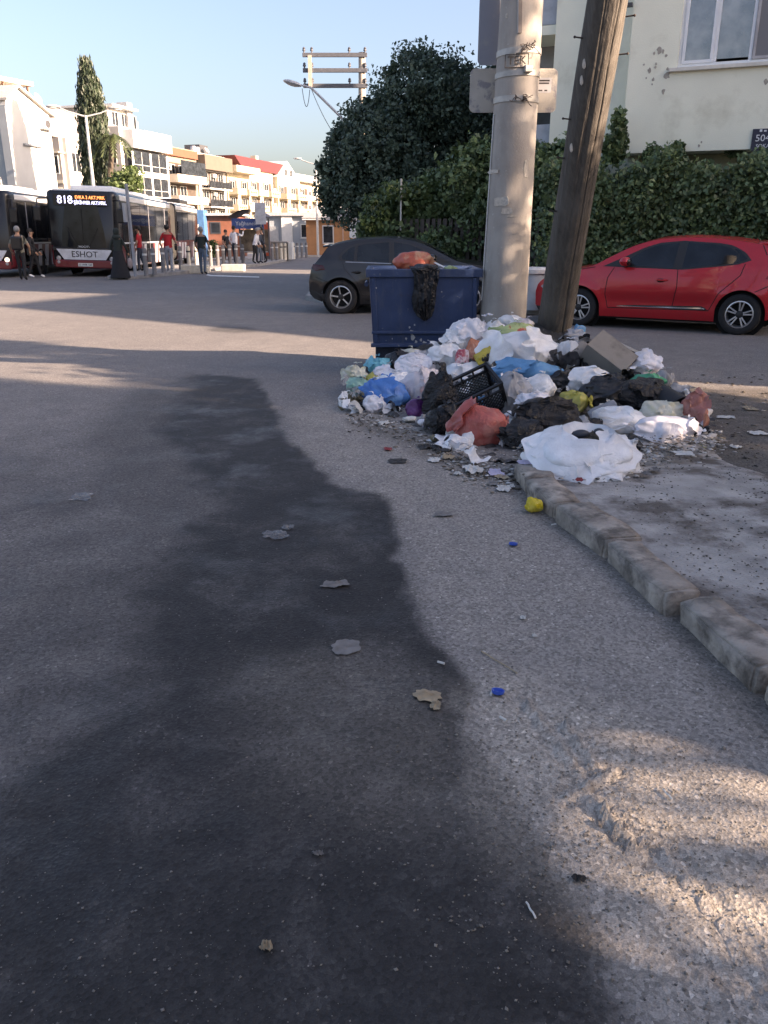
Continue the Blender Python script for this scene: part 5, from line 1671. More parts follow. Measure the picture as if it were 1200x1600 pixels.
# spray of leaves on the house wall
xs0 = Vector((Lc.x, Lc.y, 0))
cl = []
for (a, b, r) in ((962, 225, 16), (966, 205, 10), (965, 190, 7), (967, 178, 5), (958, 235, 18), (1148, 232, 8), (1060, 236, 10), (1020, 238, 10)):
    c = A(a, b, 17.2)
    cl.append((np.array([c.x, c.y, c.z]), np.array([r, 8, r]) * depth(c) / FPX))
sp_, sn = blob_points(cl, 2600, .06, 20, .2)
leaves('climbing_shoots', sp_, .055, m_lfh, hd)
o = thing('shrub', 'lighter green leafy shrub in front of the dark tree', 'shrub', (A(640, 380, 20.5).x, 20.5, .1), 0)
org = np.array([o.location.x, o.location.y, .1])
bl = [px_blob(620, 335, 52, 38, 20.6, .8), px_blob(600, 360, 40, 34, 20.4, .7), px_blob(680, 320, 55, 45, 20.2, .8), px_blob(730, 300, 50, 60, 19.6, .8), px_blob(750, 265, 30, 40, 19.4, .6), px_blob(660, 370, 90, 36, 20.3, .8), px_blob(760, 350, 50, 50, 19.2, .6), px_blob(725, 385, 70, 28, 19.1, .5), px_blob(690, 395, 60, 20, 19.3, .5)]
pts, dn = blob_points(bl, 36000, .12, 50, .3)
limb_tree(o, (0, 0, 0), pts - org, .08, 14, h0=.3)
leaves('foliage', pts - org, .062, m_lfh, o, dn, 1.0)
sp_, sn = blob_points([px_blob(a, b, 16, 16, 19.9, .4) for a, b in ((595, 325), (620, 305), (660, 300), (690, 290), (640, 330), (725, 250), (582, 345), (705, 330), (742, 235))], 2800, .10, 35, .3)
leaves('pale_shoots', sp_ - org, .065, m_lfl, o)
o = thing('shrub', 'dark green shrub filling the gap between the two poles', 'shrub', (A(850, 380, 18.4).x, 18.4, .1), 0)
org = np.array([o.location.x, o.location.y, .1])
bl = [px_blob(850, 300, 60, 70, 18.4, .6), px_blob(800, 330, 60, 60, 18.6, .6), px_blob(880, 260, 60, 35, 18.1, .5)]
pts, dn = blob_points(bl, 16000, .12, 50, .3)
limb_tree(o, (0, 0, 0), pts - org, .07, 10, h0=.3)
leaves('foliage', pts - org, .06, m_lfh, o, dn, 1.0)
o = MB().tube([A(626, 360, 19.6), A(627, 279, 19.6)], .022, 6).build('garden_stake', m_galv)
tag(o, 'thin pale stake standing in the light green shrub', 'stake')

# --- cypress, palm, small trees at the left
YC = 45.0
o = thing('cypress_tree', 'tall dark cypress rising behind bus 818', 'tree', (A(150, 380, YC).x, YC, 0), 0)
org = np.array([o.location.x, o.location.y, 0])
n = 1500
prof_y = [108, 130, 160, 200, 240, 280, 320]
prof_l = [131, 129, 127, 127, 130, 134, 138]
prof_r = [134, 148, 157, 163, 168, 175, 178]
cs = []
for k in range(n):
    yy = 110 + 200 * rngf.rand() ** .85
    l, r = np.interp(yy, prof_y, prof_l), np.interp(yy, prof_y, prof_r)
    cx, hw_ = (l + r) / 2, (r - l) / 2
    th = 2 * math.pi * rngf.rand()
    rr = (.55 + .45 * rngf.rand())
    c = A(cx + hw_ * rr * math.cos(th), yy, YC)
    cs.append((c.x, c.y + hw_ * rr * math.sin(th) * depth(c) / FPX, c.z))
cs = np.array(cs)
q = cs[:, None, :] + rngf.normal(size=(n, 26, 3)) * np.array([.10, .10, .30])
pc_ = q.reshape(-1, 3)
# upright sprays: elongated along z
nn = rngf.normal(size=(len(pc_), 3)); nn[:, 2] *= .25
nn /= np.linalg.norm(nn, axis=1)[:, None]
u = np.array([0, 0, 1.0]) + .25 * rngf.normal(size=(len(pc_), 3))
u /= np.linalg.norm(u, axis=1)[:, None]
w = np.cross(nn, u)
s = (.13 * (.6 + .8 * rngf.rand(len(pc_))))[:, None]
v = np.stack([pc_ - u * s, pc_ + w * s * .32, pc_ + u * s * 1.1, pc_ - w * s * .32], 1).reshape(-1, 3) - org
np_mesh('crown', v, np.arange(len(v)).reshape(-1, 4), m_cyp, o)
MB().tube([(0, 0, 0), (.0, 0, 3), (.05, 0, 5.5)], [.22, .16, .04], 8).build('trunk', m_bark, o, smooth=True)
def small_tree(label, blobs, base, Y, n, mat, ls, cl=.14):
    o = thing('broadleaf_tree', label, 'tree', (A(base, 380, Y).x, Y, 0), 0)
    org = np.array([o.location.x, o.location.y, 0])
    pts, dn = blob_points([px_blob(*b_) for b_ in blobs], n, cl, 40, .3)
    limb_tree(o, (0, 0, 0), pts - org, .11, 9, h0=.5)
    leaves('crown', pts - org, ls, mat, o, dn, 1.0)
    return o
small_tree('small bright green tree above the roof of bus 818', [(190, 292, 22, 18, 41, .8), (203, 285, 16, 22, 41, .7), (182, 300, 14, 16, 41, .6)], 193, 41, 5000, m_lfl, .085)
small_tree('low green bush beside the brown kiosk', [(333, 388, 7, 12, 55, .35), (330, 395, 6, 8, 55, .3)], 332, 55, 1200, m_lfl, .07, .1)
small_tree('small dark conifer standing on the depot roof line', [(433, 345, 4, 10, 80, .35), (433, 352, 7, 6, 80, .35)], 433, 80, 900, m_cyp, .09, .1)
small_tree('grey-green tree at the road end below the dark tree', [(535, 335, 16, 18, 70, .9), (545, 345, 14, 14, 70, .8)], 540, 70, 2600, m_lfh, .12, .2)
o = thing('palm_tree', 'palm with drooping fronds between the cypress and the white block', 'tree', (A(176, 380, 44).x, 44, 0), 0)
ct = A(176, 214, 44) - Vector((o.location.x, 44, 0))
MB().tube([(0, 0, 0), (.0, 0, ct.z * .5), ct], [.17, .15, .13], 9).build('trunk', m_bark, o, smooth=True)
rp = random.Random(3)
for k in range(16):
    a = 2 * math.pi * k / 16 + rp.random() * .3
    el = rp.uniform(-.1, .8)
    Lf = rp.uniform(.8, 1.25)
    dx = Vector((math.cos(a), math.sin(a), 0))
    q = MB()
    pr_ = ct
    for j in range(9):
        t_ = (j + 1) / 9
        pn = ct + dx * Lf * t_ + Vector((0, 0, Lf * (el * t_ - 1.1 * t_ * t_)))
        sdv = dx.cross(Vector((0, 0, 1)))
        for sg in (-1, 1):
            q.add([pr_, pn, pn + sdv * sg * .26 * (1 - .5 * t_) + dx * .12 - Vector((0, 0, .12))], [(0, 1, 2)])
        pr_ = pn
    q.build('frond', m_palm, o)

# ================================================================ shade from outside the picture
SD = Vector((math.cos(SUN_AZ), -math.sin(SUN_AZ), 0))      # ground direction to the sun
SN = Vector((math.sin(SUN_AZ), math.cos(SUN_AZ), 0))
def VS(v, s): return SN * v + SD * s
rzS = math.atan2(-SD.y, -SD.x) + math.pi / 2               # local x runs along -SN ... set below
def shade_block(label, v0, v1, s, h, col, dep=8, slope=None):
    a = VS(v0, s)
    o = thing('apartment_building', label, 'building', a, math.atan2(SN.y, SN.x))
    # local x = SN, local y = -SD (towards the picture); body extends away from the picture
    w = v1 - v0
    if slope:                                              # roof end sloped to shape the shadow edge
        MXZ = Matrix(((1, 0, 0, 0), (0, 0, 1, 0), (0, 1, 0, 0), (0, 0, 0, 1)))
        MB().prism([(0, 0), (w, 0), (w, h)] + [(q[0] - v0, q[1]) for q in reversed(slope)], -dep, 0, M=MXZ).build('wall', col, o)
    else:
        MB().box(0, w, -dep, 0, 0, h).build('wall', col, o)
        MB().box(-.2, w + .2, -dep - .2, .25, h + .002, h + .22).build('roof', m_tile, o)
    for z in np.arange(1.1, h - 1.8, 2.8):
        for xx in np.arange(.7, w - 1.4, 2.6):
            if slope and z + 1.6 > np.interp(xx + v0, [q[0] for q in slope], [q[1] for q in slope]): continue
            f = MB().box(xx, xx + 1.3, .003, .06, z, z + 1.4).build('window', m_frame, o)
            MB().box(xx + .08, xx + 1.22, .062, .07, z + .08, z + 1.32).build('pane', m_glass, f)
    return o
shade_block('unseen cream block added at the end of the side street to cast shade', 11.0, 21.0, 16.0, 11.2, wcr, slope=[(11.0, 7.4), (14.0, 11.2)])  # invented block, its roof slope set by the shadow edge
shade_block('unseen long white block added behind the yellow house for its shade', 34.3, 76, 8.0, 15.0, MATS['white_wall'])  # not in view, added to shade the far road
shade_block('unseen narrow block added right of the camera to shade the foreground', 2.28, 6.0, 9.0, 6.4, wcr)  # added out of view, its side bounds the sun patch
shade_block('unseen long beige block added right of the camera as a sun screen', -16, 1.45, 9.0, 6.4, MATS['beige_wall'])  # second added screen, leaves an alley of sun beside the first
rngf = np.random.RandomState(404)
def shade_tree(label, v, s, blobs, n, clump=.2, ls=.085):
    """tree outside the picture; blobs as (v, z, radius across the light, radius up, share)"""
    c = VS(v, s)
    o = thing('broadleaf_tree', label, 'tree', (c.x, c.y, 0), 0)
    al = []
    dl_ = []
    for (bv, bz, rv, rz_, sh) in blobs:
        e = VS(bv - v, 0)
        pts, dn = blob_points([(np.array([e.x, e.y, bz]), np.array([rv, rv, rz_]))], int(n * sh), clump, 50, .15)
        al.append(pts); dl_.append(dn)
    pts, dn = np.concatenate(al), np.concatenate(dl_)
    limb_tree(o, (0, 0, 0), pts, .16, 14, h0=.5)
    leaves('crown', pts, ls, m_lfh, o, dn, 1.0)
    return o
shade_tree('street tree in the side street just outside the right picture edge', 7.2, 10.5, [(5.95, 6.0, .8, 4.2, .40), (7.2, 4.3, .75, 1.4, .32), (8.38, 6.8, .26, 1.5, .06), (8.15, 4.6, .55, 1.2, .20), (8.9, 6.2, .40, 2.3, .035)], 18000)
shade_tree('unseen young tree added out of view to shade the wooden pole', 8.1, 4.2, [(7.8, 3.3, .5, .75, .5), (8.2, 3.3, .32, .7, .4)], 3600)  # small crown added to keep the sun off the pole
# wall and creeper added out of view to trim the sun through the alley
o = thing('sun_mask_wall', 'unseen wall with creeper added between two blocks to mask the sun', 'wall', VS(1.45, 9.0), math.atan2(SN.y, SN.x))
MB().box(-.02, .85, -.3, -.02, 3.42, 6.3).build('sun_mask_lintel', wcr, o)
nc = 420
pc_ = np.c_[.85 * rngf.rand(nc), .1 + .25 * rngf.rand(nc), 2.3 + 1.15 * rngf.rand(nc)]
leaves('creeper', pc_, .06, m_lfh, o)
# clipped hedge added out of view to shade the side street
o = thing('hedge', 'unseen clipped hedge added right of the heap to shade the side street', 'hedge', VS(9.15, 5.9), math.atan2(SN.y, SN.x))
nh = 11000
ph = np.c_[3.0 * rngf.rand(nh), .5 * (rngf.rand(nh) - .5), .05 + 2.75 * rngf.rand(nh)]
leaves('foliage', ph, .08, m_lfh, o)
st = MB()
for k in range(9): st.tube([(.2 + k * .33, 0, 0), (.25 + k * .33, .05, 2.3)], [.03, .012], 6)
st.build('stems', m_bark, o)
# ================================================================ concrete pole with signs
m, t, p = new_mat('pole_concrete')
co = coord(t)
mp = t.nodes.new('ShaderNodeMapping')
mp.inputs['Scale'].default_value = (1, 1, .25)
t.links.new(co, mp.inputs[0])
c = ramp(t, noise_n(t, mp.outputs[0], 5, 7, .65), [(.25, (.275, .245, .215)), (.5, (.375, .34, .30)), (.75, (.44, .405, .36))])
c = mix(t, ramp(t, noise_n(t, co, 2.2, 5, .6), [(.48, 0.0), (.72, .6)]), c, (.25, .22, .19))
c = mix(t, ramp(t, noise_n(t, co, 26, 3, .6), [(.66, 0.0), (.74, .6)]), c, (.58, .54, .48))
t.links.new(c, p.inputs['Base Color'])
p.inputs['Roughness'].default_value = .85
t.links.new(bump_n(t, noise_n(t, co, 60, 5, .65), .35, .01), p.inputs['Normal'])
m_pc = m
YPo = 9.0
a, b = A(786, 490, YPo), A(812, 60, YPo)
pole = thing('concrete_pole', 'thick concrete pole with sign plates strapped behind it', 'utility pole', (a.x, YPo, 0), 0)
R0, R1, HT = .262, .146, 7.5
def prad(z): return R0 + (R1 - R0) * z / HT
sl = (b.x - a.x) / (b.z - a.z)
def pcen(z): return Vector((sl * (z - a.z), 0, z))
MB().tube([pcen(z) for z in np.linspace(-.1, HT, 24)], [prad(z) for z in np.linspace(-.1, HT, 24)], 40).build('shaft', m_pc, pole, smooth=True, angle=0)
m_band = PM('strap_metal', (.40, .38, .35), .5, metal=.4, var=.2, vs=12)
def strap(px, py, h, tilt, name='strap', mat=None):
    z = A(px, py, YPo - prad(3)).z
    q = MB()
    n = 40
    def f(r_, dz):
        return [pcen(z) + Vector((r_ * math.cos(2 * math.pi * k / n), r_ * math.sin(2 * math.pi * k / n), dz + tilt * math.cos(2 * math.pi * k / n))) for k in range(n)]
    r_ = prad(z)
    rings = [f(r_ + .001, -h / 2), f(r_ + .009, -h / 2), f(r_ + .009, h / 2), f(r_ + .001, h / 2)]
    v = sum(rings, [])
    fc = []
    for i_ in range(4):
        for k in range(n): fc.append((i_ * n + k, i_ * n + (k + 1) % n, ((i_ + 1) % 4) * n + (k + 1) % n, ((i_ + 1) % 4) * n + k))
    q.add(v, fc)
    return q.build(name, mat or m_band, pole, smooth=True), z
st1, z1_ = strap(808, 77, .055, .012)
st2, z2_ = strap(806, 113, .050, .006)
st3, z3_ = strap(802, 153, .055, .0)
def on_pole(px, py, out=.0):
    """point on the pole's skin seen at a pixel"""
    q = A(px, py, YPo - .15)
    ce = pcen(q.z)
    dx = q.x - pole.location.x - ce.x
    r_ = prad(q.z)
    dx = max(-r_ * .97, min(r_ * .97, dx))
    yy = -math.sqrt(max(0, r_ * r_ - dx * dx))
    n_ = Vector((dx, yy, 0)).normalized()
    return Vector((ce.x + dx, yy, q.z)) + n_ * out, n_
m_wire = PM('rusty_wire', (.05, .035, .028), .8, var=.4, vs=30)
rw_ = random.Random(8)
for par, px, py in ((st1, 823, 73), (st3, 812, 156)):
    q = MB()
    for k in range(11):
        c0, n_ = on_pole(px + rw_.uniform(-9, 9), py + rw_.uniform(-4, 4), .012)
        pts_ = [c0]
        for j in range(4): pts_.append(pts_[-1] + Vector((rw_.uniform(-.03, .03), rw_.uniform(-.02, .004), rw_.uniform(-.035, .022))))
        q.tube(pts_, .0035, 5)
    q.build('wire_knot', m_wire, par)
c0, n_ = on_pole(822, 110, .0)
MB().box(-.04, .04, -.05, .0, -.03, .03, M=Matrix.Translation(c0) @ Matrix.Rotation(math.atan2(n_.y, n_.x) + math.pi / 2, 4, 'Z')).build('clamp', m_band, st2, bevel=.006)
# conduit strip with a pale edge running down from above
for (pa, pb, w_, mt, nm) in (((812, -20), (811, 54), .035, PM('strip_grey', (.16, .14, .13), .7), 'cover_strip'), ((809, -20), (808, 54), .008, m_frame, 'strip_edge')):
    c0, n0 = on_pole(*pa, .008)
    c1_, n1v = on_pole(*pb, .008)
    MB().bar(c0, c1_, w_, .012, up=(0, -1, 0)).build(nm, mt, pole)
# stencilled utility mark
def decal_text(px, py, body, size, mat, par):
    c0, n_ = on_pole(px, py, .0035)
    M_ = Matrix.Translation(c0) @ Matrix.Rotation(math.atan2(n_.y, n_.x) + math.pi / 2, 4, 'Z') @ FACE_Y
    return text_mesh('stencil_text', body, size, mat, par, M_, .001), M_
m_ink = PM('stencil_ink', (.045, .04, .038), .9, var=.3, vs=30)
tx, M_ = decal_text(806, 97, 'TEK', .105, m_ink, pole)
fr = MB()
for (x0_, x1_, y0_, y1_) in ((-.115, .115, .052, .060), (-.115, .115, -.060, -.052), (-.115, -.107, -.052, .052), (.107, .115, -.052, .052)): fr.box(x0_, x1_, y0_, y1_, -.002, .001, M=M_)
fr.build('stencil_frame', m_ink, tx)
m_peel = PM('peeled_paper', (.52, .47, .40), .9, var=.25, vs=40)
def paper_on_pole(px, py, wpx, hpx, mat=None):
    c0, n_ = on_pole(px, py, .003)
    k = depth((c0.x, YPo, c0.z)) / FPX
    rr = random.Random(px)
    poly = []
    for i_ in range(12):
        a_ = 2 * math.pi * i_ / 12
        poly.append((math.copysign(abs(math.cos(a_)) ** .5, math.cos(a_)) * wpx * k / 2 * rr.uniform(.75, 1.1), math.copysign(abs(math.sin(a_)) ** .5, math.sin(a_)) * hpx * k / 2 * rr.uniform(.75, 1.1)))
    M_ = Matrix.Translation(c0) @ Matrix.Rotation(math.atan2(n_.y, n_.x) + math.pi / 2, 4, 'Z') @ FACE_Y
    MB().prism(poly, -.003, .002, M=M_).build('paper_remnant', mat or m_peel, pole)
for q in ((820, 262, 7, 22), (821, 273, 8, 9), (782, 315, 26, 14), (790, 330, 18, 10), (800, 85, 10, 8), (792, 24, 5, 6), (772, 268, 30, 6), (797, 338, 14, 2)): paper_on_pole(*q)
# sign plates behind the pole, seen from the back
m_sgb = PM('sign_back_grey', (.23, .245, .29), .5, var=.06, vs=3, dirt=(.3, .3, .3), ds=5, dlo=.6, dhi=.8)
m_sgw = PM('sign_back_worn', (.46, .425, .37), .7, var=.12, vs=4, dirt=(.26, .25, .26), ds=7, dlo=.52, dhi=.60, bump=.2)
def plate(px0, px1, py0, py1, dy, mat, name, rad=.05):
    Y_ = YPo + R0 + dy
    p0, p1 = A(px0, py1, Y_), A(px1, py0, Y_)
    w_, h_ = p1.x - p0.x, p1.z - p0.z
    cx, cz = (p0.x + p1.x) / 2 - pole.location.x, (p0.z + p1.z) / 2
    M_ = Matrix.Translation((cx, R0 + dy, cz)) @ FACE_Y
    return MB().prism(rrect(w_, h_, rad, 4), -.006, .006, M=M_).build(name, mat, pole), M_, w_, h_
pl1, M1, w1_, h1_ = plate(746, 856, -150, 102, .03, m_sgb, 'upper_sign_plate')
pl2, M2, w2_, h2_ = plate(733, 872, 107, 176, .015, m_sgw, 'lower_sign_plate')
stk = MB().box(.5 * w2_ - .30, .5 * w2_ - .06, -.02, .12, .0065, .008, M=M2).build('sticker', PM('sticker_paper', (.50, .49, .49), .6, var=.06), pl2)
ik = MB()
for (x0_, x1_, y0_, y1_) in ((-.21, -.08, .085, .100), (-.20, -.085, .062, .075), (-.285, -.15, -.005, .008), (-.13, -.10, -.005, .008)): ik.box(.5 * w2_ + x0_, .5 * w2_ + x1_, y0_, y1_, .0082, .009, M=M2)
ik.prism([(.5 * w2_ - .28, .015), (.5 * w2_ - .235, .015), (.5 * w2_ - .25, .035), (.5 * w2_ - .262, .085), (.5 * w2_ - .268, .035)], .0082, .009, M=M2)
ik.build('sticker_print', m_ink, stk)
MB().bar((0, R0 - .02, pcen(z2_).z), (0, R0 + .012, pcen(z2_).z), .3, .04).build('plate_bracket', m_band, pole)
# thin cable down the left edge
q = MB()
pts_ = []
for yy in np.linspace(176, 470, 14):
    xx = np.interp(yy, [176, 470], [768, 752])
    c0, n_ = on_pole(xx - 2, yy, .008)
    pts_.append(c0)
q.tube(pts_, .007, 6).build('cable', m_galv, pole)

# ================================================================ leaning wooden pole
m, t, p = new_mat('old_wood')
co = coord(t)
mp = t.nodes.new('ShaderNodeMapping')
mp.inputs['Scale'].default_value = (1, 1, .06)
t.links.new(co, mp.inputs[0])
g_ = noise_n(t, mp.outputs[0], 26, 8, .7, .4)
c = ramp(t, g_, [(.25, (.045, .038, .032)), (.5, (.085, .073, .060)), (.75, (.14, .122, .10))])
c = mix(t, ramp(t, noise_n(t, co, 2.5, 4), [(.45, 0.0), (.75, .55)]), c, (.15, .135, .115))
t.links.new(c, p.inputs['Base Color'])
p.inputs['Roughness'].default_value = .85
t.links.new(bump_n(t, g_, .8, .015), p.inputs['Normal'])
m_wood = m
b0, b1 = A(858, 562, 8.7), A(949, 0, 7.35)
dv = (b1 - b0) / (b1.z - b0.z)
base = b0 - dv * b0.z
wp = thing('wooden_pole', 'weathered wooden pole leaning right in front of the red hatchback', 'utility pole', base, 0)
NN = 46
def wood(u, v_):
    z = -.05 + 6.6 * v_
    a_ = 2 * math.pi * u
    cxy = dv * z
    r_ = .178 - .006 * z
    cr = math.atan2(math.sin(a_ + 1.22 + .10 * math.sin(z * 1.3) + .03 * math.sin(z * 7)), math.cos(a_ + 1.22 + .10 * math.sin(z * 1.3) + .03 * math.sin(z * 7)))        # long drying crack towards the camera
    r_ -= .022 * math.exp(-(cr / .022) ** 2) * (1 if z < 4.5 else .4)
    cr2 = math.atan2(math.sin(a_ + 1.85 + .05 * math.sin(z * 2)), math.cos(a_ + 1.85 + .05 * math.sin(z * 2)))
    r_ -= .007 * math.exp(-(cr2 / .02) ** 2)
    nz = mnoise.noise((math.cos(a_) * 2, math.sin(a_) * 2, z * .9))
    r_ += .010 * nz + .004 * mnoise.noise((math.cos(a_) * 9, math.sin(a_) * 9, z * 1.2))
    return Vector((cxy.x + r_ * math.cos(a_), cxy.y + r_ * math.sin(a_), z))
MB().grid(wood, 160, 70).build('shaft', m_wood, wp, smooth=True, angle=0)
for (px, py) in ((905, 83), (945, 55), (888, 194), (901, 250), (941, 105), (880, 330)):
    z = A(px, py, 8.0).z
    sgx = -1 if px < np.interp(py, [0, 560], [949, 858]) else 1
    ce = dv * z
    MB().tube([ce + Vector((sgx * .16, -.03, 0)), ce + Vector((sgx * .225, -.05, .004))], .006, 6).ball(ce + Vector((sgx * .228, -.05, .004)), .011, 8).build('nail', m_wire, wp)
for (px, py, w_, h_) in ((888, 236, 5, 12), (893, 120, 5, 14), (897, 142, 3, 6)):
    q = A(px, py, 8.0)
    z = q.z
    ce = dv * z
    MB().ball((0, 0, 0), (.018, .008, .04), 8, M=Matrix.Translation(ce + Vector((-.13, -.115, 0)))).build('paper_remnant', m_peel, wp)

# ================================================================ blue refuse container
YD = 8.9
dl, dr_ = A(576, 430, YD), A(750, 430, YD)
WD = dr_.x - dl.x
ztop = A(660, 422, YD).z
zbot = A(660, 541, YD).z
DD = .95
m, t, p = new_mat('container_blue')
co = coord(t)
c = ramp(t, noise_n(t, co, 4, 5), [(.3, (.017, .037, .095)), (.7, (.028, .056, .135))])
mp = t.nodes.new('ShaderNodeMapping')
mp.inputs['Scale'].default_value = (1, 1, .22)
t.links.new(co, mp.inputs[0])
run = ramp(t, noise_n(t, mp.outputs[0], 14, 6, .7), [(.52, 0.0), (.74, .55)])
c = mix(t, run, c, (.085, .095, .12))
sc = ramp(t, noise_n(t, co, 17, 7, .75, .6), [(.64, 0.0), (.68, .8)])
c = mix(t, sc, c, (.20, .20, .20))
c = mix(t, ramp(t, noise_n(t, co, 3.0, 6, .7), [(.6, 0.0), (.8, .6)]), c, (.055, .04, .032))
t.links.new(c, p.inputs['Base Color'])
p.inputs['Roughness'].default_value = .45
t.links.new(bump_n(t, noise_n(t, co, 9, 4), .15, .03), p.inputs['Normal'])
m_blue = m
bin_ = thing('refuse_container', 'blue steel refuse container with open top behind the heap of rubbish', 'container', (dl.x, YD, 0), 0)
hb = ztop - zbot
b = MB()
# tapered tub: walls with thickness, slightly narrower at the bottom
def tub(z, ins): 
    k = (ztop - z) / hb
    i_ = .045 * k + ins
    return [(i_, .05 * k + ins), (WD - i_, .05 * k + ins), (WD - i_, DD - .09 * k - ins), (i_, DD - .09 * k - ins)]
o1, o2, i1, i2 = tub(zbot, 0), tub(ztop, 0), tub(zbot + .05, .03), tub(ztop, .03)
v = [(*q, zbot) for q in o1] + [(*q, ztop) for q in o2] + [(*q, zbot + .05) for q in i1] + [(*q, ztop) for q in i2]
f = [(3, 2, 1, 0)] + [(k, (k + 1) % 4, 4 + (k + 1) % 4, 4 + k) for k in range(4)] + [(4 + k, 4 + (k + 1) % 4, 12 + (k + 1) % 4, 12 + k) for k in range(4)] + [(12 + k, 12 + (k + 1) % 4, 8 + (k + 1) % 4, 8 + k) for k in range(4)] + [(8, 9, 10, 11)]
b.add(v, f).build('tub', m_blue, bin_, bevel=.012)
rim = MB()
for y_ in (-.022, DD - .018): rim.box(-.03, WD + .03, y_, y_ + .04, ztop - .075, ztop + .012)
for x_ in (-.03, WD - .01): rim.box(x_, x_ + .04, .02, DD - .02, ztop - .073, ztop + .010)
rim.build('rim', m_blue, bin_, bevel=.008)
rb = MB()
ze = zbot + .13
rb.box(.02, WD - .02, -.015, .05, zbot - .01, zbot + .03).box(.03, WD - .03, .012, .06, ze, ze + .03)
for x_ in (.03, WD - .075): rb.bar((x_ + .02, .0, ztop - .08), (x_ + .05, .045, zbot + .03), .04, .03)
rb.build('rib', m_blue, bin_, bevel=.006)
MB().box(.07, WD - .07, .12, DD - .15, .16, zbot - .003).build('under_frame', PM('container_dark', (.014, .022, .045), .6, var=.2), bin_, bevel=.01)
for x_ in (.14, WD - .14):
    for y_ in (.2, DD - .2):
        w_ = MB().lathe([(.001, -.025), (.075, -.025), (.085, -.015), (.085, .015), (.075, .025), (.001, .025)], 16, M=Matrix.Translation((x_, y_, .088)) @ Matrix.Rotation(R(90), 4, 'Y')).build('castor', m_tyre, bin_, smooth=True)
        MB().box(x_ - .045, x_ - .03, y_ - .05, y_ + .05, .07, .159).box(x_ + .03, x_ + .045, y_ - .05, y_ + .05, .07, .159).build('fork', m_band, w_)
for x_ in (-.05, WD + .01):
    MB().tube([(x_ + .02, .25, ztop - .16), (x_ + .02, .7, ztop - .16)], .025, 8).build('lift_bar', m_blue, bin_, smooth=True)
pk = MB()
rr = random.Random(6)
for (px, py, r_) in ((645, 528, .028), (643, 520, .024), (650, 536, .018), (658, 532, .016), (664, 538, .026), (640, 512, .012), (635, 530, .012), (613, 530, .007), (582, 443, .01), (588, 450, .007), (690, 456, .008), (672, 540, .014), (648, 508, .010)):
    q = A(px, py, YD)
    k_ = (ztop - q.z) / hb
    poly = [(q.x - dl.x + r_ * rr.uniform(.5, 1.2) * math.cos(2 * math.pi * j / 9), q.z + 1.3 * r_ * rr.uniform(.5, 1.2) * math.sin(2 * math.pi * j / 9)) for j in range(9)]
    pk.prism(poly, .05 * k_ - .008, .05 * k_ - .002, M=Matrix(((1, 0, 0, 0), (0, 0, 1, 0), (0, 1, 0, 0), (0, 0, 0, 1))))
pk.build('paint_splash', PM('paint_splash', (.34, .35, .35), .7, var=.2, vs=20), bin_)
# ================================================================ rubbish heap
FX = [530, 560, 600, 660, 700, 740, 800, 850, 900, 990, 1060, 1125]
FY = [648, 652, 655, 680, 712, 735, 738, 735, 745, 735, 712, 700]
CX = [530, 570, 620, 700, 760, 830, 900, 980, 1050, 1125]
CY = [600, 565, 545, 520, 500, 495, 512, 540, 585, 625]
CD = [7.6, 8.2, 8.5, 8.5, 8.5, 8.4, 8.4, 8.0, 7.4, 6.6]
def heap_Y(px, py):
    yf, yc, Yc = np.interp(px, FX, FY), np.interp(px, CX, CY), np.interp(px, CX, CD)
    Yf = G(px, yf).y + .12
    t_ = (yf - py) / (yf - yc)
    t_ = max(-.15, min(1.15, t_))
    return Yf + (Yc - Yf) * t_
def heap_pt(px, py):
    return A(px, py, heap_Y(px, py))

def film(name, col, kind='opaque', rough=.27, second=None, s2=3.0, lo=.5, hi=.62, wr=9.0, wb=.35):
    """thin bag plastic: crumpled relief, light leaking through, contents showing in patches"""
    if name in MATS: return MATS[name]
    m, t, p = new_mat(name)
    co = coord(t)
    c = ramp(t, noise_n(t, co, 6, 5), [(.3, tuple(q * .82 for q in col)), (.7, tuple(min(1, q * 1.1) for q in col))])
    if second:
        c = mix(t, ramp(t, noise_n(t, co, s2, 5, .6, .5), [(lo, 0.0), (hi, 1.0)]), c, second)
    # a little street dirt
    c = mix(t, ramp(t, noise_n(t, co, 9, 6, .7), [(.62, 0.0), (.8, .45)]), c, tuple(q * .35 + .03 for q in col))
    t.links.new(c, p.inputs['Base Color'])
    p.inputs['Roughness'].default_value = rough
    n1_ = noise_n(t, co, wr, 4, .6, 1.2)
    r1 = math_n(t, 'ABSOLUTE', math_n(t, 'SUBTRACT', n1_, .5))
    n2_ = noise_n(t, co, wr * 2.7, 3, .6, .8)
    r2 = math_n(t, 'ABSOLUTE', math_n(t, 'SUBTRACT', n2_, .5))
    hgt = math_n(t, 'ADD', r1, math_n(t, 'MULTIPLY', r2, .5))
    nb = bump_n(t, hgt, wb, .05)
    t.links.new(nb, p.inputs['Normal'])
    out = t.nodes['Material Output'].inputs['Surface']
    sh = p.outputs[0]
    if kind in ('thin', 'clear'):
        tr = t.nodes.new('ShaderNodeBsdfTranslucent')
        t.links.new(c, tr.inputs['Color'])
        ms = t.nodes.new('ShaderNodeMixShader')
        ms.inputs[0].default_value = .18
        t.links.new(sh, ms.inputs[1]); t.links.new(tr.outputs[0], ms.inputs[2])
        sh = ms.outputs[0]
    if kind == 'clear':
        tp = t.nodes.new('ShaderNodeBsdfTransparent')
        ms = t.nodes.new('ShaderNodeMixShader')
        t.links.new(ramp(t, noise_n(t, co, 7, 4), [(.3, .12), (.7, .55)]), ms.inputs[0])
        t.links.new(sh, ms.inputs[1]); t.links.new(tp.outputs[0], ms.inputs[2])
        sh = ms.outputs[0]
    t.links.new(sh, out)
    MATS[name] = m
    return m
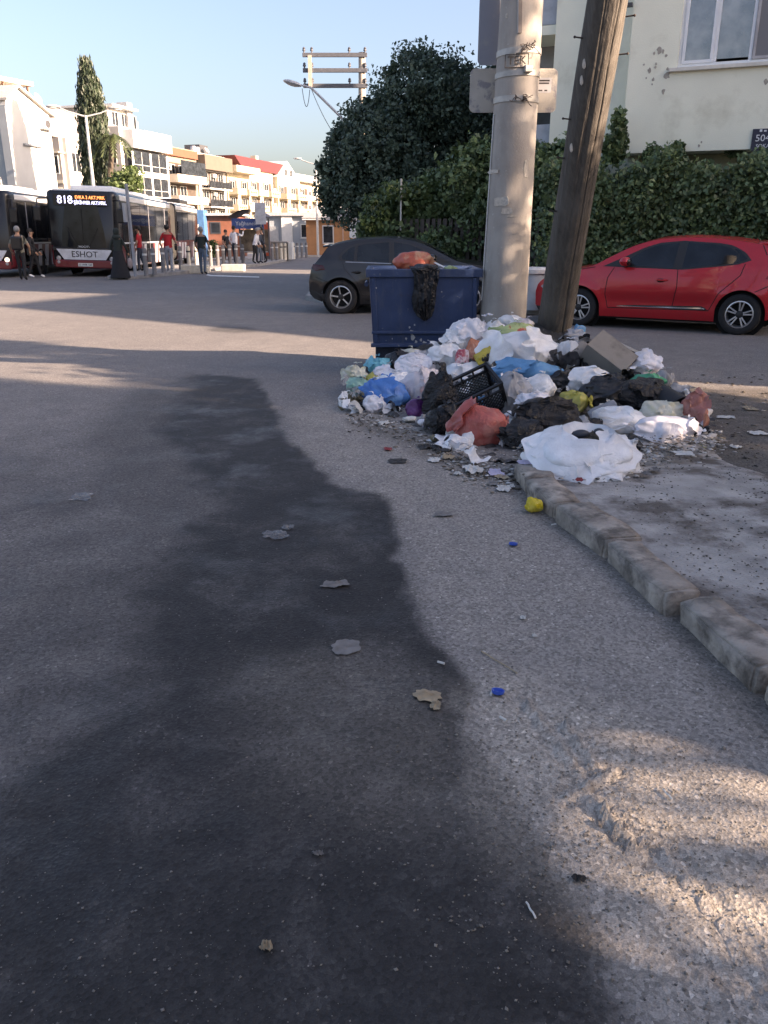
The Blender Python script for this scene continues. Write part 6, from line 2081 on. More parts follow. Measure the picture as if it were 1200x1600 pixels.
m_bw = film('bag_white', (.92, .92, .92), 'thin')
m_bl = film('bag_lilac_white', (.86, .85, .89), 'thin', second=(.62, .48, .48), lo=.55, hi=.75)
m_bp = film('bag_white_pink', (.78, .72, .74), 'thin', second=(.55, .25, .22), s2=5, lo=.52, hi=.72)
m_by = film('bag_cream', (.72, .70, .58), 'thin', second=(.62, .58, .25), lo=.5, hi=.7)
m_bg = film('bag_grey_clear', (.50, .51, .53), 'clear', second=(.30, .29, .28))
m_bk = film('bag_black', (.010, .010, .012), rough=.22, wb=1.0)
m_bkm = film('bag_black_dull', (.016, .016, .018), rough=.38, second=(.05, .045, .04), lo=.6, hi=.8)
m_bb = film('bag_blue', (.07, .24, .62), 'thin', second=(.14, .35, .68))
m_blb = film('bag_light_blue', (.12, .34, .58), 'thin', second=(.30, .48, .62), lo=.55, hi=.8)
m_bt = film('bag_turquoise', (.16, .52, .62), 'thin')
m_bm = film('bag_mint', (.33, .56, .46), 'thin', second=(.16, .40, .32))
m_bgr = film('bag_green', (.045, .36, .20), 'thin', second=(.20, .50, .38))
m_bye = film('bag_yellow', (.48, .44, .10), 'thin', second=(.62, .57, .22))
m_bpu = film('bag_purple', (.13, .03, .15), 'thin', second=(.27, .10, .30))
m_bs = film('bag_salmon', (.50, .12, .10), 'thin', rough=.3, second=(.58, .24, .20), s2=4)
m_bsd = film('bag_dusty_pink', (.45, .17, .14), 'thin', second=(.52, .26, .20))
m_bo = film('bag_orange_red', (.68, .15, .08), 'thin', second=(.75, .38, .22), s2=8)
m_prn = film('bag_printed', (.42, .50, .22), 'opaque', second=(.45, .08, .05), s2=6, lo=.55, hi=.6)
m_food = PM('food_waste', (.14, .11, .07), .8, var=.7, vs=18, bump=.6, bs=30, dirt=(.05, .03, .02), ds=9)
m_paper = PM('waste_paper', (.55, .54, .50), .8, var=.15, vs=9, bump=.4, bs=30, dirt=(.25, .22, .19), ds=6, dlo=.55, dhi=.75)
m_card = PM('cardboard_grey', (.25, .225, .195), .85, var=.12, vs=5, dirt=(.15, .13, .11), ds=5)
# cached sphere
_bm = bmesh.new()
bmesh.ops.create_icosphere(_bm, subdivisions=5, radius=1)
_bm.verts.ensure_lookup_table()
_bm.edges.ensure_lookup_table()
SPH_V = np.array([v_.co[:] for v_ in _bm.verts])
SPH_F = np.array([[q.index for q in f_.verts] for f_ in _bm.faces])
SPH_E = np.array([[q.index for q in e_.verts] for e_ in _bm.edges])
SPH_N = np.bincount(SPH_E.ravel(), minlength=len(SPH_V)).astype(float)
_bm.free()
def _acc(val, n):
    i_ = SPH_E[:, 0]; j_ = SPH_E[:, 1]
    return np.stack([np.bincount(j_, val[:, k_], n) - np.bincount(i_, val[:, k_], n) for k_ in range(3)], 1)
def bag_mesh(name, size, mat, parent, seed, knot=(0.2, -.2, 1.0), puff=.18, crease=.12, flat=.35, slack=.17, its=46, gather=True, stiff=.13, **_):
    """a slack film shrunk over lumpy contents: the spare area buckles into the folds of a real bag"""
    rs_ = np.random.RandomState(seed)
    n = len(SPH_V)
    d = SPH_V
    size = np.array(size, float)
    off = rs_.rand(3) * 40
    kn = np.array(knot, float)
    kn /= np.linalg.norm(kn)
    c = d @ kn
    t1_ = np.cross(kn, [.31, .52, .8]); t1_ /= np.linalg.norm(t1_)
    t2_ = np.cross(kn, t1_)
    ph_ = np.arctan2(d @ t2_, d @ t1_) + .6 * vnoise(d * 1.7 + off)
    pl_ = vnoise(np.c_[np.cos(ph_) * 4.2, np.sin(ph_) * 4.2, c * .8] + off)
    def inner(q):
        return .84 + puff * (1.1 * vnoise(q * 1.5 + off) + .8 * np.abs(vnoise(q * 3.1 + off + 3)) - .1)
    r0 = inner(d)
    x = d * (r0 + .10 + crease * .8 * pl_ * (.3 + .7 * np.clip(c + .4, 0, 1)) + crease * .45 * vnoise(d * 6 + off))[:, None] * size
    e0 = (d[SPH_E[:, 0]] - d[SPH_E[:, 1]]) * size
    mid_ = .5 * (d[SPH_E[:, 0]] + d[SPH_E[:, 1]])
    L0 = np.linalg.norm(e0, axis=1) * (1 + slack * (.7 + .9 * vnoise(mid_ * 2 + off + 7)))
    top_ = kn * size * 1.16
    gw = np.clip((c - .86) / .14, 0, 1)[:, None] * (.35 if gather else 0)
    zf = -size[2] * (1 - flat * .6)
    vel = np.zeros_like(x)
    for it in range(its):
        vel = vel * .82 - x * .010 + np.array([0, 0, -.012 * size[2]])
        xp = x
        x = x + vel
        x += gw * (top_ - x) * .25
        for _k in range(2):
            dv_ = x[SPH_E[:, 1]] - x[SPH_E[:, 0]]
            ln = np.linalg.norm(dv_, axis=1) + 1e-9
            corr = dv_ * (.5 * (1 - L0 / ln))[:, None]
            x = x - _acc(corr, n) / SPH_N[:, None] * 1.7
        lap = -_acc(x[SPH_E[:, 1]] - x[SPH_E[:, 0]], n) / SPH_N[:, None]
        x = x + stiff * lap
        q = x / size
        rad_ = np.linalg.norm(q, axis=1) + 1e-9
        u = q / rad_[:, None]
        ri = r0 if it % 4 else inner(u)
        if it % 4 == 0: r0 = ri
        k_ = np.maximum(1, ri / rad_)
        x = x * k_[:, None]
        x[:, 2] = np.maximum(x[:, 2], zf)
        vel = .5 * (x - xp)
    o = np_mesh(name, x, SPH_F, mat, parent, smooth=True)
    return o
rk = random.Random(77)
def flap(par, size, mat, seed, at=(0, 0, 1)):
    """the two tied ears at a bag's mouth"""
    rs_ = random.Random(seed)
    q = MB()
    c = Vector(at)
    for sg in (-1, 1):
        L_ = size * rs_.uniform(.8, 1.3)
        w_ = size * .5
        a_ = rs_.uniform(0, 6.28)
        dx = Vector((math.cos(a_) * sg, math.sin(a_) * sg, 0))
        sd_ = Vector((-dx.y, dx.x, 0))
        q.grid(lambda u, v_: c + dx * L_ * u * .8 + sd_ * w_ * (v_ - .5) * (.25 + 1.1 * u - .4 * u * u) + Vector((0, 0, L_ * (.75 * u - .55 * u * u) + .25 * w_ * mnoise.noise((u * 3 + seed, v_ * 4, sg)))), 8, 6)
    o = q.build('knot', mat, par, smooth=True)
    return o
def loose_film(par, size, mat, seed, n=2, spread=.75, lift=.30):
    """slack folds of the bag that stand off its skin"""
    rs_ = np.random.RandomState(seed + 5)
    for k_ in range(n):
        a_ = rs_.uniform(-2.9, -.2)
        d0 = np.array([math.cos(a_), math.sin(a_), rs_.uniform(.0, 1.1)])
        d0 /= np.linalg.norm(d0)
        t1_ = np.cross(d0, rs_.normal(size=3)); t1_ /= np.linalg.norm(t1_)
        t2_ = np.cross(d0, t1_)
        m_ = 22
        u, w = [q_.ravel() for q_ in np.meshgrid(np.linspace(-1, 1, m_), np.linspace(-1, 1, m_))]
        off = rs_.rand(3) * 30
        z0_ = np.zeros_like(u)
        uu = u * (1 + .35 * vnoise(np.c_[w * 2.5, z0_, z0_] + off)); ww = w * (1 + .35 * vnoise(np.c_[u * 2.5, z0_, z0_] + off + 5))
        dd = d0 + np.outer(uu, t1_) * spread + np.outer(ww, t2_) * spread * rs_.uniform(.5, .9)
        dd /= np.linalg.norm(dd, axis=1)[:, None]
        ed = np.maximum(np.abs(u), np.abs(w)) ** 3
        rr = 1.02 + lift * ed * (.35 + .65 * vnoise(np.c_[u * 1.6, w * 1.6, z0_] + off + 9)) + .10 * vnoise(np.c_[u * 2.2 + w, w * .8, z0_] + off) + .05 * vnoise(np.c_[u * 5 + w * 2, w * 1.6, z0_] + off)
        v = dd * rr[:, None] * np.array(size)
        v[:, 2] = np.maximum(v[:, 2], -size[2] * .75)
        i_, j_ = np.meshgrid(np.arange(m_ - 1), np.arange(m_ - 1))
        q_ = (j_ * m_ + i_).ravel()
        np_mesh('slack_fold', v, np.c_[q_, q_ + 1, q_ + 1 + m_, q_ + m_], mat, par, smooth=True)
def bag(label, px, py, w, h, mat, seed, knot=(.1, -.3, 1), ears=True, dy=0.0, deep=.8, cat='rubbish bag', name='rubbish_bag', rz=0.0, folds=2, **kw):
    c = heap_pt(px, py)
    if dy: c = A(px, py, c.y + dy)
    k = depth(c) / FPX
    sx, sz = w * k / 2 * 1.13, h * k / 2 * 1.18
    sy = deep * .5 * (sx + sz)
    c.y += sy * .45
    c = Vector((c.x, c.y, max(c.z, sz * .55 + .0)))
    o = thing(name, label, cat, (c.x, c.y, c.z), 0, 'bags in the rubbish heap')
    bag_mesh('film', (sx, sy, sz), mat, o, seed, knot, **kw)
    if folds: loose_film(o, (sx, sy, sz), mat, seed, folds)
    if ears:
        kn = Vector(knot).normalized()
        flap(o, max(.05, min(sx, sz) * .55), mat, seed, (kn.x * sx * 1.12, kn.y * sy * 1.12, kn.z * sz * 1.12))
    return o

# --- the matted base of the heap
def moundf(u, v_):
    px = 528 + u * 600
    yf, yc = np.interp(px, FX, FY), np.interp(px, CX, CY)
    if v_ < .72:
        py = yf + (yc - yf) * (v_ / .72)
        q = heap_pt(px, py)
        q = q + Vector((0, .10, -.07))
        q.z = max(q.z, -.02) 
    else:
        q = heap_pt(px, yc) + Vector((0, .10, -.07))
        t_ = (v_ - .72) / .28
        q.y += t_ * .5
        q.z = q.z * (1 - t_) - .05 * t_
    e = min(u, 1 - u) * 20
    q.z = q.z * min(1, e) - .04 * (1 - min(1, e))
    s_ = mnoise.noise(q * 7) * .05 + abs(mnoise.noise(q * 16)) * .05
    return q + Vector((0, -.3 * s_, s_))
m_mound = film('matted_litter', (.05, .047, .045), rough=.5, second=(.30, .29, .28), s2=11, lo=.58, hi=.64)
o = MB().grid(moundf, 150, 80).build('litter_mass', m_mound, smooth=True)
tag(o, 'matted dark litter under the rubbish bags', 'litter', kind='stuff')

B = [
 # label, px, py, w, h, mat, extra
 ('cream white bag with yellow tint at the far left end of the heap', 556, 590, 36, 34, m_by, {}),
 ('mint green bag above withered greens at the left end', 563, 610, 40, 32, m_bm, {}),
 ('turquoise bag highest at the left end of the heap', 590, 573, 34, 26, m_bt, {}),
 ('small olive yellow bag wedged beside the turquoise bag', 583, 596, 20, 20, m_bye, {'ears': False}),
 ('white bag with grey contents above the bright blue bag', 602, 587, 38, 24, m_bl, {}),
 ('bright white crumpled bag lying on the bright blue bag', 616, 600, 50, 30, m_bw, {'dy': -.1}),
 ('bright blue bag near the left foot of the heap', 604, 624, 66, 48, m_bb, {'dy': -.05}),
 ('small white bag at the lower left tip of the heap', 540, 634, 22, 26, m_bw, {}),
 ('white flattened bag in front of the bright blue bag', 582, 636, 32, 30, m_bl, {'dy': -.12}),
 ('dull black bag against the foot of the blue container', 622, 567, 42, 30, m_bkm, {}),
 ('clear yellowish bag at the foot of the blue container', 643, 556, 26, 20, m_by, {}),
 ('grey see-through bag under the blue container', 664, 556, 40, 18, m_bg, {'ears': False}),
 ('long white bag sloping down from the container', 650, 578, 66, 42, m_bl, {}),
 ('white bag with pinkish contents above the purple bag', 655, 610, 62, 52, m_bp, {}),
 ('dark purple bag at the front foot of the heap', 651, 641, 38, 30, m_bpu, {'dy': -.1}),
 ('white bag left of the printed packets', 700, 562, 56, 40, m_bw, {}),
 ('puffy white bag left of the large lilac bag', 712, 538, 40, 32, m_bw, {'knot': (-.3, -.2, 1)}),
 ('large lilac white bag leaning on the concrete pole', 738, 527, 58, 54, m_bl, {'knot': (.5, 0, .8)}),
 ('torn black bag hanging down left of the crate', 684, 632, 50, 86, m_bk, {'dy': -.15}),
 ('second black bag low at the front left of the crate', 694, 664, 48, 50, m_bk, {'dy': -.2}),
 ('white bag stuffed in the open black crate', 722, 588, 60, 34, m_bw, {'dy': .12, 'ears': False}),
 ('small white bag with dark print beside the concrete pole', 775, 519, 30, 30, m_bw, {}),
 ('white bag at the top of the heap under the concrete pole', 797, 503, 40, 20, m_bw, {}),
 ('green and red printed bag on top of the heap', 806, 519, 64, 26, m_prn, {'dy': -.1}),
 ('white bag with orange print beside the wooden pole', 822, 508, 28, 18, m_bp, {}),
 ('large square white bag in front of the wooden pole', 810, 551, 98, 60, m_bw, {'dy': -.15, 'ears': False, 'puff': .12, 'knot': (-.8, 0, -.2)}),
 ('light blue bag spread below the large white bag', 832, 584, 104, 36, m_blb, {'ears': False}),
 ('see-through whitish bag right of the black crate', 797, 618, 52, 58, m_bg, {'dy': -.1}),
 ('bright white ruffled bag below the light blue bag', 847, 610, 52, 42, m_bw, {'dy': -.1}),
 ('greyish white bag above the big black bag', 836, 634, 54, 34, m_bl, {'dy': -.12, 'ears': False}),
 ('black bag under the light blue bag beside the wooden pole', 873, 598, 44, 32, m_bkm, {}),
 ('mustard yellow bag in the middle of the heap', 898, 629, 50, 34, m_bye, {'dy': -.1, 'ears': False}),
 ('big glossy black bag at the front of the heap', 852, 662, 104, 68, m_bk, {'dy': -.12, 'knot': (-.7, -.5, .2)}),
 ('black bag spilling at the kerb beside the salmon bag', 818, 692, 66, 50, m_bk, {'dy': -.1, 'ears': False}),
 ('salmon red bag lying at the kerb', 752, 690, 84, 74, m_bs, {'dy': -.05, 'knot': (.9, -.1, .55), 'crease': .06, 'puff': .10, 'ears': False, 'folds': 1}),
 ('see-through bag right of the wooden pole', 898, 532, 40, 28, m_bg, {}),
 ('white bag right below the wooden pole', 888, 553, 32, 36, m_bw, {}),
 ('black bag left of the grey cardboard box', 893, 569, 32, 34, m_bk, {}),
 ('white bag right of the grey cardboard box', 1006, 575, 56, 42, m_bl, {}),
 ('green bag below the grey cardboard box', 1010, 601, 52, 30, m_bgr, {'dy': -.1}),
 ('see-through bag at the right end of the heap', 1038, 598, 28, 34, m_bg, {}),
 ('white bag with food remains in the middle of the heap', 922, 600, 66, 38, m_bw, {'dy': -.1, 'ears': False}),
 ('wide black bag left of the green bag', 948, 620, 74, 50, m_bkm, {'dy': -.05}),
 ('long black bag below the green bag', 1000, 622, 84, 46, m_bk, {'dy': -.05, 'ears': False}),
 ('round white bag above the see-through bag at the right', 1032, 651, 60, 46, m_by, {'dy': -.05, 'ears': False}),
 ('white bag joined to the open white bag', 974, 661, 84, 46, m_bw, {'dy': -.1, 'ears': False}),
 ('crumpled whitish bag lowest at the right of the heap', 1044, 688, 96, 44, m_bl, {'dy': -.05, 'knot': (-.9, 0, .3)}),
 ('dusty pink cloth bag at the right end of the heap', 1088, 652, 48, 62, m_bsd, {'knot': (.7, -.4, -.4), 'ears': False}),
 ('glossy black strip of bag left of the joined white bag', 926, 668, 34, 24, m_bk, {'ears': False, 'dy': -.05}),
 ('crumpled see-through bag beside the big black bag', 906, 670, 30, 30, m_bg, {'ears': False, 'dy': -.08}),
]
for i_, (lab, px, py, w, h, mt, kw) in enumerate(B):
    bag(lab, px, py, w, h, mt, 100 + i_ * 7, **kw)

# --- open white bag in front with its contents showing
c = G(922, 742, KH)
k = depth(c) / FPX
o = thing('rubbish_bag', 'open white bag spilling food remains on the pavement corner', 'rubbish bag', (c.x, c.y + .25, KH + .055), 0, 'bags in the rubbish heap')
o.rotation_euler = (R(17), R(-3), 0)
Lx = 76 * k
ob_ = bag_mesh('film', (Lx * 1.18, .33, .125), m_bw, o, 1234, (.95, .1, .25), puff=.10, crease=.30, flat=.45, slack=.36, its=44, stiff=.07)
vv = np.zeros(len(ob_.data.vertices) * 3, dtype=np.float32)
ob_.data.vertices.foreach_get('co', vv)
vv = vv.reshape(-1, 3)
e_ = ((vv[:, 0] - .05) / (Lx * .52)) ** 2 + ((vv[:, 1] - .05) / .15) ** 2 + .25 * vnoise(np.c_[vv[:, :2] * 9, np.zeros(len(vv))])
dep_ = np.clip(1 - e_, 0, 1) ** .5
up_ = vv[:, 2] > 0
vv[up_, 2] -= (dep_ * .12)[up_]
lip = np.exp(-((e_ - 1.15) / .22) ** 2)
vv[up_, 2] += (lip * .022)[up_]
vv[:, 2] += .06
ob_.data.vertices.foreach_set('co', vv.ravel())
ob_.data.update()
loose_film(o, (Lx * 1.1, .32, .13), m_bw, 66, 6, 1.0, .25)
MB().grid(lambda u, v_: Vector(((u - .5) * Lx * .8 + .05, (v_ - .5) * .2 + .06, .075 + .03 * mnoise.noise((u * 6, v_ * 6, 1)) + .02 * abs(mnoise.noise((u * 15, v_ * 15, 3))))), 30, 20).build('contents', m_food, o, smooth=True)
MB().ball((-.10, .03, .115), (.035, .04, .028), 12).build('orange_peel', PM('orange_peel', (.45, .10, .03), .5), o, smooth=True)
MB().ball((.0, .08, .115), (.06, .03, .028), 12).ball((.12, .09, .12), (.035, .03, .02), 10).build('dark_scrap', PM('dark_scrap', (.03, .035, .045), .5), o, smooth=True)

# --- torn shreds of film that fill the gaps between the bags
def shreds(name, label, mat, n, seed, smin=.04, smax=.11):
    rs_ = np.random.RandomState(seed)
    vs_, fs_ = [], []
    m_ = 11
    u, w = [q_.ravel() for q_ in np.meshgrid(np.linspace(-1, 1, m_), np.linspace(-1, 1, m_))]
    i_, j_ = np.meshgrid(np.arange(m_ - 1), np.arange(m_ - 1))
    k0 = (j_ * m_ + i_).ravel()
    quad = np.c_[k0, k0 + 1, k0 + 1 + m_, k0 + m_]
    z0_ = np.zeros_like(u)
    for k_ in range(n):
        px = rs_.uniform(540, 1110)
        yf, yc = np.interp(px, FX, FY), np.interp(px, CX, CY)
        py = yc + (yf - yc) * rs_.uniform(.08, .98)
        c = heap_pt(px, py)
        sz_ = rs_.uniform(smin, smax)
        off = rs_.rand(3) * 40
        uu = u * (1 + .5 * vnoise(np.c_[w * 1.8, z0_, z0_] + off)); ww = w * rs_.uniform(.4, .9) * (1 + .5 * vnoise(np.c_[u * 1.8, z0_, z0_] + off + 5))
        hh = .55 * vnoise(np.c_[u * 1.3, w * 1.3, z0_] + off) + .28 * vnoise(np.c_[u * 3 + w, w * 1.2, z0_] + off + 3) - .25 * (uu ** 2 + ww ** 2)
        M_ = Matrix.Rotation(rs_.uniform(0, 6.28), 3, 'Z') @ Matrix.Rotation(rs_.uniform(.1, 1.0), 3, 'X') @ Matrix.Rotation(rs_.uniform(0, 6.28), 3, 'Z')
        p_ = np.c_[uu, ww, hh] * sz_ @ np.array(M_).T
        p_ = p_ + np.array([c.x, c.y - .03, max(c.z, .03) + .02])
        p_[:, 2] = np.maximum(p_[:, 2], .006)
        fs_.append(quad + len(vs_) * m_ * m_)
        vs_.append(p_)
    o = np_mesh(name, np.concatenate(vs_), np.concatenate(fs_), mat, smooth=True)
    return tag(o, label, 'litter', kind='stuff')
shreds('white_film_shreds', 'torn white film between the bags of the heap', m_bw, 70, 31)
shreds('clear_film_shreds', 'torn see-through film between the bags of the heap', m_bg, 45, 32)
shreds('black_film_shreds', 'torn black film between the bags of the heap', m_bk, 45, 33)
shreds('paper_shreds', 'torn brownish paper between the bags of the heap', m_paper, 45, 34, .025, .06)
shreds('coloured_film_shreds', 'torn bluish film between the bags of the heap', m_blb, 14, 35, .03, .06)

# --- withered greens, tissues, bread, cup
def clump(name, label, cat, px, py, w, h, mat, seed, n=60, ls=.03, dy=-.05):
    c = heap_pt(px, py)
    c = A(px, py, c.y + dy)
    kk = depth(c) / FPX
    rs2 = np.random.RandomState(seed)
    o = thing(name, label, cat, (c.x, c.y, max(c.z, .03)), 0)
    pts = rs2.normal(size=(n, 3)) * np.array([w * kk / 3.4, w * kk / 4, h * kk / 3.4])
    leaves('pieces', pts, ls, mat, o, asp=.4)
    return o
clump('withered_greens', 'withered brown greens at the left foot of the heap', 'food waste', 555, 632, 30, 20, leaf_mat('wilted', [(.10, .085, .045), (.15, .13, .08), (.22, .2, .14)]), 1, 160, .04)
def crumple(name, label, cat, px, py, w, h, mat, seed, dy=-.1, ground=None, **kw):
    c = G(px, py + h / 2, ground) if ground is not None else heap_pt(px, py)
    if ground is None: c = A(px, py, c.y + dy)
    kk = depth(c) / FPX
    o = thing(name, label, cat, (c.x, c.y, (c.z + h * kk * .35) if ground is not None else max(c.z, .03)), 0)
    bag_mesh('surface', (w * kk / 2, w * kk / 2.4, h * kk / 2), mat, o, seed, (0, 0, -1), **kw)
    return o
crumple('crumpled_tissue', 'beige crumpled tissues above the salmon bag', 'tissue', 756, 646, 38, 22, m_paper, 3, crease=.25)
crumple('crumpled_tissue', 'white crumpled paper left of the salmon bag', 'paper', 710, 676, 30, 22, m_paper, 5, crease=.25)
crumple('crumpled_tissue', 'grey crumpled rag under the crate', 'rag', 738, 660, 34, 22, PM('rag_grey', (.16, .14, .12), .9, var=.4, vs=12, bump=.5), 6, crease=.2)
crumple('bread_piece', 'brown bread piece behind the salmon bag', 'bread', 777, 651, 27, 13, PM('bread', (.38, .26, .12), .8, var=.2, vs=14, bump=.4), 9, crease=.03, puff=.08)
crumple('stone', 'round olive stone below the torn black bag', 'stone', 677, 684, 13, 12, PM('olive_stone', (.16, .14, .09), .8, var=.3), 12, dy=-.22, crease=.03)
crumple('crumpled_tissue', 'small white crumpled paper at the foot of the purple bag', 'paper', 660, 660, 18, 12, m_bl, 15, dy=-.25, crease=.25)
crumple('wax_paper', 'pale pink scrap between the two left black bags', 'paper', 640, 655, 26, 10, m_paper, 18, dy=-.1, crease=.25)
c = heap_pt(796, 662); c = A(796, 662, c.y - .12)
o = thing('paper_cup', 'white paper cup lying behind the salmon bag', 'cup', (c.x, c.y, c.z), 0)
Mc = Matrix.Rotation(R(70), 4, 'Y') @ Matrix.Rotation(R(40), 4, 'X')
MB().lathe([(.03, -.055), (.042, .05), (.045, .053), (.041, .05), (.029, -.05), (.001, -.05)], 24, M=Mc).build('cup', m_paper, o, smooth=True)
# printed packets
def packet(label, px, py, w, h, mat, rx, ry, dy=-.15, rz=0):
    c = heap_pt(px, py); c = A(px, py, c.y + dy)
    kk = depth(c) / FPX
    o = MB().grid(lambda u, v_: Vector(((u - .5) * w * kk, -.02 * math.sin(math.pi * u) * math.sin(math.pi * v_) + .01 * mnoise.noise((u * 5, v_ * 5, px)), (v_ - .5) * h * kk)), 12, 12).build('food_packet', mat, smooth=True, loc=c)
    o.modifiers.new('s', 'SOLIDIFY').thickness = .02
    o.rotation_euler = (R(rx), R(ry), R(rz))
    return tag(o, label, 'packet', 'packets in the rubbish heap')
packet('orange packet under the large lilac bag', 742, 548, 28, 30, film('pk_orange', (.48, .16, .08), second=(.6, .35, .25), s2=9), -25, 25)
packet('red and white printed packet left of the orange packet', 722, 562, 18, 30, film('pk_red', (.45, .08, .10), second=(.65, .5, .5), s2=14, lo=.45, hi=.55), -25, 5, -.13)
packet('yellow packet with black base right of the orange packet', 757, 556, 30, 18, film('pk_yellow', (.55, .42, .06), second=(.03, .03, .03), s2=5, lo=.55, hi=.58), -20, -30, -.2)
packet('light blue plastic scrap at the right of the wooden pole', 904, 518, 16, 18, m_blb, -5, 20, -.05)
packet('silvery see-through wrap above the joined white bag', 942, 642, 44, 18, film('pk_clear', (.42, .43, .45), 'clear'), -55, -25, -.1)

# --- black plastic crate
c = heap_pt(736, 622)
c = A(736, 620, c.y - .12)
o = thing('plastic_crate', 'black lattice plastic crate tilted in the heap with a white bag inside', 'crate', c, 0)
o.rotation_euler = (R(24), R(-24), R(10))
m_cr = PM('crate_black', (.012, .012, .013), .45, var=.2)
cl_, cw_, ch_ = .50, .33, .27
q = MB()
for y_ in (-cw_ / 2, cw_ / 2 - .018): q.box(-cl_ / 2, cl_ / 2, y_, y_ + .018, -ch_ / 2, -ch_ / 2 + .03).box(-cl_ / 2, cl_ / 2, y_ - .004, y_ + .022, ch_ / 2 - .022, ch_ / 2).box(-cl_ / 2, cl_ / 2, y_, y_ + .018, ch_ / 2 - .085, ch_ / 2 - .068)
for x_ in (-cl_ / 2, cl_ / 2 - .018): q.box(x_, x_ + .018, -cw_ / 2, cw_ / 2, -ch_ / 2, -ch_ / 2 + .03).box(x_ - .004, x_ + .022, -cw_ / 2, cw_ / 2, ch_ / 2 - .022, ch_ / 2).box(x_, x_ + .018, -cw_ / 2, cw_ / 2, ch_ / 2 - .085, ch_ / 2 - .068)
for x_ in (-cl_ / 2, cl_ / 2 - .03):
    for y_ in (-cw_ / 2, cw_ / 2 - .03): q.box(x_, x_ + .03, y_, y_ + .03, -ch_ / 2, ch_ / 2)
q.build('frame', m_cr, o, bevel=.003)
q = MB()
for k_ in range(5):
    x_ = -cl_ / 2 + .03 + (cl_ - .06) * k_ / 4
    for y_ in (-cw_ / 2 + .009, cw_ / 2 - .009): q.bar((x_, y_, ch_ / 2 - .08), (x_, y_, ch_ / 2 - .01), .014, .016)
q.build('handle_slots', m_cr, o)
for y_ in (-cw_ / 2 + .009, cw_ / 2 - .009):
    q = MB()
    for k_ in range(-4, 15):
        x0_ = -cl_ / 2 + k_ * .036
        for sg in (1, -1):
            xa_, xb_ = x0_, x0_ + .19
            if sg < 0: xa_, xb_ = xb_, xa_
            pa, pb = Vector((xa_, y_, -ch_ / 2 + .01)), Vector((xb_, y_, ch_ / 2 - .077))
            lo_, hi_ = -cl_ / 2, cl_ / 2
            d_ = pb - pa
            ta, tb = sorted(((lo_ - pa.x) / d_.x, (hi_ - pa.x) / d_.x))
            ta, tb = max(0, ta), min(1, tb)
            if tb - ta > .05: q.bar(pa + d_ * ta, pa + d_ * tb, .006, .009, up=(0, 1, 0))
    q.build('side_lattice', m_cr, o)
q = MB()
for k_ in range(13):
    x_ = -cl_ / 2 + .02 + k_ * (cl_ - .04) / 12
    q.bar((x_, -cw_ / 2, -ch_ / 2 + .008), (x_, cw_ / 2, -ch_ / 2 + .008), .008, .008)
for x_ in (-cl_ / 2 + .009, cl_ / 2 - .009):
    for k_ in range(9):
        y_ = -cw_ / 2 + k_ * cw_ / 8
        q.bar((x_, y_, -ch_ / 2), (x_, y_, ch_ / 2 - .07), .007, .009)
q.build('base_lattice', m_cr, o)

# --- grey cardboard box and broken board
c = heap_pt(938, 575); c = A(938, 572, c.y - .02)
o = thing('cardboard_box', 'grey cardboard box lying tilted right of the wooden pole', 'box', c, 0)
o.rotation_euler = (R(28), R(33), R(-28))
bx_ = MB().box(-.20, .20, -.02, -.012, -.13, .13).box(-.20, .20, .26, .268, -.13, .13).box(-.208, -.2005, -.02, .268, -.13, .13).box(.2005, .208, -.02, .268, -.13, .13).box(-.20, .20, -.0115, .2595, -.13, -.122).box(-.2, .2, -.0115, .2595, .122, .13)
bx_.build('panels', m_card, o)
MB().grid(lambda u, v_: Vector((-.208 - .12 * u, -.02 + .28 * v_, -.13 + .02 * math.sin(u * 3))), 5, 5).build('flap', m_card, o)
c = heap_pt(966, 548); c = A(968, 548, c.y + .1)
o = thing('broken_board', 'broken dark board with white edge behind the cardboard box', 'board', c, 0)
o.rotation_euler = (R(-12), R(24), R(-10))
MB().box(-.22, .22, -.01, .02, -.075, .06).build('panel', PM('board_dark', (.035, .03, .028), .5, var=.3), o)
MB().box(-.23, .20, -.025, -.0105, .05, .07).box(-.16, .12, -.022, -.0105, -.02, -.008).build('edge_strip', PM('board_edge', (.5, .48, .44), .6), o)
# --- black bucket lying open
c = heap_pt(1050, 628); c = A(1046, 628, c.y - .05)
o = thing('black_bucket', 'black plastic bucket on its side beside the dusty pink bag', 'bucket', c, 0)
MB().lathe([(.001, -.12), (.09, -.12), (.12, .10), (.128, .10), (.128, .12), (.116, .12), (.085, -.11), (.001, -.11)], 28, M=Matrix.Rotation(R(115), 4, 'X') @ Matrix.Rotation(R(25), 4, 'Y')).build('shell', m_plast, o, smooth=True)

# --- bags on the container
c = A(648, 411, 9.25)
o = thing('rubbish_bag', 'orange red bag sticking out of the blue container', 'rubbish bag', c, 0)
bag_mesh('film', (.27, .22, .14), m_bo, o, 811, (1, 0, -.2), crease=.07, flat=.1)
MB().grid(lambda u, v_: Vector((.17 + .22 * u, -.02 + .10 * v_, .02 - .10 * u + .02 * math.sin(v_ * 6))), 8, 6).build('loose_end', m_bw, o, smooth=True)
c = A(704, 421, 9.2)
o = thing('rubbish_bag', 'pale green bag end on the rim of the blue container', 'rubbish bag', c, 0)
bag_mesh('film', (.09, .1, .045), film('bag_pale_green', (.50, .55, .22), 'thin'), o, 815, (1, 0, 0), flat=.1)
c = A(664, 455, YD - .08)
o = thing('rubbish_bag', 'empty black bag hanging over the front of the blue container', 'rubbish bag', c, 0)
ztp = A(664, 419, YD).z - c.z
zbt = A(664, 503, YD).z - c.z
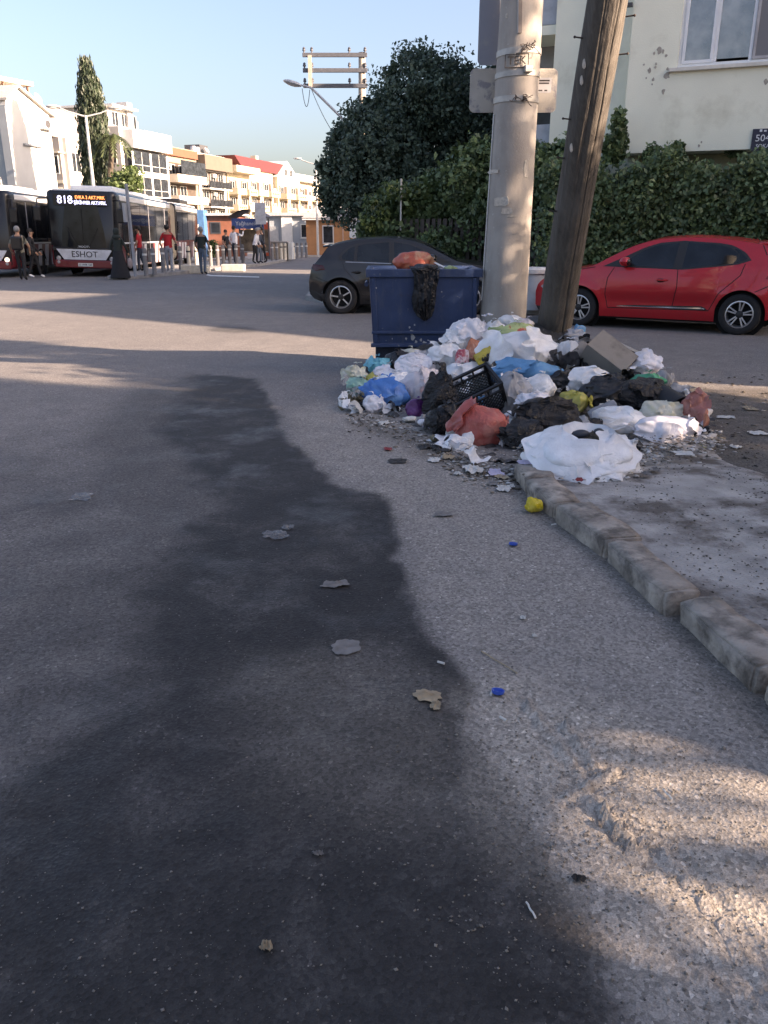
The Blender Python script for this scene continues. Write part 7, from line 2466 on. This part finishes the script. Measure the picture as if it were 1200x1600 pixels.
def hang(u, v_):
    t_ = v_
    z = ztp + .02 + (zbt - ztp) * t_
    wdt = np.interp(t_, [0, .15, .5, .8, .92, 1], [.17, .135, .125, .115, .085, .02])
    x_ = (u - .5) * 2 * wdt * (1 + .12 * mnoise.noise((1, t_ * 4, 3))) + .012 * math.sin(t_ * 7)
    fold = .035 * abs(mnoise.noise((u * 7, t_ * 2.2, 5))) + .03 * abs(mnoise.noise((u * 3.5, t_ * 4.5, 9))) + .012 * mnoise.noise((u * 14, t_ * 9, 9))
    y_ = .045 - fold - .035 * math.sin(math.pi * u) * math.sin(math.pi * min(1, t_ * 1.1))
    if t_ < .06: y_ += .10 * (1 - t_ / .06)
    return Vector((x_, y_, z))
hb_ = MB().grid(hang, 44, 60).build('film', m_bk, o, smooth=True)
hb_.modifiers.new('s', 'SOLIDIFY').thickness = .004
bag_mesh('bunched_rim', (.16, .10, .05), m_bk, o, 820, (0, 0, -1), crease=.25, flat=0).location = (0, .09, ztp - .0)

# ================================================================ loose litter on the road
m_lit = {'w': m_paper, 'b': PM('cap_blue', (.03, .10, .48), .35), 'y': m_bye, 'g': PM('litter_grey', (.17, .16, .15), .8, var=.25, vs=20), 'd': PM('litter_dark', (.03, .028, .026), .8, var=.3), 'l': PM('litter_lilac', (.50, .44, .55), .7, var=.1), 't': PM('litter_tan', (.33, .26, .17), .85, var=.25, vs=20), 'r': PM('litter_red', (.25, .03, .03), .6), 'c': film('litter_film', (.24, .24, .24), 'clear')}
def scrap(label, px, py, w, h, mt, cat='litter', z=0.0, seed=None, lift=.012, rz=None, name='paper_scrap'):
    """crumpled flat scrap lying on the ground, w by h as seen in the picture"""
    c = G(px, py, z)
    kk = depth(c) / FPX
    fore = max(.2, abs(ray(px, py)[2]))
    wx, wy = w * kk / 2, h * kk / 2 / fore
    rs2 = random.Random(seed or int(px * 7 + py))
    nn, rings = 36, 7
    sx_ = rs2.uniform(0, 50)
    q = MB()
    def pf(u, v_):
        a_ = 2 * math.pi * u
        ca, sa = math.cos(a_), math.sin(a_)
        k_ = max(abs(ca), abs(sa)) ** -.6                       # between a disc and a sheet
        ed = 1 + .35 * mnoise.noise((ca * 1.4 + sx_, sa * 1.4, 0)) + .22 * mnoise.noise((ca * 4 + sx_, sa * 4, 3))
        rr_ = (.02 + .98 * v_) * k_ * ed * .85
        zz_ = lift * (1.3 * abs(mnoise.noise((rr_ * ca * 2 + sx_, rr_ * sa * 2, 5))) + .8 * abs(mnoise.noise((rr_ * ca * 5 + sx_, rr_ * sa * 5, 9))))
        return Vector((wx * rr_ * ca, wy * rr_ * sa, .002 + zz_ * (1.2 - .5 * v_)))
    q.grid(pf, nn, rings)
    o = q.build(name, m_lit[mt], loc=(c.x, c.y, z + .004), smooth=True, angle=0)
    if rz: o.rotation_euler = (0, 0, R(rz))
    return tag(o, label, cat)
scrap('flattened pale plastic film on the dark asphalt left of centre', 430, 838, 46, 14, 'c', lift=.02)
scrap('small pale film beside the flattened plastic film', 450, 826, 24, 8, 'c')
scrap('long grey paper shred on the dark asphalt', 524, 915, 48, 12, 'g', rz=12)
scrap('squashed grey sheet on the dark asphalt', 542, 1014, 52, 26, 'g', lift=.008)
scrap('torn tan paper lying at the edge of the dark asphalt', 668, 1090, 50, 20, 't', rz=-25)
scrap('second torn tan strip beside the torn tan paper', 680, 1105, 18, 16, 't')
scrap('whitish crumple near the middle of the left road half', 128, 778, 38, 14, 'c')
scrap('grey scrap on the pale asphalt left of the kerb end', 692, 805, 30, 9, 'g')
scrap('dark flat scrap on the road before the heap', 622, 722, 34, 8, 'd')
scrap('lilac paper below the salmon bag', 775, 740, 26, 14, 'l')
scrap('lilac strip of paper on the kerb end', 823, 724, 32, 8, 'l', z=.09)
scrap('silvery wrapper under the salmon bag', 740, 736, 36, 13, 'w', lift=.03)
scrap('small white paper left of the salmon bag', 678, 720, 20, 8, 'w')
scrap('white paper shred near the kerb end', 787, 765, 24, 12, 'w', lift=.02)
scrap('grey shred next to the white paper shred', 770, 757, 16, 8, 'g')
scrap('tan stick shred at the kerb end', 784, 747, 20, 8, 't', rz=30)
scrap('pale crushed carton right of the dusty pink bag', 1124, 688, 20, 10, 'g')
scrap('long white strip at the right edge beyond the pavement', 1185, 678, 34, 7, 'w')
scrap('pale scrap on the dirt right of the heap', 1134, 653, 34, 5, 'w')
scrap('dark red scrap on the road left of the salmon bag', 606, 703, 16, 5, 'r')
scrap('dark leaf litter left of the salmon bag', 690, 702, 34, 12, 'd', lift=.03)
scrap('grey crushed scrap on the pavement behind the open bag', 1025, 735, 12, 7, 'g', z=.09)
scrap('white flattened film right of the open bag', 1068, 710, 36, 8, 'w', z=.09)
scrap('small pale scrap in the middle of the pale asphalt', 817, 968, 12, 6, 'w')
scrap('tiny white scrap beside the kerb shadow', 835, 996, 8, 6, 'w')
scrap('pale scrap low at the left of the picture', 497, 1337, 20, 8, 'g')
scrap('brown stone chip at the bottom of the picture', 416, 1484, 22, 18, 't', lift=.02)
scrap('dark spot of rubbish in the dust at the lower right', 905, 1377, 26, 12, 'd', lift=.015)
more_bits = [('white receipt curled at the left foot of the heap', 600, 662, 18, 6, 'w'), ('torn lilac wrapper under the purple bag', 668, 668, 16, 7, 'l'), ('brown cardboard shred below the crate', 700, 716, 22, 7, 't'), ('dark wet leaf patch left of the salmon bag', 665, 700, 26, 8, 'd'), ('white sweet wrapper right of the lilac paper', 800, 762, 9, 5, 'w'), ('red wrapper corner in front of the open white bag', 905, 752, 14, 6, 'r'), ('yellow scrap under the dusty pink bag', 1098, 700, 12, 6, 'y'), ('white label beside the silvery wrapper', 715, 742, 12, 5, 'w'), ('grey foil right of the open white bag', 1010, 742, 16, 7, 'g'), ('pale tissue on the dirt beyond the pavement', 1150, 700, 20, 6, 'w'), ('brown carton on the dirt at the right edge', 1172, 640, 22, 6, 't'), ('white shred behind the right end of the heap', 1072, 606, 16, 5, 'w')]
for lab_, a_, b_, w_, h_, k_ in more_bits: scrap(lab_, a_, b_, w_, h_, k_, z=.09 if 880 < a_ < 1090 and b_ > 690 else 0.0, lift=.02)
def bcap(label, px, py):
    c = G(px, py)
    o = MB().lathe([(.001, .012), (.012, .012), (.0145, .010), (.0155, .0), (.0135, .0), (.012, .009), (.001, .009)], 20).build('bottle_cap', m_lit['b'], smooth=True, loc=(c.x, c.y, .006))
    o.rotation_euler = (R(168), R(6), 0)
    o.location.z = .018
    o.scale = (1.45, 1.45, 1.1)
    return tag(o, label, 'bottle cap')
bcap('blue bottle cap in the foreground beside a cigarette butt', 778, 1085)
bcap('blue bottle cap further back near the kerb stones', 802, 853)
def butt(label, px, py, rz, L_=.028):
    c = G(px, py)
    o = thing('cigarette_butt', label, 'cigarette butt', (c.x, c.y, .010), R(rz))
    MB().tube([(-L_ / 2, 0, 0), (L_ * .1, 0, 0)], .0042, 8).build('paper', m_lit['w'], o, smooth=True)
    MB().tube([(L_ * .1, 0, 0), (L_ / 2, 0, 0)], .0044, 8).build('filter', m_lit['w'], o, smooth=True)
butt('cigarette butt touching the foreground blue cap', 768, 1086, 70)
butt('cigarette butt above the foreground blue cap', 689, 1039, -30)
butt('cigarette butt in the pale dust below the blue cap', 786, 1127, -50)
butt('cigarette butt near the first kerb stone', 865, 822, 20)
def straw(label, a_, b_, mt, r_=.0025):
    p0, p1 = G(*a_), G(*b_)
    n = 6
    q = MB().tube([p0.lerp(p1, k_ / n) + Vector((.0008 * math.sin(k_ * 1.7), 0, .007 + .001 * math.sin(k_ * 2))) for k_ in range(n + 1)], r_, 5).build('straw', m_lit[mt])
    return tag(q, label, 'straw')
straw('white straw at the bottom right of the picture', (822, 1413), (837, 1438), 'w')
straw('thin dry stalk on the pale asphalt', (752, 1020), (808, 1054), 't')
straw('short pale stalk in the dust at the right', (1035, 1236), (1050, 1252), 'w')
# yellow bag scrap in the gutter
c = G(832, 800)
o = thing('rubbish_bag', 'small bright yellow bag in the gutter at the kerb end', 'rubbish bag', (c.x, c.y, .045), 0)
bag_mesh('film', (.058, .05, .048), film('bag_bright_yellow', (.72, .55, .03), 'thin', second=(.78, .66, .15)), o, 901, crease=.2, puff=.2)
# gravel, crumbs and dry leaves nobody could count
rg = np.random.RandomState(5)
def scatter(name, label, cat, n, zone, smin, smax, mat, zf=None, flat=.6):
    P_ = zone(n)
    n = len(P_)
    base_ = np.array([[1, 0, 0], [.1, .95, .1], [-1, .1, 0], [-.1, -.9, -.05], [.2, .1, .8], [0, 0, -.6]])
    fc = np.array([[0, 1, 4], [1, 2, 4], [2, 3, 4], [3, 0, 4], [1, 0, 5], [2, 1, 5], [3, 2, 5], [0, 3, 5]])
    s_ = smin + (smax - smin) * rg.rand(n) ** 3
    th = rg.rand(n) * 6.28
    ca, sa = np.cos(th), np.sin(th)
    B_ = base_[None] * (.6 + .8 * rg.rand(n, 6, 1)) * s_[:, None, None]
    x_ = B_[..., 0] * ca[:, None] - B_[..., 1] * sa[:, None]
    y_ = B_[..., 0] * sa[:, None] + B_[..., 1] * ca[:, None]
    z_ = B_[..., 2] * flat
    V_ = np.stack([x_ + P_[:, 0:1], y_ + P_[:, 1:2], z_ + P_[:, 2:3]], -1).reshape(-1, 3)
    F_ = (fc[None] + 6 * np.arange(n)[:, None, None]).reshape(-1, 3)
    o = np_mesh(name, V_, F_, mat)
    return tag(o, label, cat, kind='stuff')
def rpm(name, cols):
    m, t, p = new_mat(name)
    gn = t.nodes.new('ShaderNodeNewGeometry')
    t.links.new(ramp(t, gn.outputs['Random Per Island'], [(i_ / (len(cols) - 1), c_) for i_, c_ in enumerate(cols)]), p.inputs['Base Color'])
    p.inputs['Roughness'].default_value = .9
    return m
def z_road(n):
    y_ = 1.1 + 5.2 * rg.rand(n) ** 1.5
    x_ = (rg.rand(n) - .5) * 2 * (.75 + .52 * y_)
    k_ = x_ < np.interp(y_, ky, kx) - .02
    return np.c_[x_, y_, np.full(n, .003)][k_]
scatter('gravel', 'fine loose gravel on the foreground road', 'gravel', 11000, z_road, .0012, .0048, rpm('gravel_mix', [(.05, .048, .045), (.10, .095, .09), (.16, .145, .13), (.26, .24, .22)]))
def z_dust(n):
    c_ = G(960, 1290)
    q = np.array([c_.x, c_.y]) + rg.normal(size=(n, 2)) * np.array([.30, .32])
    k_ = q[:, 0] < np.interp(q[:, 1], ky, kx) - .05
    return np.c_[q, np.full(n, .004)][k_]
scatter('dust_gravel', 'loose grit in the trodden dust at the lower right', 'gravel', 2600, z_dust, .0015, .006, rpm('grit_mix', [(.13, .11, .09), (.2, .175, .145), (.28, .25, .21)]))
def z_pave(n):
    y_ = 2.2 + 3.6 * rg.rand(n)
    x_ = 1.3 + 1.35 * rg.rand(n) + .0 * y_
    k_ = x_ > np.interp(y_, ky, kx) + .1
    return np.c_[x_, y_, np.full(n, KH - .006)][k_]
scatter('pavement_grit', 'dark grit and dry crumbs on the corner pavement', 'gravel', 4200, z_pave, .0015, .010, rpm('grit_dark', [(.025, .02, .016), (.06, .05, .04), (.13, .11, .09), (.22, .2, .17)]))
def z_heap(n):
    u_ = rg.rand(n)
    px = 540 + 590 * u_
    py = np.interp(px, FX, FY) + rg.normal(size=n) * 12 + 3
    out = np.array([G(a_, b_)[:] for a_, b_ in zip(px, py)])
    out[:, 2] = np.where(out[:, 0] > np.interp(out[:, 1], ky, kx) + .02, KH, .004)
    return out
scatter('heap_crumbs', 'crumbs and shreds along the foot of the heap', 'litter', 3600, z_heap, .003, .026, rpm('crumb_mix', [(.03, .025, .02), (.10, .075, .05), (.22, .19, .15), (.45, .43, .40), (.62, .61, .6)]), flat=.35)
def z_side(n):
    q = np.c_[2.5 + 4.5 * rg.rand(n), 5.2 + 3.8 * rg.rand(n)]
    return np.c_[q, np.full(n, .004)]
scatter('roadside_litter', 'broken bits and dry leaves on the dirt beside the heap', 'litter', 1400, z_side, .004, .03, rpm('side_mix', [(.03, .025, .02), (.09, .07, .05), (.2, .17, .14), (.42, .4, .38)]), flat=.3)
